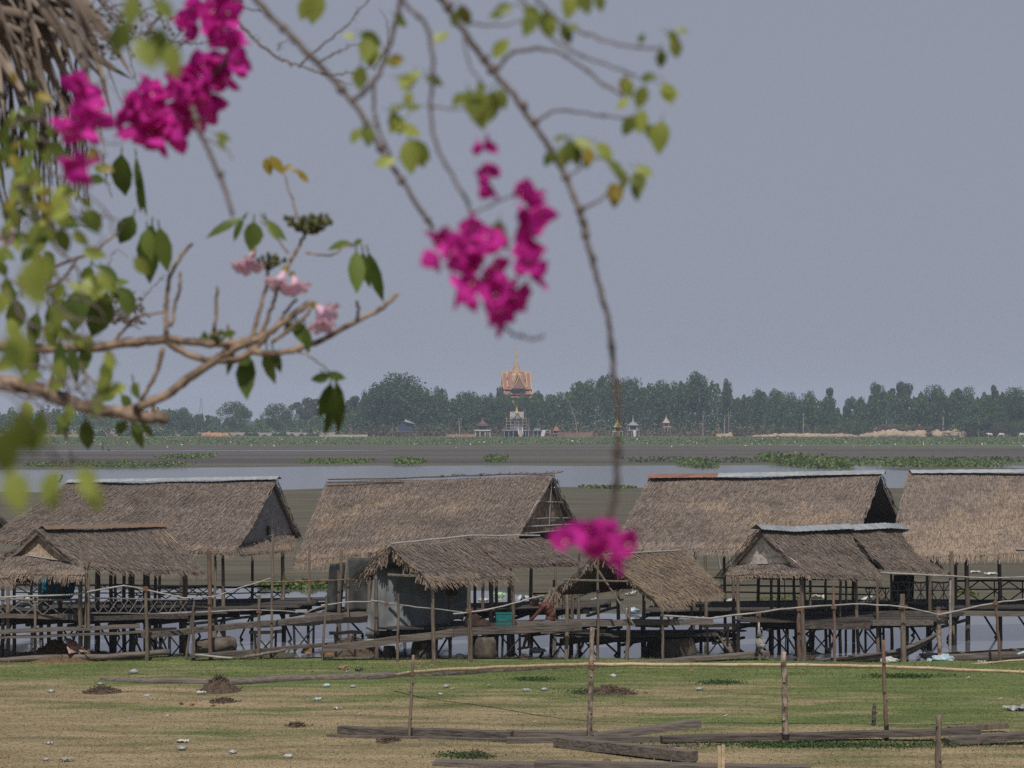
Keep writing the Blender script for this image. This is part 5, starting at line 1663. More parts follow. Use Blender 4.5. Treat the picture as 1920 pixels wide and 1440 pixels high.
def litter_mesh(kind, c, s_):
    m = MB()
    if kind == 'bag':
        m.blob(c + V(0, 0, s_ * .26), (s_ * .58, s_ * .42, s_ * .28), .35, 5, None, 18, 12, -s_ * .2)
        m.tube([c + V(s_ * .3, 0, s_ * .3), c + V(s_ * .62, 0, s_ * .38), c + V(s_ * .7, .02, s_ * .2)], [s_ * .16, s_ * .05, s_ * .1], 7, None, .3)
    elif kind == 'sheet':
        o = random.uniform(0, 40)
        ang = random.uniform(-.4, .4)
        m.grid(lambda u_, w_: c + V(((u_ - .5) * math.cos(ang) - (w_ - .5) * math.sin(ang)) * s_ * 1.3 * (1 + .3 * mnoise.noise(Vector((w_ * 3, o, 0)))), ((w_ - .5)) * s_ * 1.0, .03 + .12 * s_ + s_ * .35 * mnoise.noise(Vector((u_ * 3.5 + o, w_ * 3, 1)))), 12, 8, None, 0, V(0, 0, -.004))
    elif kind == 'scrap':
        o = random.uniform(0, 40)
        m.grid(lambda u_, w_: c + V((u_ - .5) * s_, (w_ - .5) * s_ * .8 + .3 * s_ * u_, .015 + s_ * .35 * abs(mnoise.noise(Vector((u_ * 3 + o, w_ * 3, 1)))) + s_ * .3 * u_), 6, 5, None, 0, V(0, 0, -.004))
    elif kind == 'clod':
        for k in range(5):
            m.blob(c + V(random.uniform(-.5, .5) * s_, random.uniform(-.3, .3) * s_, s_ * .12), (s_ * random.uniform(.2, .36), s_ * .25, s_ * random.uniform(.15, .3)), .5, 6)
    elif kind == 'bottle':
        r = s_ * .17
        m.lathe(c + V(-s_ * .55, 0, r), [(r * .8, 0), (r, .02), (r, s_ * .4), (r * .9, s_ * .45), (r, s_ * .5), (r, s_ * .75), (r * .45, s_ * .95), (r * .42, s_ * 1.1)], 12, .5, V(.95, .3, 0))
    return m
LN = {'bag': ('plastic_bag', 'plastic bag'), 'sheet': ('plastic_sheet', 'sheet'), 'scrap': ('litter_scrap', 'scrap'), 'clod': ('lump', 'lump'), 'bottle': ('plastic_bottle', 'bottle')}
for kind, px, py, s_, mat, lab in litter_list:
    c = B(px, py)
    nm, ct = LN[kind]
    s_ *= .72
    single(nm, litter_mesh(kind, c, s_), mat, lab, ct, c, 'litter on the bank', smooth=kind in ('bag', 'bottle'))
# litter at the water's edge and on the mud behind
wl = [('bag', 1194 + 472, 1246, 71.0, .42, PWHITE, 'rounded white bag at the water edge right of the bent brown post'),
      ('bag', 1767, 1244, 71.2, .5, PBLUE, 'knotted light blue bag on the mud beside the right dugout boat'),
      ('bag', 1745, 1243, 71.3, .24, PBLUE, 'small blue rag left of the knotted blue bag'),
      ('sheet', 1846, 1250, 71.0, .34, PBLUE, 'pale blue sheet standing at the water edge near the right border'),
      ('scrap', 1917, 1228, 71.6, .3, PBLUE, 'blue scrap by the boat at the right border'),
      ('bag', 1007, 1226, 72.6, .36, PBLUE, 'bluish plastic bag floating behind the mud lump'),
      ('bag', 862, 1233, 71.6, .22, PCLEAR, 'greenish clear bag in front of the tall concrete ring'),
      ('scrap', 1365, 1244, 71.2, .26, PWHITE, 'white scrap under the long plank behind the bamboo pole')]
for kind, px, py, D, s_, mat, lab in wl:
    c = P(px, py, D)
    c.z = max(c.z, 0.0)
    nm, ct = LN[kind]
    single(nm, litter_mesh(kind, c, s_), mat, lab, ct, c, smooth=kind == 'bag')
ml = [('sheet', 987, 1120, .5, PWHITE, 'white foam slab on the wet mud above the man\'s head'), ('sheet', 934, 1113, .35, PGREEN, 'lime green scrap on the wet mud behind the tarpaulin hut'),
      ('bag', 906, 1125, .35, PWHITE, 'pale bag on the wet mud left of the white foam slab'), ('bag', 1185, 1146, .4, PBLUE, 'blue and white bag on the mud under the tan shelter'),
      ('scrap', 1110, 1131, .4, PWHITE, 'white scrap on the mud behind the tan shelter pole'), ('sheet', 1535, 1123, .45, PWHITE, 'bright white slab on the mud under the tin capped hut'),
      ('sheet', 1830, 1075, .3, PWHITE, 'white piece on the mud between the posts of the right hut'), ('sheet', 1858, 1080, .42, PWHITE, 'larger white piece right of it, between the posts of the right hut'),
      ('scrap', 1367, 1132, .5, PWHITE, 'small pale scrap on the mud left of the tin capped hut'), ('bag', 50, 1125, .35, PWHITE, 'white bags floating behind the left lattice railing'), ('scrap', 1624, 1128, .5, PWHITE, 'whitish scrap behind the short lattice railing'),
      ('scrap', 1183, 1118, .45, PWHITE, 'white bottle on the mud above the blue and white bag')]
for kind, px, py, s_, mat, lab in ml:
    c = G(px, py, .1)
    c.z = max(0.01, float(ground_z(c.x, c.y)))
    nm, ct = LN[kind]
    single(nm, litter_mesh(kind, c, s_), mat, lab, ct, c, 'litter on the mud', smooth=kind == 'bag')
c = P(1424, 1206, 70.9)
m = MB()
m.blob(c, (.12, .09, .17), .4, 5)
m.tube([c + V(.0, 0, .2), c + V(-.02, 0, .45), c + V(-.01, 0, .62)], [.1, .03, .02], 7)
m.blob(c + V(.08, -.03, -.07), (.10, .07, .08), .4, 5)
single('hanging_bag', m, plastic('dirty_white_plastic', (.25, .23, .22), (.5, .46, .43)), 'knotted whitish plastic bag hanging on a fence stick by the boat prow', 'plastic bag', c + V(0, 0, .6), smooth=True)

# ------------------------------------------------------------------ far shore: trees, temple, shrines
def crown_mesh(kind, seed, n=2600, leaf=.95):
    """unit tree, 1 high and 1 wide; leaf clumps spread through the crown, with gaps between them"""
    r_ = random.Random(seed)
    g = np.random.default_rng(seed)
    cl = []
    spec = {'dome': (30, .40, .30, .58, .42, .16), 'tall': (26, .30, .20, .62, .38, .13), 'poplar': (22, .20, .12, .56, .46, .12),
            'sparse': (20, .40, .45, .72, .28, .12), 'bush': (16, .42, .05, .45, .50, .2)}[kind]
    k, rx, lo, cz, rz, cr = spec
    for i in range(k):
        while True:
            a_ = Vector((r_.uniform(-1, 1), r_.uniform(-1, 1), r_.uniform(-1, 1)))
            if .35 < a_.length < 1: break
        z = cz + a_.z * rz * .85
        wd = rx * (1.0 if kind != 'poplar' else (1.1 - .6 * max(0, (z - .4))))
        if kind == 'tall' and z < .45: wd *= .55
        cl.append((Vector((a_.x * wd, a_.y * wd, z)), cr * r_.uniform(.55, 1.2), r_.random()))
    mb = MB()
    per = n // k
    for c, q, v in cl:
        d = g.normal(0, 1, (per, 3)); d /= np.linalg.norm(d, axis=1, keepdims=True)
        rad = q * g.uniform(.35, 1.08, per) ** .6
        Cn = np.array(c) + d * rad[:, None] * np.array([1.1, 1.1, .85])
        mb.quads(leaf_quads(Cn, leaf / 26, .4), np.clip(v * .55 + g.uniform(0, .5, per), 0, 1))
    tk = MB()
    top = cz + rz * .3
    tk.tube([(0, 0, -.03), (.01, 0, .25), (-.01, .01, .5), (.0, 0, top)], [.020, .016, .012, .004], 6, .4)
    for c, q, v in cl[::2]:
        z0 = max(.18, c.z - .22)
        tk.tube([(0, 0, z0), tuple(c * .6 + Vector((0, 0, z0 * .4))), tuple(c)], [.009, .006, .002], 5, .5)
    return mb, tk

PROTO = {}
for kind, mats in (('dome', ('dark', 'mid')), ('tall', ('mid', 'grey')), ('poplar', ('mid', 'dark')), ('sparse', ('grey',)), ('bush', ('mid', 'dark', 'dry'))):
    for j in range(2):
        cm, tk = crown_mesh(kind, 11 * (j + 1) + len(kind), 6500 if kind != 'bush' else 3200, .8)
        for mt in ('dark', 'mid', 'grey', 'dry'):
            PROTO[(kind, mt, j)] = (cm, tk, mt)
MESHC = {}
def tree(kind, mt, px, top, wpx, D, label, base=None, group='trees on the far shore', name='tree', cat='tree'):
    x = (px - 960) / F * D
    z0 = float(ground_z(x, D)) if base is None else base
    hgt = H - (top - HY) / F * D - z0
    w = wpx / F * D
    j = len(MESHC) % 2 if (kind, mt, 0) not in MESHC else random.randint(0, 1)
    cm, tk, _ = PROTO[(kind, mt, j)]
    t = thing(name, label, cat, (x, D, z0), group)
    key = (kind, mt, j)
    if key not in MESHC:
        t['_o'] = (0, 0, 0)
        a_ = obj('crown', cm, FOL[mt], t)
        b_ = obj('trunk', tk, TRUNKM, t)
        MESHC[key] = (a_, b_)
    else:
        for s_ in MESHC[key]:
            c = s_.copy(); COL.objects.link(c); c.parent = t
    t.scale = (w / .9, w / .9 * .9, hgt / 1.0)
    t.rotation_euler.z = random.uniform(0, 6.28)
    return t

TREES = [
 ('tall', 'mid', 318, 766, 60, 1250, 'hazy columnar tree just right of the broken branch stub'),
 ('dome', 'mid', 345, 764, 50, 1240, 'pointed columnar tree left of the radio mast'),
 ('dome', 'mid', 368, 776, 34, 1235, 'short columnar tree touching the radio mast on its left'),
 ('poplar', 'mid', 389, 775, 34, 1260, 'small narrow tree just right of the radio mast'),
 ('sparse', 'grey', 405, 782, 22, 1500, 'faint small tree between the radio mast and the big round tree'),
 ('dome', 'mid', 440, 752, 62, 1190, 'big rounded tree standing alone left, above the orange bank'),
 ('dome', 'mid', 522, 756, 60, 1200, 'ragged two-headed tree behind the long pale wall'),
 ('sparse', 'grey', 577, 748, 74, 1210, 'thin airy tree between the two-headed tree and the hanging leaves'),
 ('bush', 'mid', 478, 797, 12, 1300, 'tiny round tree in the gap right of the big rounded tree'),
 ('sparse', 'grey', 662, 740, 60, 1150, 'loose grey tree at the left foot of the domed crown'),
 ('dome', 'dark', 742, 699, 120, 1120, 'largest domed tree at the left end of the wood'),
 ('dome', 'dark', 706, 722, 70, 1110, 'broad tree in front of the left flank of the largest domed tree'),
 ('dome', 'dark', 793, 724, 70, 1115, 'dark rounded tree right of the largest domed tree'),
 ('tall', 'mid', 826, 722, 40, 1125, 'pointed tree rising between the domed tree and the low wood'),
 ('dome', 'mid', 868, 731, 64, 1120, 'even rounded tree left of the red roofed temple'),
 ('dome', 'mid', 912, 740, 60, 1110, 'low rounded tree at the left foot of the temple'),
 ('sparse', 'grey', 936, 722, 24, 1170, 'small bare-limbed tree beside the left temple wall'),
 ('dome', 'dark', 985, 743, 40, 1100, 'dark rounded tree between the temple and the scaffolded pavilion'),
 ('dome', 'mid', 950, 742, 56, 1105, 'rounded tree in front of the temple base'),
 ('tall', 'dark', 1006, 731, 34, 1130, 'dark narrow tree at the right temple wall'),
 ('dome', 'mid', 1040, 734, 66, 1120, 'rounded tree right of the temple, behind the leaning white trunk'),
 ('tall', 'mid', 1094, 708, 66, 1120, 'bright green tree where the wood rises right of the temple'),
 ('tall', 'dark', 1136, 696, 46, 1130, 'tall dark tree crossed by the hanging stem'),
 ('dome', 'dark', 1188, 705, 64, 1120, 'rounded dark tree right of the hanging stem, above the white shrine'),
 ('dome', 'mid', 1240, 713, 64, 1115, 'even green tree above the pinkish shrine'),
 ('tall', 'dark', 1312, 695, 70, 1110, 'highest ragged tree of the right wood'),
 ('tall', 'mid', 1274, 712, 50, 1120, 'slim tree left of the highest ragged one'),
 ('tall', 'grey', 1361, 708, 36, 1110, 'slender tree with pale stem at the edge of the tall wood'),
 ('tall', 'mid', 1420, 726, 56, 1120, 'first rounded tree right of the dip in the wood'),
 ('tall', 'mid', 1456, 727, 50, 1125, 'twin-topped tree right of the dip in the wood'),
 ('dome', 'mid', 1482, 735, 46, 1120, 'lower tree leaning toward the gap, left of the first palm'),
 ('dome', 'mid', 1520, 733, 50, 1120, 'round crowned tree above the first palm'),
 ('poplar', 'mid', 1555, 719, 46, 1115, 'columnar tree with round head left of the sky gap'),
 ('tall', 'dark', 1594, 742, 34, 1130, 'small dark tree right of the sky gap'),
 ('tall', 'mid', 1646, 714, 52, 1120, 'tall round-headed tree above the sandy bank'),
 ('sparse', 'grey', 1690, 719, 56, 1130, 'thin-crowned tree right of the tall round-headed one'),
 ('dome', 'mid', 1753, 721, 60, 1120, 'broad rounded tree behind the right fan palm'),
 ('tall', 'mid', 1805, 722, 60, 1125, 'green tree right of the broad rounded one'),
 ('sparse', 'grey', 1865, 719, 34, 1130, 'lone thin tree head sticking out of the right wood'),
 ('dome', 'dark', 1900, 726, 80, 1100, 'dark mass of a tree at the right picture edge'),
 ('dome', 'mid', 1850, 748, 80, 1080, 'bright low tree in front of the lone thin tree'),
 ('tall', 'mid', 1616, 742, 40, 1125, 'lower tree between the dark one and the round-headed tree'),
 ('tall', 'dark', 1725, 742, 40, 1115, 'dark lower tree behind the sandy bank'),
 ('tall', 'mid', 1785, 738, 34, 1115, 'narrow green tree just right of the fan palm'),
 ('tall', 'grey', 1388, 744, 34, 1120, 'low greyish tree in the dip of the wood'),
 ('dome', 'mid', 1960, 735, 90, 1100, 'broad tree cut off by the right edge'),
]
for q in TREES:
    tree(*q)
BUSH = [
 ('bush', 'dark', 1385, 800, 26, 1088, 'low dark bush below the dip of the wood'), ('bush', 'mid', 1597, 781, 48, 1082, 'big green bush at the left end of the sandy bank'),
 ('bush', 'dark', 1617, 786, 30, 1080, 'dark bush standing right on the sandy bank edge'), ('bush', 'dark', 1742, 799, 16, 1076, 'small square bush in the middle of the sandy bank'),
 ('bush', 'dark', 1775, 809, 18, 1072, 'flat bush in front of the sandy bank'), ('bush', 'mid', 1835, 765, 90, 1076, 'large bushy thicket left of the cows'),
 ('bush', 'dry', 1868, 786, 42, 1074, 'reddish dry bush behind the cows'), ('bush', 'mid', 1908, 780, 60, 1078, 'leafy thicket at the right edge behind the cows'),
 ('bush', 'dark', 1470, 797, 50, 1086, 'spreading bush left of the first palm'), ('bush', 'mid', 1545, 792, 50, 1086, 'green bush right of the first palm'),
 ('bush', 'dark', 700, 795, 60, 1092, 'dark bush left of the blue cabin'), ('bush', 'mid', 800, 790, 50, 1095, 'dark shrubbery right of the blue cabin'),
 ('bush', 'mid', 310, 803, 74, 1130, 'hazy bush below the columnar trees'), ('bush', 'mid', 362, 812, 40, 1110, 'round bush left of the orange bank'),
 ('bush', 'mid', 455, 816, 60, 1100, 'long low bush in front of the pale wall'), ('bush', 'mid', 530, 817, 60, 1100, 'second low bush in front of the pale wall, further right'),
 ('bush', 'dry', 1680, 792, 70, 1090, 'dry brown scrub above the sandy bank'), ('bush', 'dry', 1730, 796, 50, 1090, 'dry scrub below the fan palm'),
]
for q in BUSH:
    tree(*q, group='bushes on the far shore', name='bush', cat='bush')

# the wood itself, one mass behind the trees that can be told apart
tops = [(640, 790), (665, 765), (690, 735), (745, 715), (790, 735), (830, 745), (870, 750), (940, 744), (1010, 744), (1040, 748), (1090, 728), (1135, 716), (1190, 722), (1240, 730), (1300, 716), (1345, 722), (1372, 745), (1410, 748), (1455, 745), (1490, 752), (1530, 750), (1562, 750), (1578, 782), (1600, 768), (1640, 740), (1700, 742), (1760, 742), (1800, 745), (1850, 742), (1910, 745), (2000, 750), (2100, 728), (2200, 745), (2300, 725), (2420, 740), (2600, 730)]
tx, ty = zip(*tops)
n = 180000
D_ = rng.uniform(1100, 1190, n)
px = rng.uniform(640, 2600, n)
tp_ = np.interp(px, tx, ty) + 5 * np.sin(px * .21) + 4 * np.sin(px * .53 + 1)
hh = H - (tp_ - HY) / F * D_
z = .2 + (hh - .2) * rng.uniform(0, 1, n) ** .95
lump = np.sin(px * .35 + np.sin(z * .8) * 1.5) * np.sin(z * .9 + px * .13)
k = (lump > -.75) | (z < .62 * hh)
mb = MB()
C = np.stack([(px - 960) / F * D_, D_, z], -1)[k]
mb.quads(leaf_quads(C, .95, .4), np.clip(.35 + .3 * lump[k] + rng.uniform(-.25, .25, k.sum()), 0, 1))
tag(obj('woodland', mb, FOL['mid']), 'mass of green woodland filling the far shore between the trees', 'woodland', kind='stuff')
n = 15000
D_ = rng.uniform(1085, 1102, n); px = rng.uniform(640, 2600, n)
z = .2 + rng.uniform(0, 1, n) ** 1.6 * (4.0 + 2 * np.sin(px * .3))
mb = MB(); mb.quads(leaf_quads(np.stack([(px - 960) / F * D_, D_, z], -1), 1.0, .4), rng.uniform(0, 1, n))
tag(obj('undergrowth', mb, FOL['dry']), 'dry brownish undergrowth at the foot of the far wood', 'undergrowth', kind='stuff')
n = 9000
D_ = rng.uniform(1900, 2500, n); px = rng.uniform(-700, 760, n)
tp_ = np.interp(px, [-700, 60, 130, 220, 300, 420, 500, 620, 760], [778, 772, 762, 775, 785, 788, 786, 780, 780]) + 6 * np.sin(px * .2) + 4 * np.sin(px * .47)
z = 1 + (H - (tp_ - HY) / F * D_ - 1) * rng.uniform(0, 1, n) ** .7
mb = MB(); mb.quads(leaf_quads(np.stack([(px - 960) / F * D_, D_, z], -1), 3.0, .4), rng.uniform(0, 1, n))
tag(obj('distant_woodland', mb, FOL['grey']), 'pale hazy woodland far behind the left shore', 'woodland', kind='stuff')

n = 30000
D_ = rng.uniform(1240, 1330, n); px = rng.uniform(-500, 680, n)
tp_ = np.interp(px, [-500, 300, 350, 385, 410, 470, 520, 560, 620, 680], [780, 772, 776, 786, 792, 796, 784, 786, 778, 760]) + 5 * np.sin(px * .23) + 4 * np.sin(px * .61)
z = .2 + (H - (tp_ - HY) / F * D_ - .2) * rng.uniform(0, 1, n) ** .7
mb = MB(); mb.quads(leaf_quads(np.stack([(px - 960) / F * D_, D_, z], -1), 1.3, .4), rng.uniform(0, 1, n))
tag(obj('shore_thicket', mb, FOL['mid']), 'hazy green thicket behind the separate trees of the left shore', 'thicket', kind='stuff')
n = 9000
D_ = rng.uniform(1092, 1104, n); px = rng.uniform(150, 660, n)
z = .1 + rng.uniform(0, 1, n) ** 1.4 * (1.2 + 1.1 * np.sin(px * .11) + .8 * np.sin(px * .37))
mb = MB(); mb.quads(leaf_quads(np.stack([(px - 960) / F * D_, D_, np.maximum(z, .1)], -1), .8, .4), rng.uniform(0, 1, n))
tag(obj('shore_scrub', mb, FOL['mid']), 'low green scrub along the foot of the left shore', 'scrub', kind='stuff')

# pale stems that show in front of the wood
for px, top, bot, lean, lab in ((1076, 757, 818, 8, 'leaning white trunk in the wood right of the scaffolded pavilion'), (1358, 778, 816, 0, 'pair of pale bare trunk at the end of the tall wood'), (1366, 770, 816, 0, 'taller pale bare trunk at the end of the tall wood'), (861, 782, 818, 1, 'thin pale trunk left of the reddish pavilion'), (1318, 770, 812, 0, 'straight pale trunk below the highest ragged tree')):
    D = 1084
    m = MB(); m.tube([P(px + lean, bot + 6, D), P(px + lean * .4, (top + bot) / 2, D), P(px - lean, top, D)], [.28, .22, .1], 6)
    m.tube([P(px + lean * .2, lerp(bot, top, .6), D), P(px + lean + 5, lerp(bot, top, 1.05), D)], [.14, .05], 5)
    single('bare_trunk', m, TRUNKM, lab, 'trunk', P(px + lean, bot, D))

def fan_palm(label, px, top, D, s_):
    c = V((px - 960) / F * D, D, .2)
    zt = H - (top - HY) / F * D - s_
    t = thing('fan_palm', label, 'palm', c, 'fan palms on the far shore')
    m = MB(); m.tube([c, c + V(.1, 0, zt * .5), c + V(0, 0, zt)], [.4, .3, .28], 7); obj('trunk', m, TRUNKM, t)
    m = MB()
    for k in range(30):
        d = Vector((random.gauss(0, 1), random.gauss(0, 1), random.uniform(-.6, 1))).normalized()
        hub = c + V(0, 0, zt) + d * s_ * .55
        a_ = d.orthogonal().normalized(); b_ = d.cross(a_)
        m.tube([c + V(0, 0, zt), hub], .05, 4, .3)
        for j in range(9):
            an = (j - 4) * .35
            e = hub + (d * math.cos(an) + a_ * math.sin(an)) * s_ * .5 - V(0, 0, .25 * s_ * abs(an) * .4)
            m.add([hub, hub + (e - hub) * .6 + b_ * .16, e, hub + (e - hub) * .6 - b_ * .16], [(0, 1, 2, 3)], random.uniform(.1, 1))
    obj('crown', m, FOL['grey'], t)
fan_palm('fan palm with pale hanging fronds below the round crowned tree', 1506, 762, 1088, 3.0)
fan_palm('star-shaped fan palm standing above the sandy bank', 1768, 750, 1092, 3.2)
fan_palm('low fan palm in the scrub right of the first palm', 1543, 786, 1086, 2.0)

# sand bank, walls, mast
def mound(name, label, pts, mat, depth=6):
    m = MB()
    for (x0, h0), (x1, h1) in zip(pts, pts[1:]):
        D = 1078
        for k in range(6):
            xx = lerp(x0, x1, (k + .5) / 6)
            hh = lerp(h0, h1, (k + .5) / 6) * random.uniform(.85, 1.15)
            c = V((xx - 960) / F * D, D + random.uniform(0, 3), .2)
            m.blob(c, (abs(x1 - x0) / 6 / F * D * 1.2, depth * .5, hh), .3, 5, None, 12, 8, 0)
    return single(name, m, mat, label, 'bank', V((pts[0][0] - 960) / F * 1078, 1078, .5), smooth=True)
SANDM = basic('pale_sand', (.21, .16, .11), (.37, .285, .205), .6, var=.3, bmp=.4, bdist=.2)
mound('sand_bank', 'pale sandy bank below the right wood, the longer stretch', [(1613, 1.4), (1660, 3.0), (1740, 2.6), (1808, 3.2)], SANDM)
mound('sand_bank', 'lower sandy bank ending at the big green bush', [(1415, .8), (1470, 1.6), (1575, 1.5), (1610, 1.0)], SANDM)
mound('sand_bank', 'small sandy hump at the foot of the tall wood', [(1345, 1.2), (1372, 1.8)], SANDM)
mound('earth_bank', 'orange earth bank in front of the pale wall at left', [(380, 2.0), (425, 1.6)], basic('orange_earth', (.25, .12, .06), (.40, .22, .12), .6, var=.3))
def wall(label, px0, px1, top, bot, D, mat, name='wall'):
    m = MB()
    a_, b_ = P(px0, bot, D), P(px1, bot, D)
    zt = H - (top - HY) / F * D
    k = max(2, int((px1 - px0) / 18))
    for i in range(k):
        p, q = lerp(a_, b_, i / k), lerp(a_, b_, (i + 1) / k)
        m.box(V((p.x + q.x) / 2, D, zt / 2 + random.uniform(-.1, .1)), (q.x - p.x - .3, .25, zt))
        m.box(V(p.x, D, zt / 2 + .15), (.4, .4, zt + .3))
    return single(name, m, mat, label, 'wall', V(a_.x, D, .5))
wall('long pale masonry wall along the left far shore', 372, 640, 811, 820, 1115, basic('pale_wall', (.22, .20, .185), (.34, .31, .29), .5, var=.3))
wall('low orange brick wall right of the scaffolded pavilion', 1046, 1112, 811, 820, 1082, basic('orange_brick', (.15, .085, .06), (.24, .145, .105), .5, var=.4))
wall('low reddish wall between blue cabin and the reddish pavilion', 838, 892, 814, 820, 1080, basic('reddish_earth', (.20, .13, .10), (.32, .22, .17), .5, var=.4))
wall('pale rubble strip at the left foot of the wood', 600, 690, 815, 820, 1078, basic('rubble', (.22, .19, .16), (.42, .38, .33), .4, var=.5), 'rubble_wall')
m = MB()
c = V((377 - 960) / F * 2100, 2100, 1)
for sx, sy in ((-1, -1), (1, -1), (1, 1), (-1, 1)):
    m.tube([c + V(sx * 2, sy * 2, 0), c + V(sx * .5, sy * .5, 27)], .16, 4)
for k in range(9):
    z0, w0 = k * 3, 2 - 1.5 * k / 9
    m.tube([c + V(-w0, -w0, z0), c + V(w0, -w0, z0 + 3)], .09, 4)
    m.tube([c + V(w0, -w0, z0), c + V(-w0, -w0, z0 + 3)], .09, 4)
single('radio_mast', m, TIN, 'faint lattice radio mast far behind the left trees', 'mast', c)

ROOFR = basic('orange_roof_tile', (.20, .088, .062), (.31, .155, .112), 1.2, (1, 1, 4), var=.4)
GOLD = basic('gilded_trim', (.40, .27, .12), (.60, .45, .24), 2, var=.4, rough=.5)
GREYP = basic('grey_plaster', (.15, .15, .165), (.29, .29, .305), 1, var=.4)
WHITEP = basic('white_plaster', (.40, .40, .40), (.56, .56, .55), 1, var=.4)
DREDP = basic('dark_red_paint', (.095, .045, .04), (.18, .085, .075), 1, var=.4)
YELP = basic('yellow_paint', (.42, .36, .10), (.62, .55, .22), 1, var=.4)
GRNP = basic('pale_green_paint', (.25, .40, .30), (.42, .55, .44), 1, var=.4)
PINKW = basic('pinkish_plaster', (.29, .225, .21), (.42, .345, .325), 1, var=.4)
BLUEW = basic('blue_board', (.022, .036, .07), (.05, .068, .115), 1, var=.4)
DARKP = basic('shaded_inside', (.03, .03, .035), (.07, .07, .075), 1, var=.4)  # dark colour standing in for shade inside shrines and beneath platforms

def steep_roof(t, c, ax, L, W, h, hang=.0, mat=ROOFR, trim=GOLD, face=GOLD, sub=False):
    """steep curved gable roof along ax, gilded edges, with flame tips on the gables"""
    c = Vector(c); ax = Vector(ax).normalized(); sd_ = Vector((-ax.y, ax.x, 0))
    def prof(k):                                # 0 ridge .. 1 eave, concave
        return k * W / 2, h * (1 - k) ** 1.35
    m = MB()
    for sg in (-1, 1):
        m.grid(lambda u_, w_: c + ax * (u_ - .5) * L + sd_ * sg * prof(w_)[0] + V(0, 0, prof(w_)[1]), 2, 6, .5, 0, V(0, 0, -.12))
    r = obj('roof', m, mat, t)
    m = MB()
    for e in (-1, 1):
        for sg in (-1, 1):
            m.tube([c + ax * e * L / 2 + sd_ * sg * prof(k)[0] + V(0, 0, prof(k)[1] + .06) for k in (0, .2, .4, .6, .8, 1)], h * .022 + .06, 5)
        top = c + ax * e * L / 2 + V(0, 0, h)
        m.tube([top, top + ax * e * .3 + V(0, 0, h * .1), top + ax * e * .1 + V(0, 0, h * .2)], [h * .03, h * .02, .02], 5)
    m.beam(c - ax * L / 2 + V(0, 0, h), c + ax * L / 2 + V(0, 0, h), .25, h * .05 + .1)
    obj('gilt_edge', m, trim, r)
    m = MB()
    for e in (-1, 1):
        pts = [c + ax * e * (L / 2 - .3) + sd_ * sg * prof(k)[0] * .95 + V(0, 0, prof(k)[1] * .97) for sg, ks in ((-1, (1, .6, .3, 0)), (1, (.3, .6, 1))) for k in ks]
        m.add(pts, [tuple(range(len(pts)))], .5)
    obj('pediment', m, face, t)

TD = 1230.0
def tz(py): return H - (py - HY) / F * TD
def txx(px): return (px - 960) / F * TD
c0 = V(txx(968), TD, 0)
tm = thing('temple', 'orange roofed temple with a tall tiered golden spire rising above the wood', 'temple', c0 + V(0, 0, 1))
m = MB()
m.box(c0 + V(0, 0, tz(742) / 2), (14, 12, tz(742)), 0, .4)
m.box(c0 + V(.6, -8, tz(752) / 2), (10, 8, tz(752)), 0, .4)
obj('wall', m, basic('temple_wall', (.35, .26, .18), (.5, .4, .3), 1), tm)
steep_roof(tm, c0 + V(0, 0, tz(730)), (1, .12, 0), 14.4, 10.5, tz(699) - tz(730), face=DREDP)
steep_roof(tm, c0 + V(0, 0, tz(726)), (1, .12, 0), 10.0, 9, tz(696) - tz(726), face=DREDP)
steep_roof(tm, c0 + V(0, -2, tz(731)), (.12, -1, 0), 12, 7.2, tz(700) - tz(731), face=ROOFR)
steep_roof(tm, c0 + V(1.2, -6.5, tz(729)), (.12, -1, 0), 7, 7.0, tz(706) - tz(729), face=ROOFR)
steep_roof(tm, c0 + V(-.2, 0, tz(741)), (1, .12, 0), 16, 14, tz(722) - tz(741), face=DREDP)
m = MB()
for k in range(3):
    zz = tz(734 + k * 6)
    m.add([c0 + V(-7.2 - k * 1.3, -8.5 - k, zz - 1.6), c0 + V(8.0 + k * 1.2, -8.5 - k, zz - 1.6), c0 + V(6.8 + k, -5.5, zz), c0 + V(-6 - k, -5.5, zz)], [(0, 1, 2, 3)], .3 + .2 * k)
    m.add([c0 + V(-8.8 - k * 1.3, 6, zz - 1.6), c0 + V(-8.8 - k * 1.3, -6, zz - 1.6), c0 + V(-6.4 - k, -5, zz), c0 + V(-6.4 - k, 5, zz)], [(0, 1, 2, 3)], .3 + .2 * k)
sk = obj('skirt_roof', m, ROOFR, tm)
m = MB()
for k in range(3):
    zz = tz(734 + k * 6)
    m.tube([c0 + V(-7.2 - k * 1.3, -8.6 - k, zz - 1.5), c0 + V(-6 - k, -5.6, zz + .1)], .28, 5)
    m.tube([c0 + V(8.0 + k * 1.2, -8.6 - k, zz - 1.5), c0 + V(6.8 + k, -5.6, zz + .1)], .28, 5)
obj('gilt_edge', m, GOLD, sk)
m = MB()
sp = c0 + V(0, 0, 0)
prof = [(3.3, 716), (2.9, 704), (2.2, 700), (1.9, 693), (1.85, 690), (1.9, 688.5), (1.3, 688), (1.4, 686), (1.1, 685.6), (1.2, 683.5), (.92, 683), (1.0, 681), (.75, 680.6), (.8, 678.5), (.6, 678), (.62, 676), (.48, 675.5), (.45, 668), (.5, 665), (.3, 662), (.34, 660), (.18, 657), (.22, 655), (.1, 650), (.03, 644)]
m.lathe(sp, [(r, tz(p)) for r, p in prof], 12, .6)
obj('spire', m, basic('spire_gilt', (.34, .20, .11), (.58, .40, .24), 2, var=.2), tm)
for dx, dy in ((-4.5, -4), (4.6, -4)):
    m = MB(); m.lathe(c0 + V(dx, dy, tz(702)), [(.5, 0), (.4, .5), (.2, .9), (.15, 1.4), (.02, 2.4)], 8, .6); obj('finial', m, GOLD, tm)

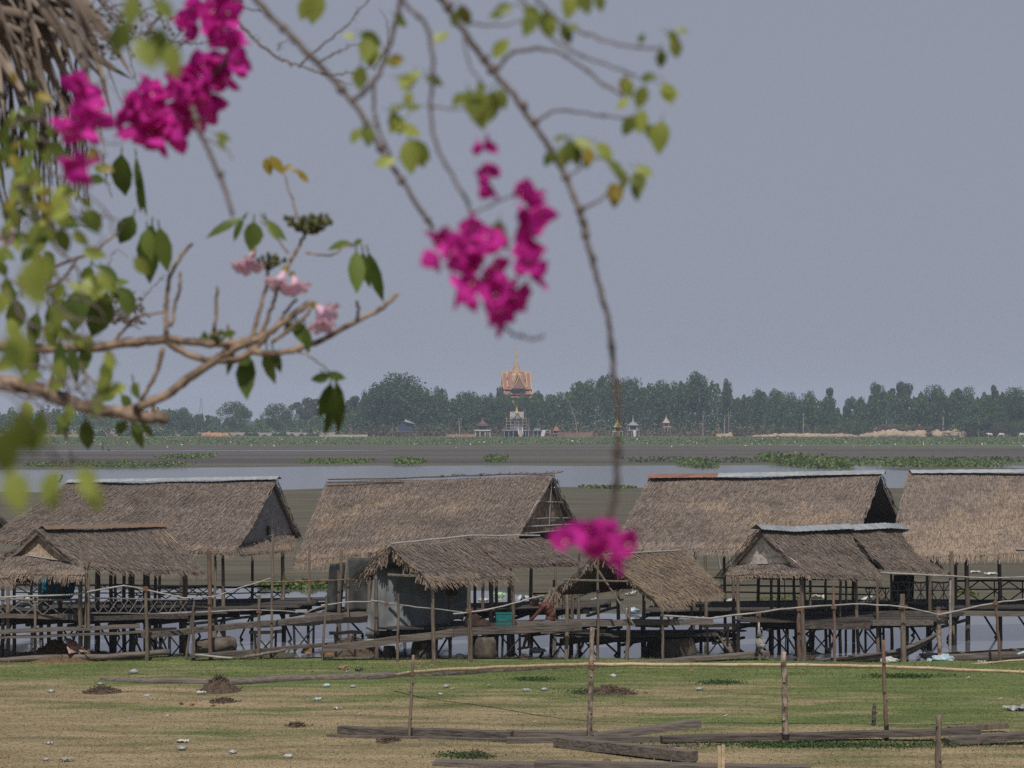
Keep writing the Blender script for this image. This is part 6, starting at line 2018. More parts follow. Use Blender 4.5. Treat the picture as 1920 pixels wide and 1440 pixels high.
def shrine(name, label, px, base, top, w, D, wallm, roofm, trimm, tiers=3, deckh=2.0, deckw=1.3, deckm=WHITEP, spire=.45, stair=True, open_=True):
    c = P(px, base, D); c.z = .2
    zt = H - (top - HY) / F * D
    ww = w / F * D
    t = thing(name, label, 'shrine', c, 'shrines on the far shore')
    m = MB(); m.box(c + V(0, 0, deckh), (ww * deckw, ww * deckw, .45), 0, .6); pl = obj('platform', m, deckm, t)
    for sx in (-.46, -.16, .16, .46):
        m = MB()
        for sy in (-.42, .42): m.box(c + V(sx * ww * deckw, sy * ww * deckw, deckh / 2 - .1), (.28, .28, deckh - .2), 0, .5)
        obj('pile', m, deckm, pl)
    hb = (zt - c.z) - deckh
    bh = hb * .30
    z0 = deckh + .23
    for sx in (-1, 1):
        for sy in (-1, 1):
            m = MB(); m.lathe(c + V(sx * ww * .34, sy * ww * .34, z0), [(.2, 0), (.15, .2), (.15, bh - .2), (.24, bh)], 8, .5); obj('column', m, wallm, t)
    m = MB(); m.box(c + V(0, .2 * ww, z0 + bh / 2), (ww * .56, ww * .25, bh), 0, .3); obj('dark_inside', m, DARKP if open_ else wallm, t)  # dark block painted as the shade in the open middle
    m = MB()
    q, zz = ww * .5, z0 + bh
    th = hb * (1 - .30 - spire) / tiers
    for k in range(tiers):
        f_ = 1 - k * .8 / tiers
        m.add([c + V(sx * q * f_, sy * q * f_, zz + k * th) for sx, sy in ((-1, -1), (1, -1), (1, 1), (-1, 1))] + [c + V(sx * q * f_ * .55, sy * q * f_ * .55, zz + (k + 1) * th) for sx, sy in ((-1, -1), (1, -1), (1, 1), (-1, 1))],
              [(0, 1, 5, 4), (1, 2, 6, 5), (2, 3, 7, 6), (3, 0, 4, 7), (4, 5, 6, 7), (3, 2, 1, 0)], .4 + .2 * k)
    r = obj('roof', m, roofm, t)
    m = MB()
    for k in range(tiers):
        f_ = 1 - k * .8 / tiers
        for sx, sy in ((-1, -1), (1, -1), (1, 1), (-1, 1)):
            p = c + V(sx * q * f_, sy * q * f_, zz + k * th)
            m.tube([p, p + V(sx * .15, sy * .15, .5)], [.12, .03], 5)
        m.box(c + V(0, 0, zz + k * th - .05), (2 * q * f_ + .1, 2 * q * f_ + .1, .16), 0, .5)
    obj('eave_trim', m, trimm, r)
    m = MB()
    zs = zz + tiers * th
    hs = hb * spire
    m.lathe(c + V(0, 0, zs), [(ww * .13, -.2), (ww * .12, hs * .1), (ww * .08, hs * .2), (ww * .085, hs * .25), (ww * .05, hs * .4), (ww * .05, hs * .45), (ww * .025, hs * .65), (.04, hs)], 10, .6)
    obj('spire', m, trimm, t)
    if stair:
        m = MB()
        for i in range(7):
            m.box(c + V(.1 * ww, -ww * deckw * .5 - .3 - i * .35, deckh - .2 - i * deckh / 7), (ww * .22, .36, deckh / 7), 0, .5)
        obj('stair', m, wallm, t)
        m = MB()
        for sx in (-1, 1):
            m.beam(c + V(.1 * ww + sx * ww * .14, -ww * deckw * .5, deckh + .5), c + V(.1 * ww + sx * ww * .14, -ww * deckw * .5 - 2.9, .5), .18, .5)
        obj('stair_rail', m, trimm, t)
    return t, c, ww, z0, bh, zt
shrine('shrine', 'dark reddish tiered pavilion on a white pile platform', 905, 826, 780, 24, 1078, DREDP, DREDP, DREDP, 3, 3.0, 1.25, WHITEP, .42, False)
shrine('shrine', 'yellow and green shrine with gilded stair beside the hanging stem', 1158, 822, 783, 15, 1076, YELP, YELP, GRNP, 3, 2.4, 1.3, GRNP, .36)
shrine('shrine', 'whitish grey shrine with slim spire right of the hanging stem', 1187, 823, 778, 20, 1080, WHITEP, GREYP, GREYP, 2, 3.0, 1.15, GREYP, .5)
shrine('shrine', 'small red roofed shrine above the orange brick wall', 1043, 818, 796, 13, 1086, DREDP, ROOFR, ROOFR, 2, 1.4, 1.3, ROOFR, .3, False)
shrine('shrine', 'pinkish little shrine half hidden in the right wood', 1249, 815, 778, 13, 1098, PINKW, PINKW, PINKW, 2, 4.5, 1.3, PINKW, .35, False)
# pavilion with scaffolding
c = P(969, 826, 1080); c.z = .2
pv = thing('pavilion', 'grey and gold pavilion wrapped in scaffolding on a pile platform below the temple', 'pavilion', c)
m = MB(); m.box(c + V(-.4, 0, 3.0), (12, 8, .5), 0, .5); pl = obj('platform', m, GREYP, pv)
for sx in (-5.6, -3.6, -1.6, 2.2, 4.0, 5.2):
    m = MB(); m.box(c + V(sx, -3.6, 1.4), (.3, .3, 2.9), 0, .5); obj('pile', m, GREYP, pl)
m = MB(); m.box(c + V(-.4, .5, 1.4), (11, 5, 2.6), 0, .2); obj('dark_inside', m, DARKP, pv)  # dark box in place of the shade beneath the platform
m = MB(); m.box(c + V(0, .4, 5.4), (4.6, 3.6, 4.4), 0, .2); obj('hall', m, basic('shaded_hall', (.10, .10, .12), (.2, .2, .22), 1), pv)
for sx in (-2.7, -.9, .9, 2.7):
    m = MB(); m.box(c + V(sx, -2.2, 5.4), (.35, .35, 4.4), 0, .6); obj('column', m, GREYP, pv)
m = MB(); m.box(c + V(0, 0, 7.9), (7.0, 5.4, .5), 0, .5); m.box(c + V(0, 0, 8.6), (5.4, 4.4, .6), 0, .5); obj('cornice', m, DREDP, pv)
steep_roof(pv, c + V(0, 0, 8.4), (1, 0, 0), 5.8, 4.8, 2.8, mat=GREYP, face=GREYP)
steep_roof(pv, c + V(.3, -2, 8.4), (0, -1, 0), 3.2, 4.0, 2.6, mat=GREYP, face=GREYP)
m = MB(); m.lathe(c + V(0, -.3, 10.6), [(.85, 0), (.75, .5), (.5, 1.0), (.42, 1.6), (.25, 2.2), (.1, 3.0), (.03, 3.9)], 10, .6); obj('spire', m, GOLD, pv)
m = MB()
for sx in (-4.6, -2.6, 0, 2.6, 4.4, 5.4):
    m.tube([c + V(sx, -3.2, 3.2), c + V(sx, -3.2, random.uniform(8.0, 9.5))], .08, 5)
for zz in (4.2, 5.6, 7.0, 8.2):
    m.tube([c + V(-4.9, -3.25, zz), c + V(4.6, -3.25, zz + random.uniform(-.2, .2))], .08, 5)
    m.tube([c + V(-4.9, -3.2, zz), c + V(-4.9, 2.6, zz)], .07, 5)
obj('scaffolding', m, PINKW, pv)
m = MB()
for i in range(9):
    m.box(c + V(1.4 + i * .05, -4.2 - i * .38, 2.9 - i * .33), (1.5, .4, .33), 0, .5)
obj('stair', m, PINKW, pv)
m = MB()
for sx in (-.95, .95):
    m.beam(c + V(1.4 + sx, -4.0, 4.0), c + V(1.8 + sx, -7.4, .9), .25, .6)
obj('stair_rail', m, WHITEP, pv)
# small landing beside the pavilion
c = P(1016, 826, 1080); c.z = .2
t = thing('landing', 'low grey landing stage with piles right of the scaffolded pavilion', 'landing', c)
m = MB(); m.box(c + V(0, 0, 3.0), (8, 4, .4), 0, .5); m.box(c + V(-2.2, 0, 3.5), (2.4, 3, .7), 0, .6); obj('platform', m, GREYP, t)
for sx in (-3.7, -2, -.3, 1.4, 3.7):
    m = MB(); m.box(c + V(sx, -1.7, 1.4), (.25, .25, 2.9), 0, .5); obj('pile', m, GREYP, t)
m = MB(); m.box(c + V(-1.4, 0, 1.4), (4.4, 2, 2.7), 0, .2); obj('dark_inside', m, DARKP, t)  # dark block imitating shade between the landing piles
m = MB(); m.beam(c + V(1.0, -2.2, 2.9), c + V(.2, -5, .2), 1.6, .3); obj('stair', m, PINKW, t)
# cabin
c = P(755, 826, 1082); c.z = .2
t = thing('cabin', 'lakeside cabin with blue walls and tin roof on stilts', 'cabin', c)
m = MB(); m.box(c + V(1.4, 0, 4.0), (6.4, 5, 3.4), 0, .5); obj('wall', m, BLUEW, t)
m = MB(); m.add([c + V(-2.6, -3.2, 5.4), c + V(1.2, -3.2, 8.0), c + V(1.2, 3, 8.0), c + V(-2.6, 3, 5.4)], [(0, 1, 2, 3)], .6)
m.add([c + V(1.2, -3.2, 7.98), c + V(5.6, -3.2, 5.9), c + V(5.6, 3, 5.9), c + V(1.2, 3, 7.98)], [(0, 1, 2, 3)], .5)
m.add([c + V(1.0, -3.6, 6.9), c + V(5.8, -3.6, 5.8), c + V(5.8, -3.1, 5.9), c + V(1.2, -3.1, 7.9)], [(0, 1, 2, 3)], .9)
obj('roof', m, TIN2, t)
m = MB(); m.add([c + V(-6.0, -3, 4.6), c + V(-2.0, -3, 6.4), c + V(-2.0, 3, 6.4), c + V(-6.0, 3, 4.6)], [(0, 1, 2, 3)], .8); obj('porch_roof', m, RUST, t)
for sx in (-4.4, -2.2, -.4, 1.6, 3.2, 4.8, 7.4):
    m = MB(); m.box(c + V(sx, -2.7, 1.2 + (2 if sx < -1 else 0)), (.25, .25, 2.6 + (4 if sx < -1 else 0)), 0, .5); obj('post', m, POSTW, t)
m = MB(); m.box(c + V(2.2, -2.9, 2.3), (11, .3, .3), 0, .4); m.box(c + V(6.5, -2.9, 3.4), (4, .2, .2), 0, .4)
for i in range(9): m.box(c + V(-.5 + i * .65, -2.85, 1.3), (.18, .1, 2.2), 0, .4)
obj('fence_rail', m, POSTW, t)

# ------------------------------------------------------------------ plants close to the camera
def PL(pts, D):
    return [P(q[0], q[1], q[2] if len(q) > 2 else D) for q in pts]

def smooth_line(pts, n=5, amp=.0):
    """Catmull-Rom through the points"""
    pts = [Vector(p) for p in pts]
    e = [pts[0] * 2 - pts[1]] + pts + [pts[-1] * 2 - pts[-2]]
    out = []
    for i in range(1, len(e) - 2):
        for k in range(n):
            t = k / n
            a_, b_, c, d = e[i - 1], e[i], e[i + 1], e[i + 2]
            q = 0.5 * ((2 * b_) + (c - a_) * t + (2 * a_ - 5 * b_ + 4 * c - d) * t * t + (3 * b_ - a_ - 3 * c + d) * t ** 3)
            if amp: q = q + Vector((random.uniform(-amp, amp), random.uniform(-amp, amp), random.uniform(-amp, amp)))
            out.append(q)
    out.append(pts[-1])
    return out

def stem(t, pts, D, r0, r1, mat=STEMM, name='branch', knots=0, thorns=0, amp=.0012):
    """r in photo pixels at depth D"""
    L = smooth_line(PL(pts, D), 5, amp)
    m = MB()
    k = len(L)
    rad = [lerp(r0, r1, i / (k - 1)) / F * D * (1 + random.uniform(-.12, .12)) for i in range(k)]
    m.tube(L, rad, 7, .5)
    for i in range(knots):
        j = random.randrange(1, k - 1)
        m.blob(L[j], (rad[j] * 1.6,) * 3, .3, 4, None, 7, 5)
    for i in range(thorns):
        j = random.randrange(1, k - 1)
        d = Vector((random.gauss(0, 1), random.gauss(0, .6), random.gauss(0, 1))).normalized()
        m.tube([L[j], L[j] + d * random.uniform(6, 16) / F * D], [rad[j] * .5, rad[j] * .12], 4)
    return obj(name, m, mat, t, True), L

def leaf_at(m, px, py, D, ang, Lp, Wp=None, tilt=None, curl=None, var=None):
    a_ = R(ang)
    d = Vector((math.cos(a_), random.uniform(-.35, .35), math.sin(a_)))
    n = Vector((random.uniform(-.5, .5), -1, random.uniform(-.2, .8))) if tilt is None else Vector(tilt)
    m.leaf(P(px, py, D), d, n, Lp / F * D, (Wp or Lp * .6) / F * D, random.uniform(.05, .3) if curl is None else curl, random.uniform(.1, .45), var)

# --- bougainvillea hanging from the upper left
bg = thing('bougainvillea', 'bougainvillea with bare arching stems, green leaves and magenta flowers hanging in front of the view', 'shrub', (-1.6, 3.0, bank_z(3.0)))
m = MB()
m.tube(smooth_line([(-1.6, 3.0, bank_z(3)), (-1.65, 3.1, 3.0), (-1.5, 3.0, 5.5), (-1.3, 2.95, 7.4), (-.95, 2.9, 8.4), (-.55, 2.8, 8.55), (-.2, 2.75, 8.2), (-.08, 2.7, 7.9)], 5, .01), [.045, .008], 8)
obj('trunk', m, STEMM, bg, True)
ST = [
 ([(770, -130), (805, -45), (832, 2), (866, 52), (900, 102), (936, 147), (966, 182), (1001, 232), (1036, 286), (1061, 332), (1086, 392), (1101, 452), (1117, 512), (1136, 582), (1147, 642)], 2.75, 6.5, 5.0, 14, 4),
 ([(1147, 642, 2.75), (1151, 690, 2.68), (1156, 740, 2.6), (1160, 800, 2.5), (1157, 860, 2.4), (1154, 920, 2.3), (1140, 985, 2.15)], 2.4, 5.8, 5.4, 5, 2),
 ([(420, -130), (452, -40), (482, 2), (541, 62), (591, 112), (641, 167), (681, 222), (721, 292), (762, 352), (812, 428)], 2.9, 7, 4.6, 12, 4),
 ([(700, -130), (730, -50), (757, 2), (801, 52), (812, 132), (806, 202), (822, 282), (861, 352), (888, 402)], 2.5, 4.2, 3.2, 3, 0),
 ([(760, -60), (746, 30), (722, 108), (702, 152), (662, 190)], 2.8, 5.2, 4.5, 4, 1),
 ([(702, 152), (704, 220), (731, 292)], 2.75, 4, 3.2, 2, 0),
 ([(932, 128), (961, 100), (1011, 90), (1061, 105), (1112, 142), (1170, 182)], 2.6, 4, 2.5, 4, 1),
 ([(880, -80), (980, 0), (1031, 68), (1081, 100), (1141, 122), (1192, 142)], 2.45, 3.2, 2.2, 3, 1),
 ([(940, -80), (1000, -10), (1052, 42), (1112, 67), (1171, 86), (1242, 90)], 2.45, 3.6, 2.2, 3, 1),
 ([(1003, 232), (1041, 207), (1101, 213), (1182, 222)], 2.65, 3.2, 2.2, 2, 1),
 ([(1063, 331), (1085, 318), (1112, 296)], 2.65, 2.6, 1.8, 1, 0), ([(1089, 391), (1112, 382), (1142, 362)], 2.65, 3.0, 2.0, 1, 0),
 ([(1112, 296), (1135, 300), (1160, 330), (1190, 340)], 2.6, 1.8, 1.2, 1, 0),
 ([(880, 42), (930, 48), (980, 40)], 2.4, 2.6, 1.6, 0, 0), ([(868, 66), (880, 120), (905, 158)], 2.5, 2.4, 1.6, 0, 0),
 ([(806, 195), (840, 205), (880, 200)], 2.5, 2.2, 1.5, 0, 0), ([(888, 400), (930, 380), (975, 360)], 2.4, 2.4, 1.6, 0, 0),
 ([(940, 610), (965, 628), (998, 636), (1020, 630)], 2.3, 3, 2, 3, 3),
 ([(360, 200), (376, 252), (396, 292), (421, 352), (436, 405)], 2.8, 5, 4, 4, 1), ([(388, 262), (420, 275), (438, 300)], 2.8, 1.8, 1.0, 0, 1),
 ([(340, -80), (390, -10), (430, 60), (425, 110), (390, 150), (385, 200), (330, 235), (262, 215), (232, 170)], 3.0, 4, 3, 3, 0),
 ([(120, -60), (150, 60), (165, 170), (150, 250), (150, 330)], 2.9, 5, 3, 3, 0), ([(700, -60), (640, 100), (600, 200)], 6.2, 1, 1, 0, 0),
]
for pts, D, r0, r1, kn, th in ST[:-1]:
    stem(bg, pts, D, r0, r1, STEMD if pts[0][0] == 1147 else STEMM, 'branch', kn, th)

LV = [(1205, 205, 2.6, 262, 46), (1241, 226, 2.6, 262, 60), (1190, 216, 2.6, 240, 42), (1212, 232, 2.6, 300, 38), (1176, 146, 2.6, 275, 36), (1200, 150, 2.6, 15, 34), (1245, 155, 2.6, 290, 44), (1238, 160, 2.6, 330, 40), (1180, 185, 2.6, 215, 30), (1210, 160, 2.5, 250, 44),
      (1250, 62, 2.5, 330, 34), (1262, 70, 2.5, 285, 40), (1240, 92, 2.5, 270, 34), (1265, 60, 2.5, 10, 26), (1200, 82, 2.5, 70, 20),
      (1062, 262, 2.6, 300, 52), (1075, 262, 2.6, 330, 46), (1062, 270, 2.6, 260, 44), (1098, 280, 2.6, 280, 36), (1040, 282, 2.6, 235, 34), (1060, 258, 2.6, 190, 24),
      (1118, 268, 2.6, 310, 46), (1140, 300, 2.6, 310, 42), (1152, 318, 2.6, 325, 36), (1165, 335, 2.6, 280, 24), (1195, 318, 2.6, 275, 48), (1200, 330, 2.6, 255, 44), (1190, 315, 2.6, 340, 36),
      (878, 168, 2.45, 285, 60), (898, 165, 2.45, 275, 76), (872, 175, 2.45, 220, 34), (925, 170, 2.55, 262, 56), (935, 165, 2.55, 285, 40), (912, 168, 2.55, 150, 24),
      (925, 108, 2.6, 50, 44), (862, 12, 2.5, 300, 40), (856, 20, 2.5, 250, 30), (812, 80, 2.5, 40, 36),
      (962, 12, 2.4, 200, 40), (980, 14, 2.4, 330, 44), (1000, 22, 2.4, 250, 46), (1020, 20, 2.4, 285, 52), (1036, 30, 2.4, 260, 40), (1008, 40, 2.4, 220, 36), (1072, -22, 2.4, 265, 56), (1090, -20, 2.4, 285, 48), (1052, 45, 2.4, 300, 40), (1120, -15, 2.4, 285, 36), (945, 25, 2.4, 190, 28), (1062, 55, 2.4, 20, 26),
      (594, -20, 2.9, 262, 64), (584, -10, 2.9, 245, 50), (676, 62, 2.8, 330, 44), (684, 66, 2.8, 285, 48), (690, 70, 2.8, 265, 50), (704, 82, 2.8, 255, 46), (666, 72, 2.8, 160, 24), (676, 122, 2.8, 268, 48),
      (722, 112, 2.6, 345, 30), (746, 148, 2.5, 350, 34), (790, 136, 2.5, 200, 30), (796, 144, 2.5, 340, 36), (778, 135, 2.5, 250, 30), (770, 172, 2.5, 255, 32), (752, 150, 2.6, 300, 26), (742, 32, 2.7, 320, 26),
      (676, 240, 2.8, 240, 34), (684, 232, 2.8, 285, 42), (694, 236, 2.8, 262, 38), (736, 208, 2.75, 285, 44), (760, 222, 2.75, 220, 40), (745, 240, 2.75, 350, 44), (766, 262, 2.75, 275, 62), (772, 262, 2.75, 310, 50), (782, 270, 2.75, 285, 44), (742, 300, 2.75, 190, 40), (730, 210, 2.75, 30, 30), (790, 200, 2.75, 190, 26),
      (404, 252, 2.8, 340, 28), (410, 262, 2.8, 300, 22), (880, 428, 2.35, 250, 44), (874, 420, 2.35, 300, 40), (936, 412, 2.35, 265, 46), (940, 430, 2.35, 280, 40), (935, 480, 2.35, 260, 40)]
for px, py, D, an, L in LV:
    m = MB()
    leaf_at(m, px, py, D, an, L * 1.05, L * .66)
    p = P(px, py, D)
    m.tube([p, p + Vector((-math.cos(R(an)), 0, abs(math.sin(R(an))) * .8 + .3)) * 14 / F * D], .8 / F * D, 4, .5)
    obj('leaf', m, BLEAF, bg, True)
for px, py, D, an, L in ((1150, 342, 2.6, 275, 48), (1142, 346, 2.6, 300, 40), (1172, 142, 2.62, 268, 36), (1100, 276, 2.58, 280, 38), (868, 8, 2.5, 270, 34), (730, 112, 2.6, 0, 30), (678, 128, 2.8, 265, 40)):
    m = MB()
    leaf_at(m, px, py, D, an, L, L * .7)
    obj('yellow_leaf', m, YLEAF, bg, True)

def flowers(t, spots, D, size, label=None, per=3, jit=7, lo=0.25):
    """clusters of three-bracted flowers; spots in photo pixels"""
    m, mc = MB(), MB()
    for s_ in spots:
        px, py = s_[:2]
        for k in range(s_[2] if len(s_) > 2 else per):
            c = P(px + random.gauss(0, jit), py + random.gauss(0, jit), D + random.uniform(-.05, .05))
            ax = Vector((random.gauss(0, .7), random.uniform(-1, .3), random.gauss(-.1, .7))).normalized()
            u_ = ax.orthogonal().normalized(); w_ = ax.cross(u_)
            ph = random.uniform(0, 6.28)
            sz = size * random.uniform(.8, 1.2) / F * D
            v0 = random.random()
            for j in range(3):
                a_ = ph + j * 2.094 + random.uniform(-.2, .2)
                rd = u_ * math.cos(a_) + w_ * math.sin(a_)
                m.leaf(c, (rd * .9 + ax * .65), (ax - rd * .6), sz, sz * .86, -.12, .35, min(1, max(0, v0 * .6 + random.uniform(0, .4))))
            for j in range(2):
                q = c + ax * sz * random.uniform(.2, .3) + u_ * sz * random.uniform(-.1, .1)
                mc.tube([c, q], [sz * .025, sz * .03], 4)
                mc.blob(q, (sz * .065,) * 3, .2, 4, None, 6, 4)
    o = obj('flower_cluster', m, BRACT, t, True)
    obj('floret', mc, CREAM, o, True)
flowers(bg, [(365, 12), (400, -5), (395, 30), (350, 28, 2), (420, 30), (375, 52), (408, 60), (428, 85), (425, 112), (405, 130), (422, 140, 2), (392, 118, 2)], 3.0, 38)
flowers(bg, [(370, 130), (385, 155), (360, 165), (345, 150, 2), (335, 170), (395, 185), (370, 195), (345, 195), (388, 215), (365, 220, 2), (310, 190), (328, 178)], 3.0, 38)
flowers(bg, [(300, 165, 2), (285, 185), (255, 175, 2), (235, 190), (265, 205), (290, 220), (250, 225, 2), (310, 225), (290, 245), (330, 245), (345, 235), (225, 205, 1), (315, 255, 1), (295, 258, 1)], 3.0, 38)
flowers(bg, [(150, 175), (170, 200, 2), (140, 228), (165, 238), (120, 245, 2), (180, 225, 1)], 2.7, 44, jit=9)
flowers(bg, [(150, 310, 2), (155, 325, 2), (140, 300, 1)], 2.3, 40, jit=7)
flowers(bg, [(908, 280, 2), (915, 305, 1), (922, 332, 2), (918, 345, 1)], 2.35, 36, jit=3)
flowers(bg, [(972, 355, 2), (990, 375, 3), (1005, 392, 2), (985, 400, 2), (990, 425, 3), (1000, 445, 1), (985, 465, 3), (992, 490, 2), (985, 508, 1), (970, 478, 1)], 2.3, 40, jit=7)
flowers(bg, [(830, 455, 3), (845, 440, 2), (825, 475, 1), (870, 455, 3), (900, 425, 2), (915, 445, 3), (885, 480, 3), (925, 480, 3), (860, 495, 2)], 2.3, 40, jit=7)
flowers(bg, [(890, 510, 3), (870, 530, 2), (858, 550, 2), (920, 525, 3), (905, 550, 3), (945, 545, 3), (962, 552, 2), (930, 575, 3), (940, 590, 2), (885, 540, 2)], 2.3, 40, jit=7)
flowers(bg, [(1105, 992, 2), (1140, 992, 2), (1066, 1022, 2), (1090, 1024, 2), (1152, 1008, 2), (1180, 1018, 2), (1122, 1006, 2), (1164, 1040, 2), (1128, 980, 1), (1110, 1008, 2)], 2.15, 38, jit=6)

# near leaves at the left edge, strongly out of focus
NL = [(30, 610, 1.9, 275, 90), (8, 640, 1.9, 300, 60), (62, 480, 2.2, 275, 88), (98, 490, 2.2, 235, 66), (40, 765, 1.75, 280, 90), (10, 800, 1.75, 265, 90), (95, 812, 1.8, 200, 66), (22, 880, 1.75, 285, 80),
      (110, 880, 2.1, 250, 66), (95, 895, 2.1, 275, 58), (150, 890, 2.1, 300, 50), (140, 885, 2.1, 340, 44), (172, 905, 2.1, 280, 54), (250, -10, 2.4, 265, 56), (238, 40, 2.4, 250, 60), (258, 70, 2.4, 300, 66), (302, 50, 2.4, 260, 66), (318, 80, 2.4, 280, 62), (285, 0, 2.4, 320, 50)]
for i in range(0, len(NL), 12):
    m = MB()
    for px, py, D, an, L in NL[i:i + 12]:
        leaf_at(m, px, py, D * .74, an, L * 1.1, L * .72)
    obj('foliage', m, BLEAF, bg, True)
stem(bg, [(-60, 720), (20, 740), (60, 790), (100, 860), (150, 890)], 1.7, 4, 2.5)
stem(bg, [(200, -80), (240, -10), (275, 40), (300, 90)], 2.1, 4, 2.5)
# tangle of leaves and twigs down the left side
def tangle(spec, n, D0_, D1_, Ls, mat, name='foliage'):
    m = MB()
    for k in range(n):
        cx, cy, sx, sy = random.choice(spec)
        leaf_at(m, random.gauss(cx, sx), random.gauss(cy, sy), random.uniform(D0_, D1_), random.uniform(190, 350), random.uniform(*Ls))
    obj(name, m, mat, bg, True)
SPOT = [(40, 210, 40, 30), (70, 330, 45, 40), (30, 400, 40, 40), (110, 390, 40, 40), (30, 300, 30, 30), (60, 440, 50, 20)]
tangle([(40, 260, 40, 40), (60, 360, 50, 50), (30, 450, 40, 40)], 40, 3.4, 4.2, (30, 52), TLEAF)
tangle(SPOT, 60, 2.4, 3.6, (26, 46), BLEAF)
tangle([(150, 470, 40, 40), (60, 560, 40, 40), (170, 520, 30, 20), (110, 620, 40, 40), (210, 540, 20, 20)], 26, 2.6, 3.6, (30, 56), BLEAF)
tangle([(140, 700, 50, 30), (200, 730, 30, 20), (110, 760, 40, 30), (60, 690, 30, 30), (120, 470, 60, 30)], 16, 2.6, 3.6, (28, 50), BLEAF)
tangle([(40, 240, 40, 40), (80, 400, 50, 50), (170, 280, 10, 20), (60, 180, 30, 30)], 16, 2.6, 3.4, (24, 40), YLEAF, 'yellow_foliage')
for k in range(40):
    x0, y0 = random.uniform(-20, 150), random.uniform(180, 780)
    pts = [(x0, y0)]
    for j in range(4):
        pts.append((pts[-1][0] + random.uniform(5, 42), pts[-1][1] + random.uniform(-30, 55)))
    stem(bg, pts, random.uniform(2.6, 3.4), random.uniform(1.6, 3.6), 1.0, STEMM, 'twig', 3, 4)

# --- thorny bare shrub further back
th_ = thing('thorn_shrub', 'bare thorny twigs with tiny buds reaching in behind the magenta flowers', 'shrub', (-2.6, 5.2, bank_z(5.2)))
m = MB()
m.tube(smooth_line([(-2.6, 5.2, bank_z(5.2)), (-2.4, 5.2, 4.0), (-2.0, 5.1, 6.8), (-1.4, 5.0, 8.5), P(380, -60, 5), P(440, 35, 5)], 5, .01), [.03, .004], 7)
obj('trunk', m, STEMM, th_, True)
for pts, r0 in (([(440, 35), (481, 76), (532, 112), (561, 123), (612, 142)], 3.2), ([(612, 142), (650, 138), (690, 128)], 1.8), ([(561, 123), (621, 72), (661, 35), (700, -10)], 2.2), ([(600, 117), (640, 95), (680, 78)], 1.8), ([(612, 142), (640, 152), (660, 160)], 1.2),
                 ([(340, -20), (400, 2), (450, 15), (490, 22)], 2.2), ([(700, 130), (722, 90), (726, 45), (712, 14)], 1.2), ([(520, 95), (528, 80), (550, 66)], 1.2),
                 ([(150, -40), (220, 30), (262, 60), (300, 78)], 2.4), ([(190, 20), (240, 8), (310, 40)], 1.8), ([(230, 60), (280, 90), (330, 80), (360, 72)], 1.8), ([(170, 50), (205, 70), (235, 82)], 1.8), ([(330, 80), (375, 82), (400, 76)], 1.6),
                 ([(190, 280), (200, 340), (210, 370)], 1.8), ([(150, 390), (170, 420), (195, 395)], 1.4), ([(100, 410), (160, 425), (185, 428)], 1.2), ([(240, 80), (250, 130), (262, 170)], 1.4), ([(190, 610), (240, 590), (280, 545), (310, 515)], 1.8), ([(200, 560), (225, 595), (250, 600)], 1.6), ([(205, 500), (215, 470), (240, 480)], 1.0)):
    o, L = stem(th_, pts, 5.0, r0, r0 * .5, STEMM, 'twig', 8, 10, .003)
m = MB()
for k in range(90):
    q = P(random.uniform(170, 340), random.uniform(0, 110), 5 + random.uniform(-.2, .2))
    m.blob(q, (.0045,) * 3, .2, 3, None, 6, 4)
    m.tube([q, q + Vector((random.uniform(-.03, .03), 0, random.uniform(-.01, .03)))], .0016, 4)
for k in range(50):
    q = P(random.uniform(195, 270), random.uniform(555, 610), 5 + random.uniform(-.1, .1))
    m.blob(q, (.0045,) * 3, .2, 3, None, 6, 4)
    m.tube([q, q + Vector((random.uniform(-.03, .03), 0, random.uniform(-.02, .02)))], .0016, 4)
tag(obj('bud', m, STEMM, th_), kind='stuff')

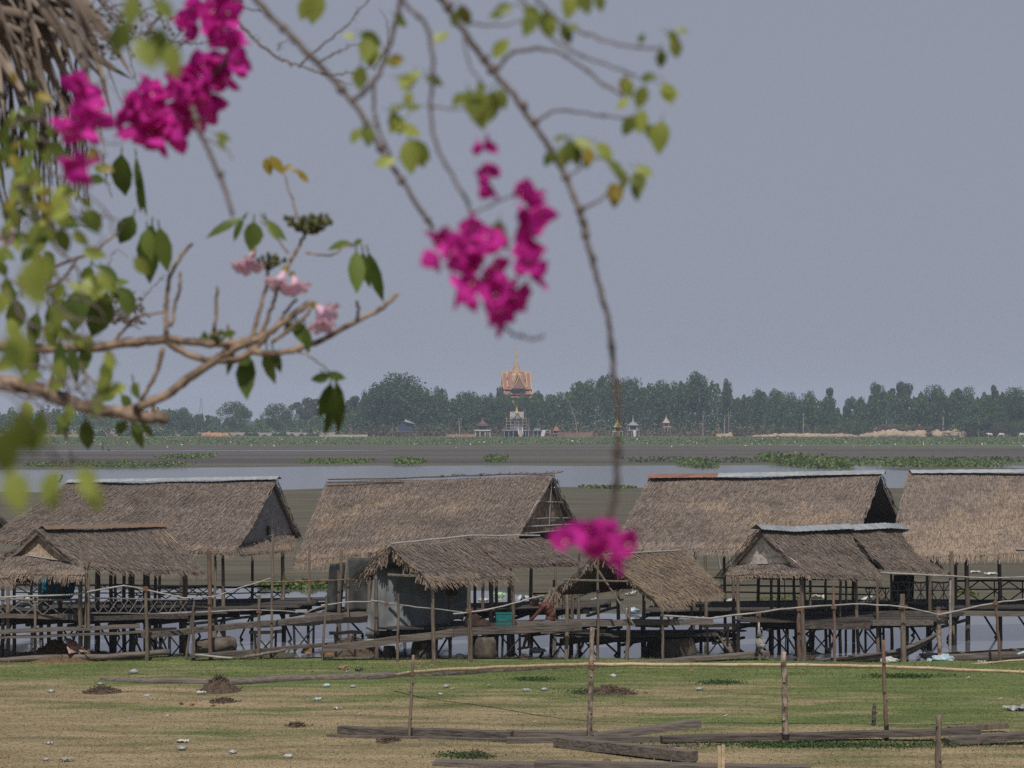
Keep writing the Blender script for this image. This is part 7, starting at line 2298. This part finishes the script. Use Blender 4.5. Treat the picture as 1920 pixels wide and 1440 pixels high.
# --- pink trumpet tree branch
DT = 4.4
tt = thing('trumpet_tree', 'pale pink trumpet tree with thick tan forked branches and long drooping leaves, at left', 'tree', (-2.4, 4.6, bank_z(4.6)))
m = MB()
m.tube(smooth_line([(-2.4, 4.6, bank_z(4.6)), (-2.35, 4.6, 3), (-2.2, 4.55, 5.5), (-1.7, 4.5, 6.9), P(-420, 690, 4.4), P(-120, 705, 4.4), P(-30, 716, 4.4)], 5, .01), [.10, .019], 9)
obj('trunk', m, TBARK, tt, True)
TB = [([(-40, 714), (60, 728), (150, 760), (232, 775), (275, 782), (316, 786)], 17, 12), ([(225, 776), (300, 747), (352, 711), (412, 671), (456, 646), (502, 628)], 11, 9),
      ([(-60, 640), (42, 653), (152, 652), (242, 644), (312, 636)], 11, 10), ([(312, 636), (392, 645), (442, 643), (502, 626), (542, 596), (582, 566)], 9, 6), ([(312, 640), (362, 668), (422, 677), (462, 664), (500, 630)], 8, 7),
      ([(470, 660), (520, 662), (592, 642), (662, 606), (712, 580), (747, 550)], 8, 4.5), ([(668, 604), (672, 585), (669, 564)], 4, 3), ([(312, 636), (311, 590), (313, 558), (320, 516), (340, 480), (361, 456)], 6, 3.5), ([(320, 614), (330, 570), (337, 540), (338, 510)], 4.5, 3),
      ([(403, 640), (404, 590), (407, 536)], 4.5, 3), ([(436, 640), (430, 622), (426, 608)], 4, 3), ([(306, 652), (290, 705), (264, 752)], 5.5, 4), ([(300, 745), (285, 765), (300, 775)], 5, 4),
      ([(470, 640), (486, 585), (500, 535), (503, 508)], 5.5, 3.5), ([(484, 632), (505, 590), (516, 555)], 5.5, 3.5), ([(505, 625), (540, 580), (556, 560)], 4, 3), ([(510, 640), (560, 606), (582, 580), (584, 572)], 4.5, 3.5), ([(545, 490), (560, 460), (575, 436)], 4.5, 3.5), ([(516, 555), (530, 520), (548, 485)], 4, 3.5),
      ([(565, 430), (548, 375), (532, 325)], 2.5, 1.6), ([(575, 475), (620, 478), (650, 462), (664, 462)], 2.4, 1.6), ([(540, 475), (515, 440), (488, 412)], 2.4, 1.6), ([(540, 655), (580, 668), (622, 702)], 2.2, 1.6), ([(100, 500), (170, 475), (225, 435)], 4, 2.5), ([(140, 660), (160, 700), (190, 725)], 3, 2), ([(60, 560), (120, 520), (150, 480)], 4, 3), ([(210, 650), (250, 600), (310, 585)], 3.5, 2.5)]
for pts, r0, r1 in TB:
    stem(tt, pts, DT, r0 * .88, r1 * .88, TBARK, 'branch', 0, 0, .0018)
TL = [  # compound leaves: leaflets (px, py, angle, length, width)
 [(455, 408, 205, 78, 22), (458, 410, 238, 52, 16), (476, 415, 265, 56, 40), (496, 412, 318, 58, 20), (500, 412, 300, 50, 18)],
 [(662, 458, 185, 50, 22), (664, 458, 30, 18, 12), (668, 470, 272, 84, 34), (690, 472, 286, 100, 26), (680, 472, 278, 70, 22)],
 [(228, 288, 268, 84, 44), (255, 292, 276, 112, 18), (262, 330, 270, 70, 16)], [(250, 404, 242, 62, 40), (285, 420, 262, 112, 52), (298, 425, 280, 88, 34), (276, 428, 275, 60, 30)],
 [(464, 664, 270, 88, 40), (500, 654, 272, 76, 30), (512, 655, 290, 48, 18), (440, 660, 250, 46, 14)],
 [(618, 706, 190, 36, 20), (610, 700, 345, 42, 18), (620, 718, 255, 76, 32), (632, 716, 275, 104, 26), (628, 724, 262, 100, 24)],
 [(556, 600, 285, 46, 26), (572, 612, 278, 52, 20), (548, 604, 240, 30, 16)], [(150, 540, 262, 84, 54), (200, 548, 250, 100, 52), (172, 545, 275, 70, 40), (140, 560, 235, 60, 36)],
 [(215, 540, 320, 56, 34), (228, 545, 290, 50, 26), (205, 535, 20, 40, 20)], [(165, 640, 262, 62, 26), (112, 640, 275, 90, 30), (130, 650, 285, 70, 22)], [(160, 786, 272, 64, 30), (248, 788, 290, 58, 22), (236, 790, 235, 30, 24), (262, 790, 310, 44, 14)],
 [(120, 560, 250, 60, 40), (90, 575, 285, 70, 34), (70, 585, 260, 66, 30)], [(205, 716, 235, 40, 26), (228, 740, 300, 34, 22), (250, 715, 285, 36, 16), (220, 738, 200, 36, 22)], [(180, 500, 330, 52, 28), (192, 505, 300, 56, 26), (170, 498, 250, 40, 26)],
 [(130, 780, 240, 44, 24), (110, 775, 290, 54, 22), (80, 770, 265, 60, 28)], [(60, 640, 275, 70, 26), (30, 560, 265, 70, 40), (10, 520, 285, 66, 30)], [(395, 632, 190, 24, 16), (418, 628, 10, 26, 16)],
]
for L in TL:
    for px, py, an, ll, ww in L:
        m = MB()
        leaf_at(m, px, py, DT + random.uniform(-.05, .05), an, ll, ww)
        m.tube([P(px, py, DT), P(px - math.cos(R(an)) * 10, py + math.sin(R(an)) * 10 - 4, DT)], 1.4 / F * DT, 4, .5)
        obj('leaf', m, TLEAF, tt, True)
for px, py, an, ll, ww in ((505, 292, 310, 44, 26), (498, 296, 285, 34, 20), (530, 322, 40, 24, 12), (545, 318, 345, 34, 12), (560, 326, 320, 26, 12), (72, 470, 270, 60, 24), (100, 560, 275, 60, 14), (98, 700, 268, 60, 14)):
    m = MB()
    leaf_at(m, px, py, DT, an, ll, ww)
    obj('yellow_leaf', m, YLEAF, tt, True)
def trumpet(px, py, an, s_):
    """funnel flower with five ruffled lobes"""
    c = P(px, py, DT)
    a_ = R(an)
    ax = Vector((math.cos(a_), -.5, math.sin(a_))).normalized()
    u_ = ax.orthogonal().normalized(); w_ = ax.cross(u_)
    L = s_ / F * DT
    m = MB()
    m.grid(lambda q, h: c + ax * L * (h * .9 if h < .75 else .675 + (h - .75) * .25) + (u_ * math.cos(q * 6.283) + w_ * math.sin(q * 6.283)) * L * (.09 + .20 * h + (1.0 * (h - .7) if h > .7 else 0)) * (1 + (.10 * math.sin(q * 31.4) + .08 * math.sin(q * 62 + 1)) * max(0, h - .5) * 2) + ax * L * .05 * math.sin(q * 44) * h * h, 40, 8, .6)
    f_ = obj('flower', m, PINKP, tt, True)
    m = MB(); m.tube([c - ax * L * .12, c + ax * L * .3], [L * .12, L * .13], 8); obj('calyx', m, YLEAF, f_, True)
trumpet(475, 470, 262, 44); trumpet(462, 485, 245, 34); trumpet(535, 505, 250, 50); trumpet(548, 515, 290, 44); trumpet(590, 572, 320, 50); trumpet(598, 585, 280, 44); trumpet(22, 420, 270, 44)
for px, py in ((500, 492), (585, 425), (562, 420), (600, 418), (405, 630)):
    m = MB()
    for k in range(16):
        q0 = P(px + random.gauss(0, 4), py + 14, DT)
        q1 = P(px + random.gauss(0, 15), py + random.gauss(-4, 7), DT + random.uniform(-.03, .03))
        m.tube([q0, q1], .0016, 4); m.blob(q1, (.0042, .0042, .006), .2, 4, None, 6, 4)
    obj('bud_cluster', m, BUDM, tt, True)

# --- dead palm leaves in the upper left corner
dp = thing('dead_palm', 'palm with a shaggy skirt of dead grey brown leaves in the upper left corner', 'palm', (-1.9, 6.2, bank_z(6.2)))
m = MB()
m.tube(wavy([(-1.9, 6.2, bank_z(6.2)), (-1.85, 6.2, 4), (-1.75, 6.2, 7), (-1.6, 6.2, 8.9)], 5, .02), [.16, .12], 10)
obj('trunk', m, TRUNKM, dp, True)
def strap(m, o, tip, w, sag, D, var=None):
    a_, b_ = P(o[0], o[1], D), P(tip[0], tip[1], D + random.uniform(-.5, .3))
    n = 9
    sd_ = Vector((random.uniform(-.3, .3), random.uniform(-.6, .6), 1)).normalized()
    d = (b_ - a_).normalized()
    sd_ = (sd_ - d * sd_.dot(d)).normalized()
    vs = []
    tw = random.uniform(-1.2, 1.2)
    for i in range(n + 1):
        q = i / n
        c = lerp(a_, b_, q) + Vector((0, 0, sag / F * D * 4 * q * (1 - q)))
        s2 = sd_ * math.cos(tw * q) + d.cross(sd_) * math.sin(tw * q)
        ww = w / F * D * (1 - q ** 2.2) * (.5 + .5 * min(1, q * 5))
        vs += [c - s2 * ww, c + d.cross(s2) * ww * .5, c + s2 * ww]
    fs = []
    for i in range(n):
        for k in (0, 1):
            fs.append((i * 3 + k, i * 3 + k + 1, i * 3 + k + 4, i * 3 + k + 3))
    m.add(vs, fs, var)
for k in range(16):
    m = MB()
    for j in range(9):
        an = random.uniform(-88, -8)
        ll = random.uniform(190, 330) * (1.0 if an < -30 else .75)
        o = (random.uniform(-130, 40), random.uniform(-130, 40))
        strap(m, o, (o[0] + math.cos(R(an)) * ll, o[1] - math.sin(R(an)) * ll), random.uniform(5, 17), random.uniform(10, 60), 5.8)
    obj('dead_leaf', m, DEADP, dp, True)
m = MB()
for o, tip, w, sg, v in (((90, -40), (252, 152), 17, 30, .55), ((110, -60), (215, 240), 11, 40, .75), ((60, -60), (245, 245), 12, 70, .85), ((130, 40), (200, 300), 9, 20, .5), ((30, -40), (185, 200), 16, 40, .8), ((40, -60), (100, 260), 12, 10, .6), ((80, 20), (250, 150), 12, -10, .1)):
    strap(m, o, tip, w, sg, 5.4, v)
obj('dead_leaf', m, DEADP, dp, True)
m = MB()
for k in range(60):
    x0 = random.uniform(-40, 150); y0 = random.uniform(80, 230)
    L = random.uniform(100, 260)
    m.tube(smooth_line([P(x0, y0, 5.9), P(x0 + random.uniform(-6, 18), y0 + L * .5, 5.9), P(x0 + random.uniform(-10, 30), y0 + L, 5.9)], 3, .004), [3.2 / F * 5.9, 1.2 / F * 5.9], 5)
obj('hanging_fibre', m, basic('dark_fibre', (.03, .022, .016), (.12, .09, .065), 9), dp)

# ------------------------------------------------------------------ air
m = MB()
m.box((0, 1500, 24), (9000, 3700, 54))
m.v = [(x, y, -2.0 if z < 20 else 52.0) for x, y, z in m.v]
hz = bpy.data.materials.new('air')
hz.use_nodes = True
nt = hz.node_tree
nt.nodes.remove(nt.nodes['Principled BSDF'])
pvn = nt.nodes.new('ShaderNodeVolumePrincipled')
pvn.inputs['Color'].default_value = (.66, .78, 1.0, 1)
pvn.inputs['Density'].default_value = 0.00018
pvn.inputs['Anisotropy'].default_value = 0.0
nt.links.new(pvn.outputs[0], nt.nodes['Material Output'].inputs['Volume'])
hzo = obj('haze', m, hz)
tag(hzo, 'thin bluish haze filling the air over the lake', 'haze', kind='stuff')

for o in bpy.data.objects:
    if '_o' in o:
        del o['_o']
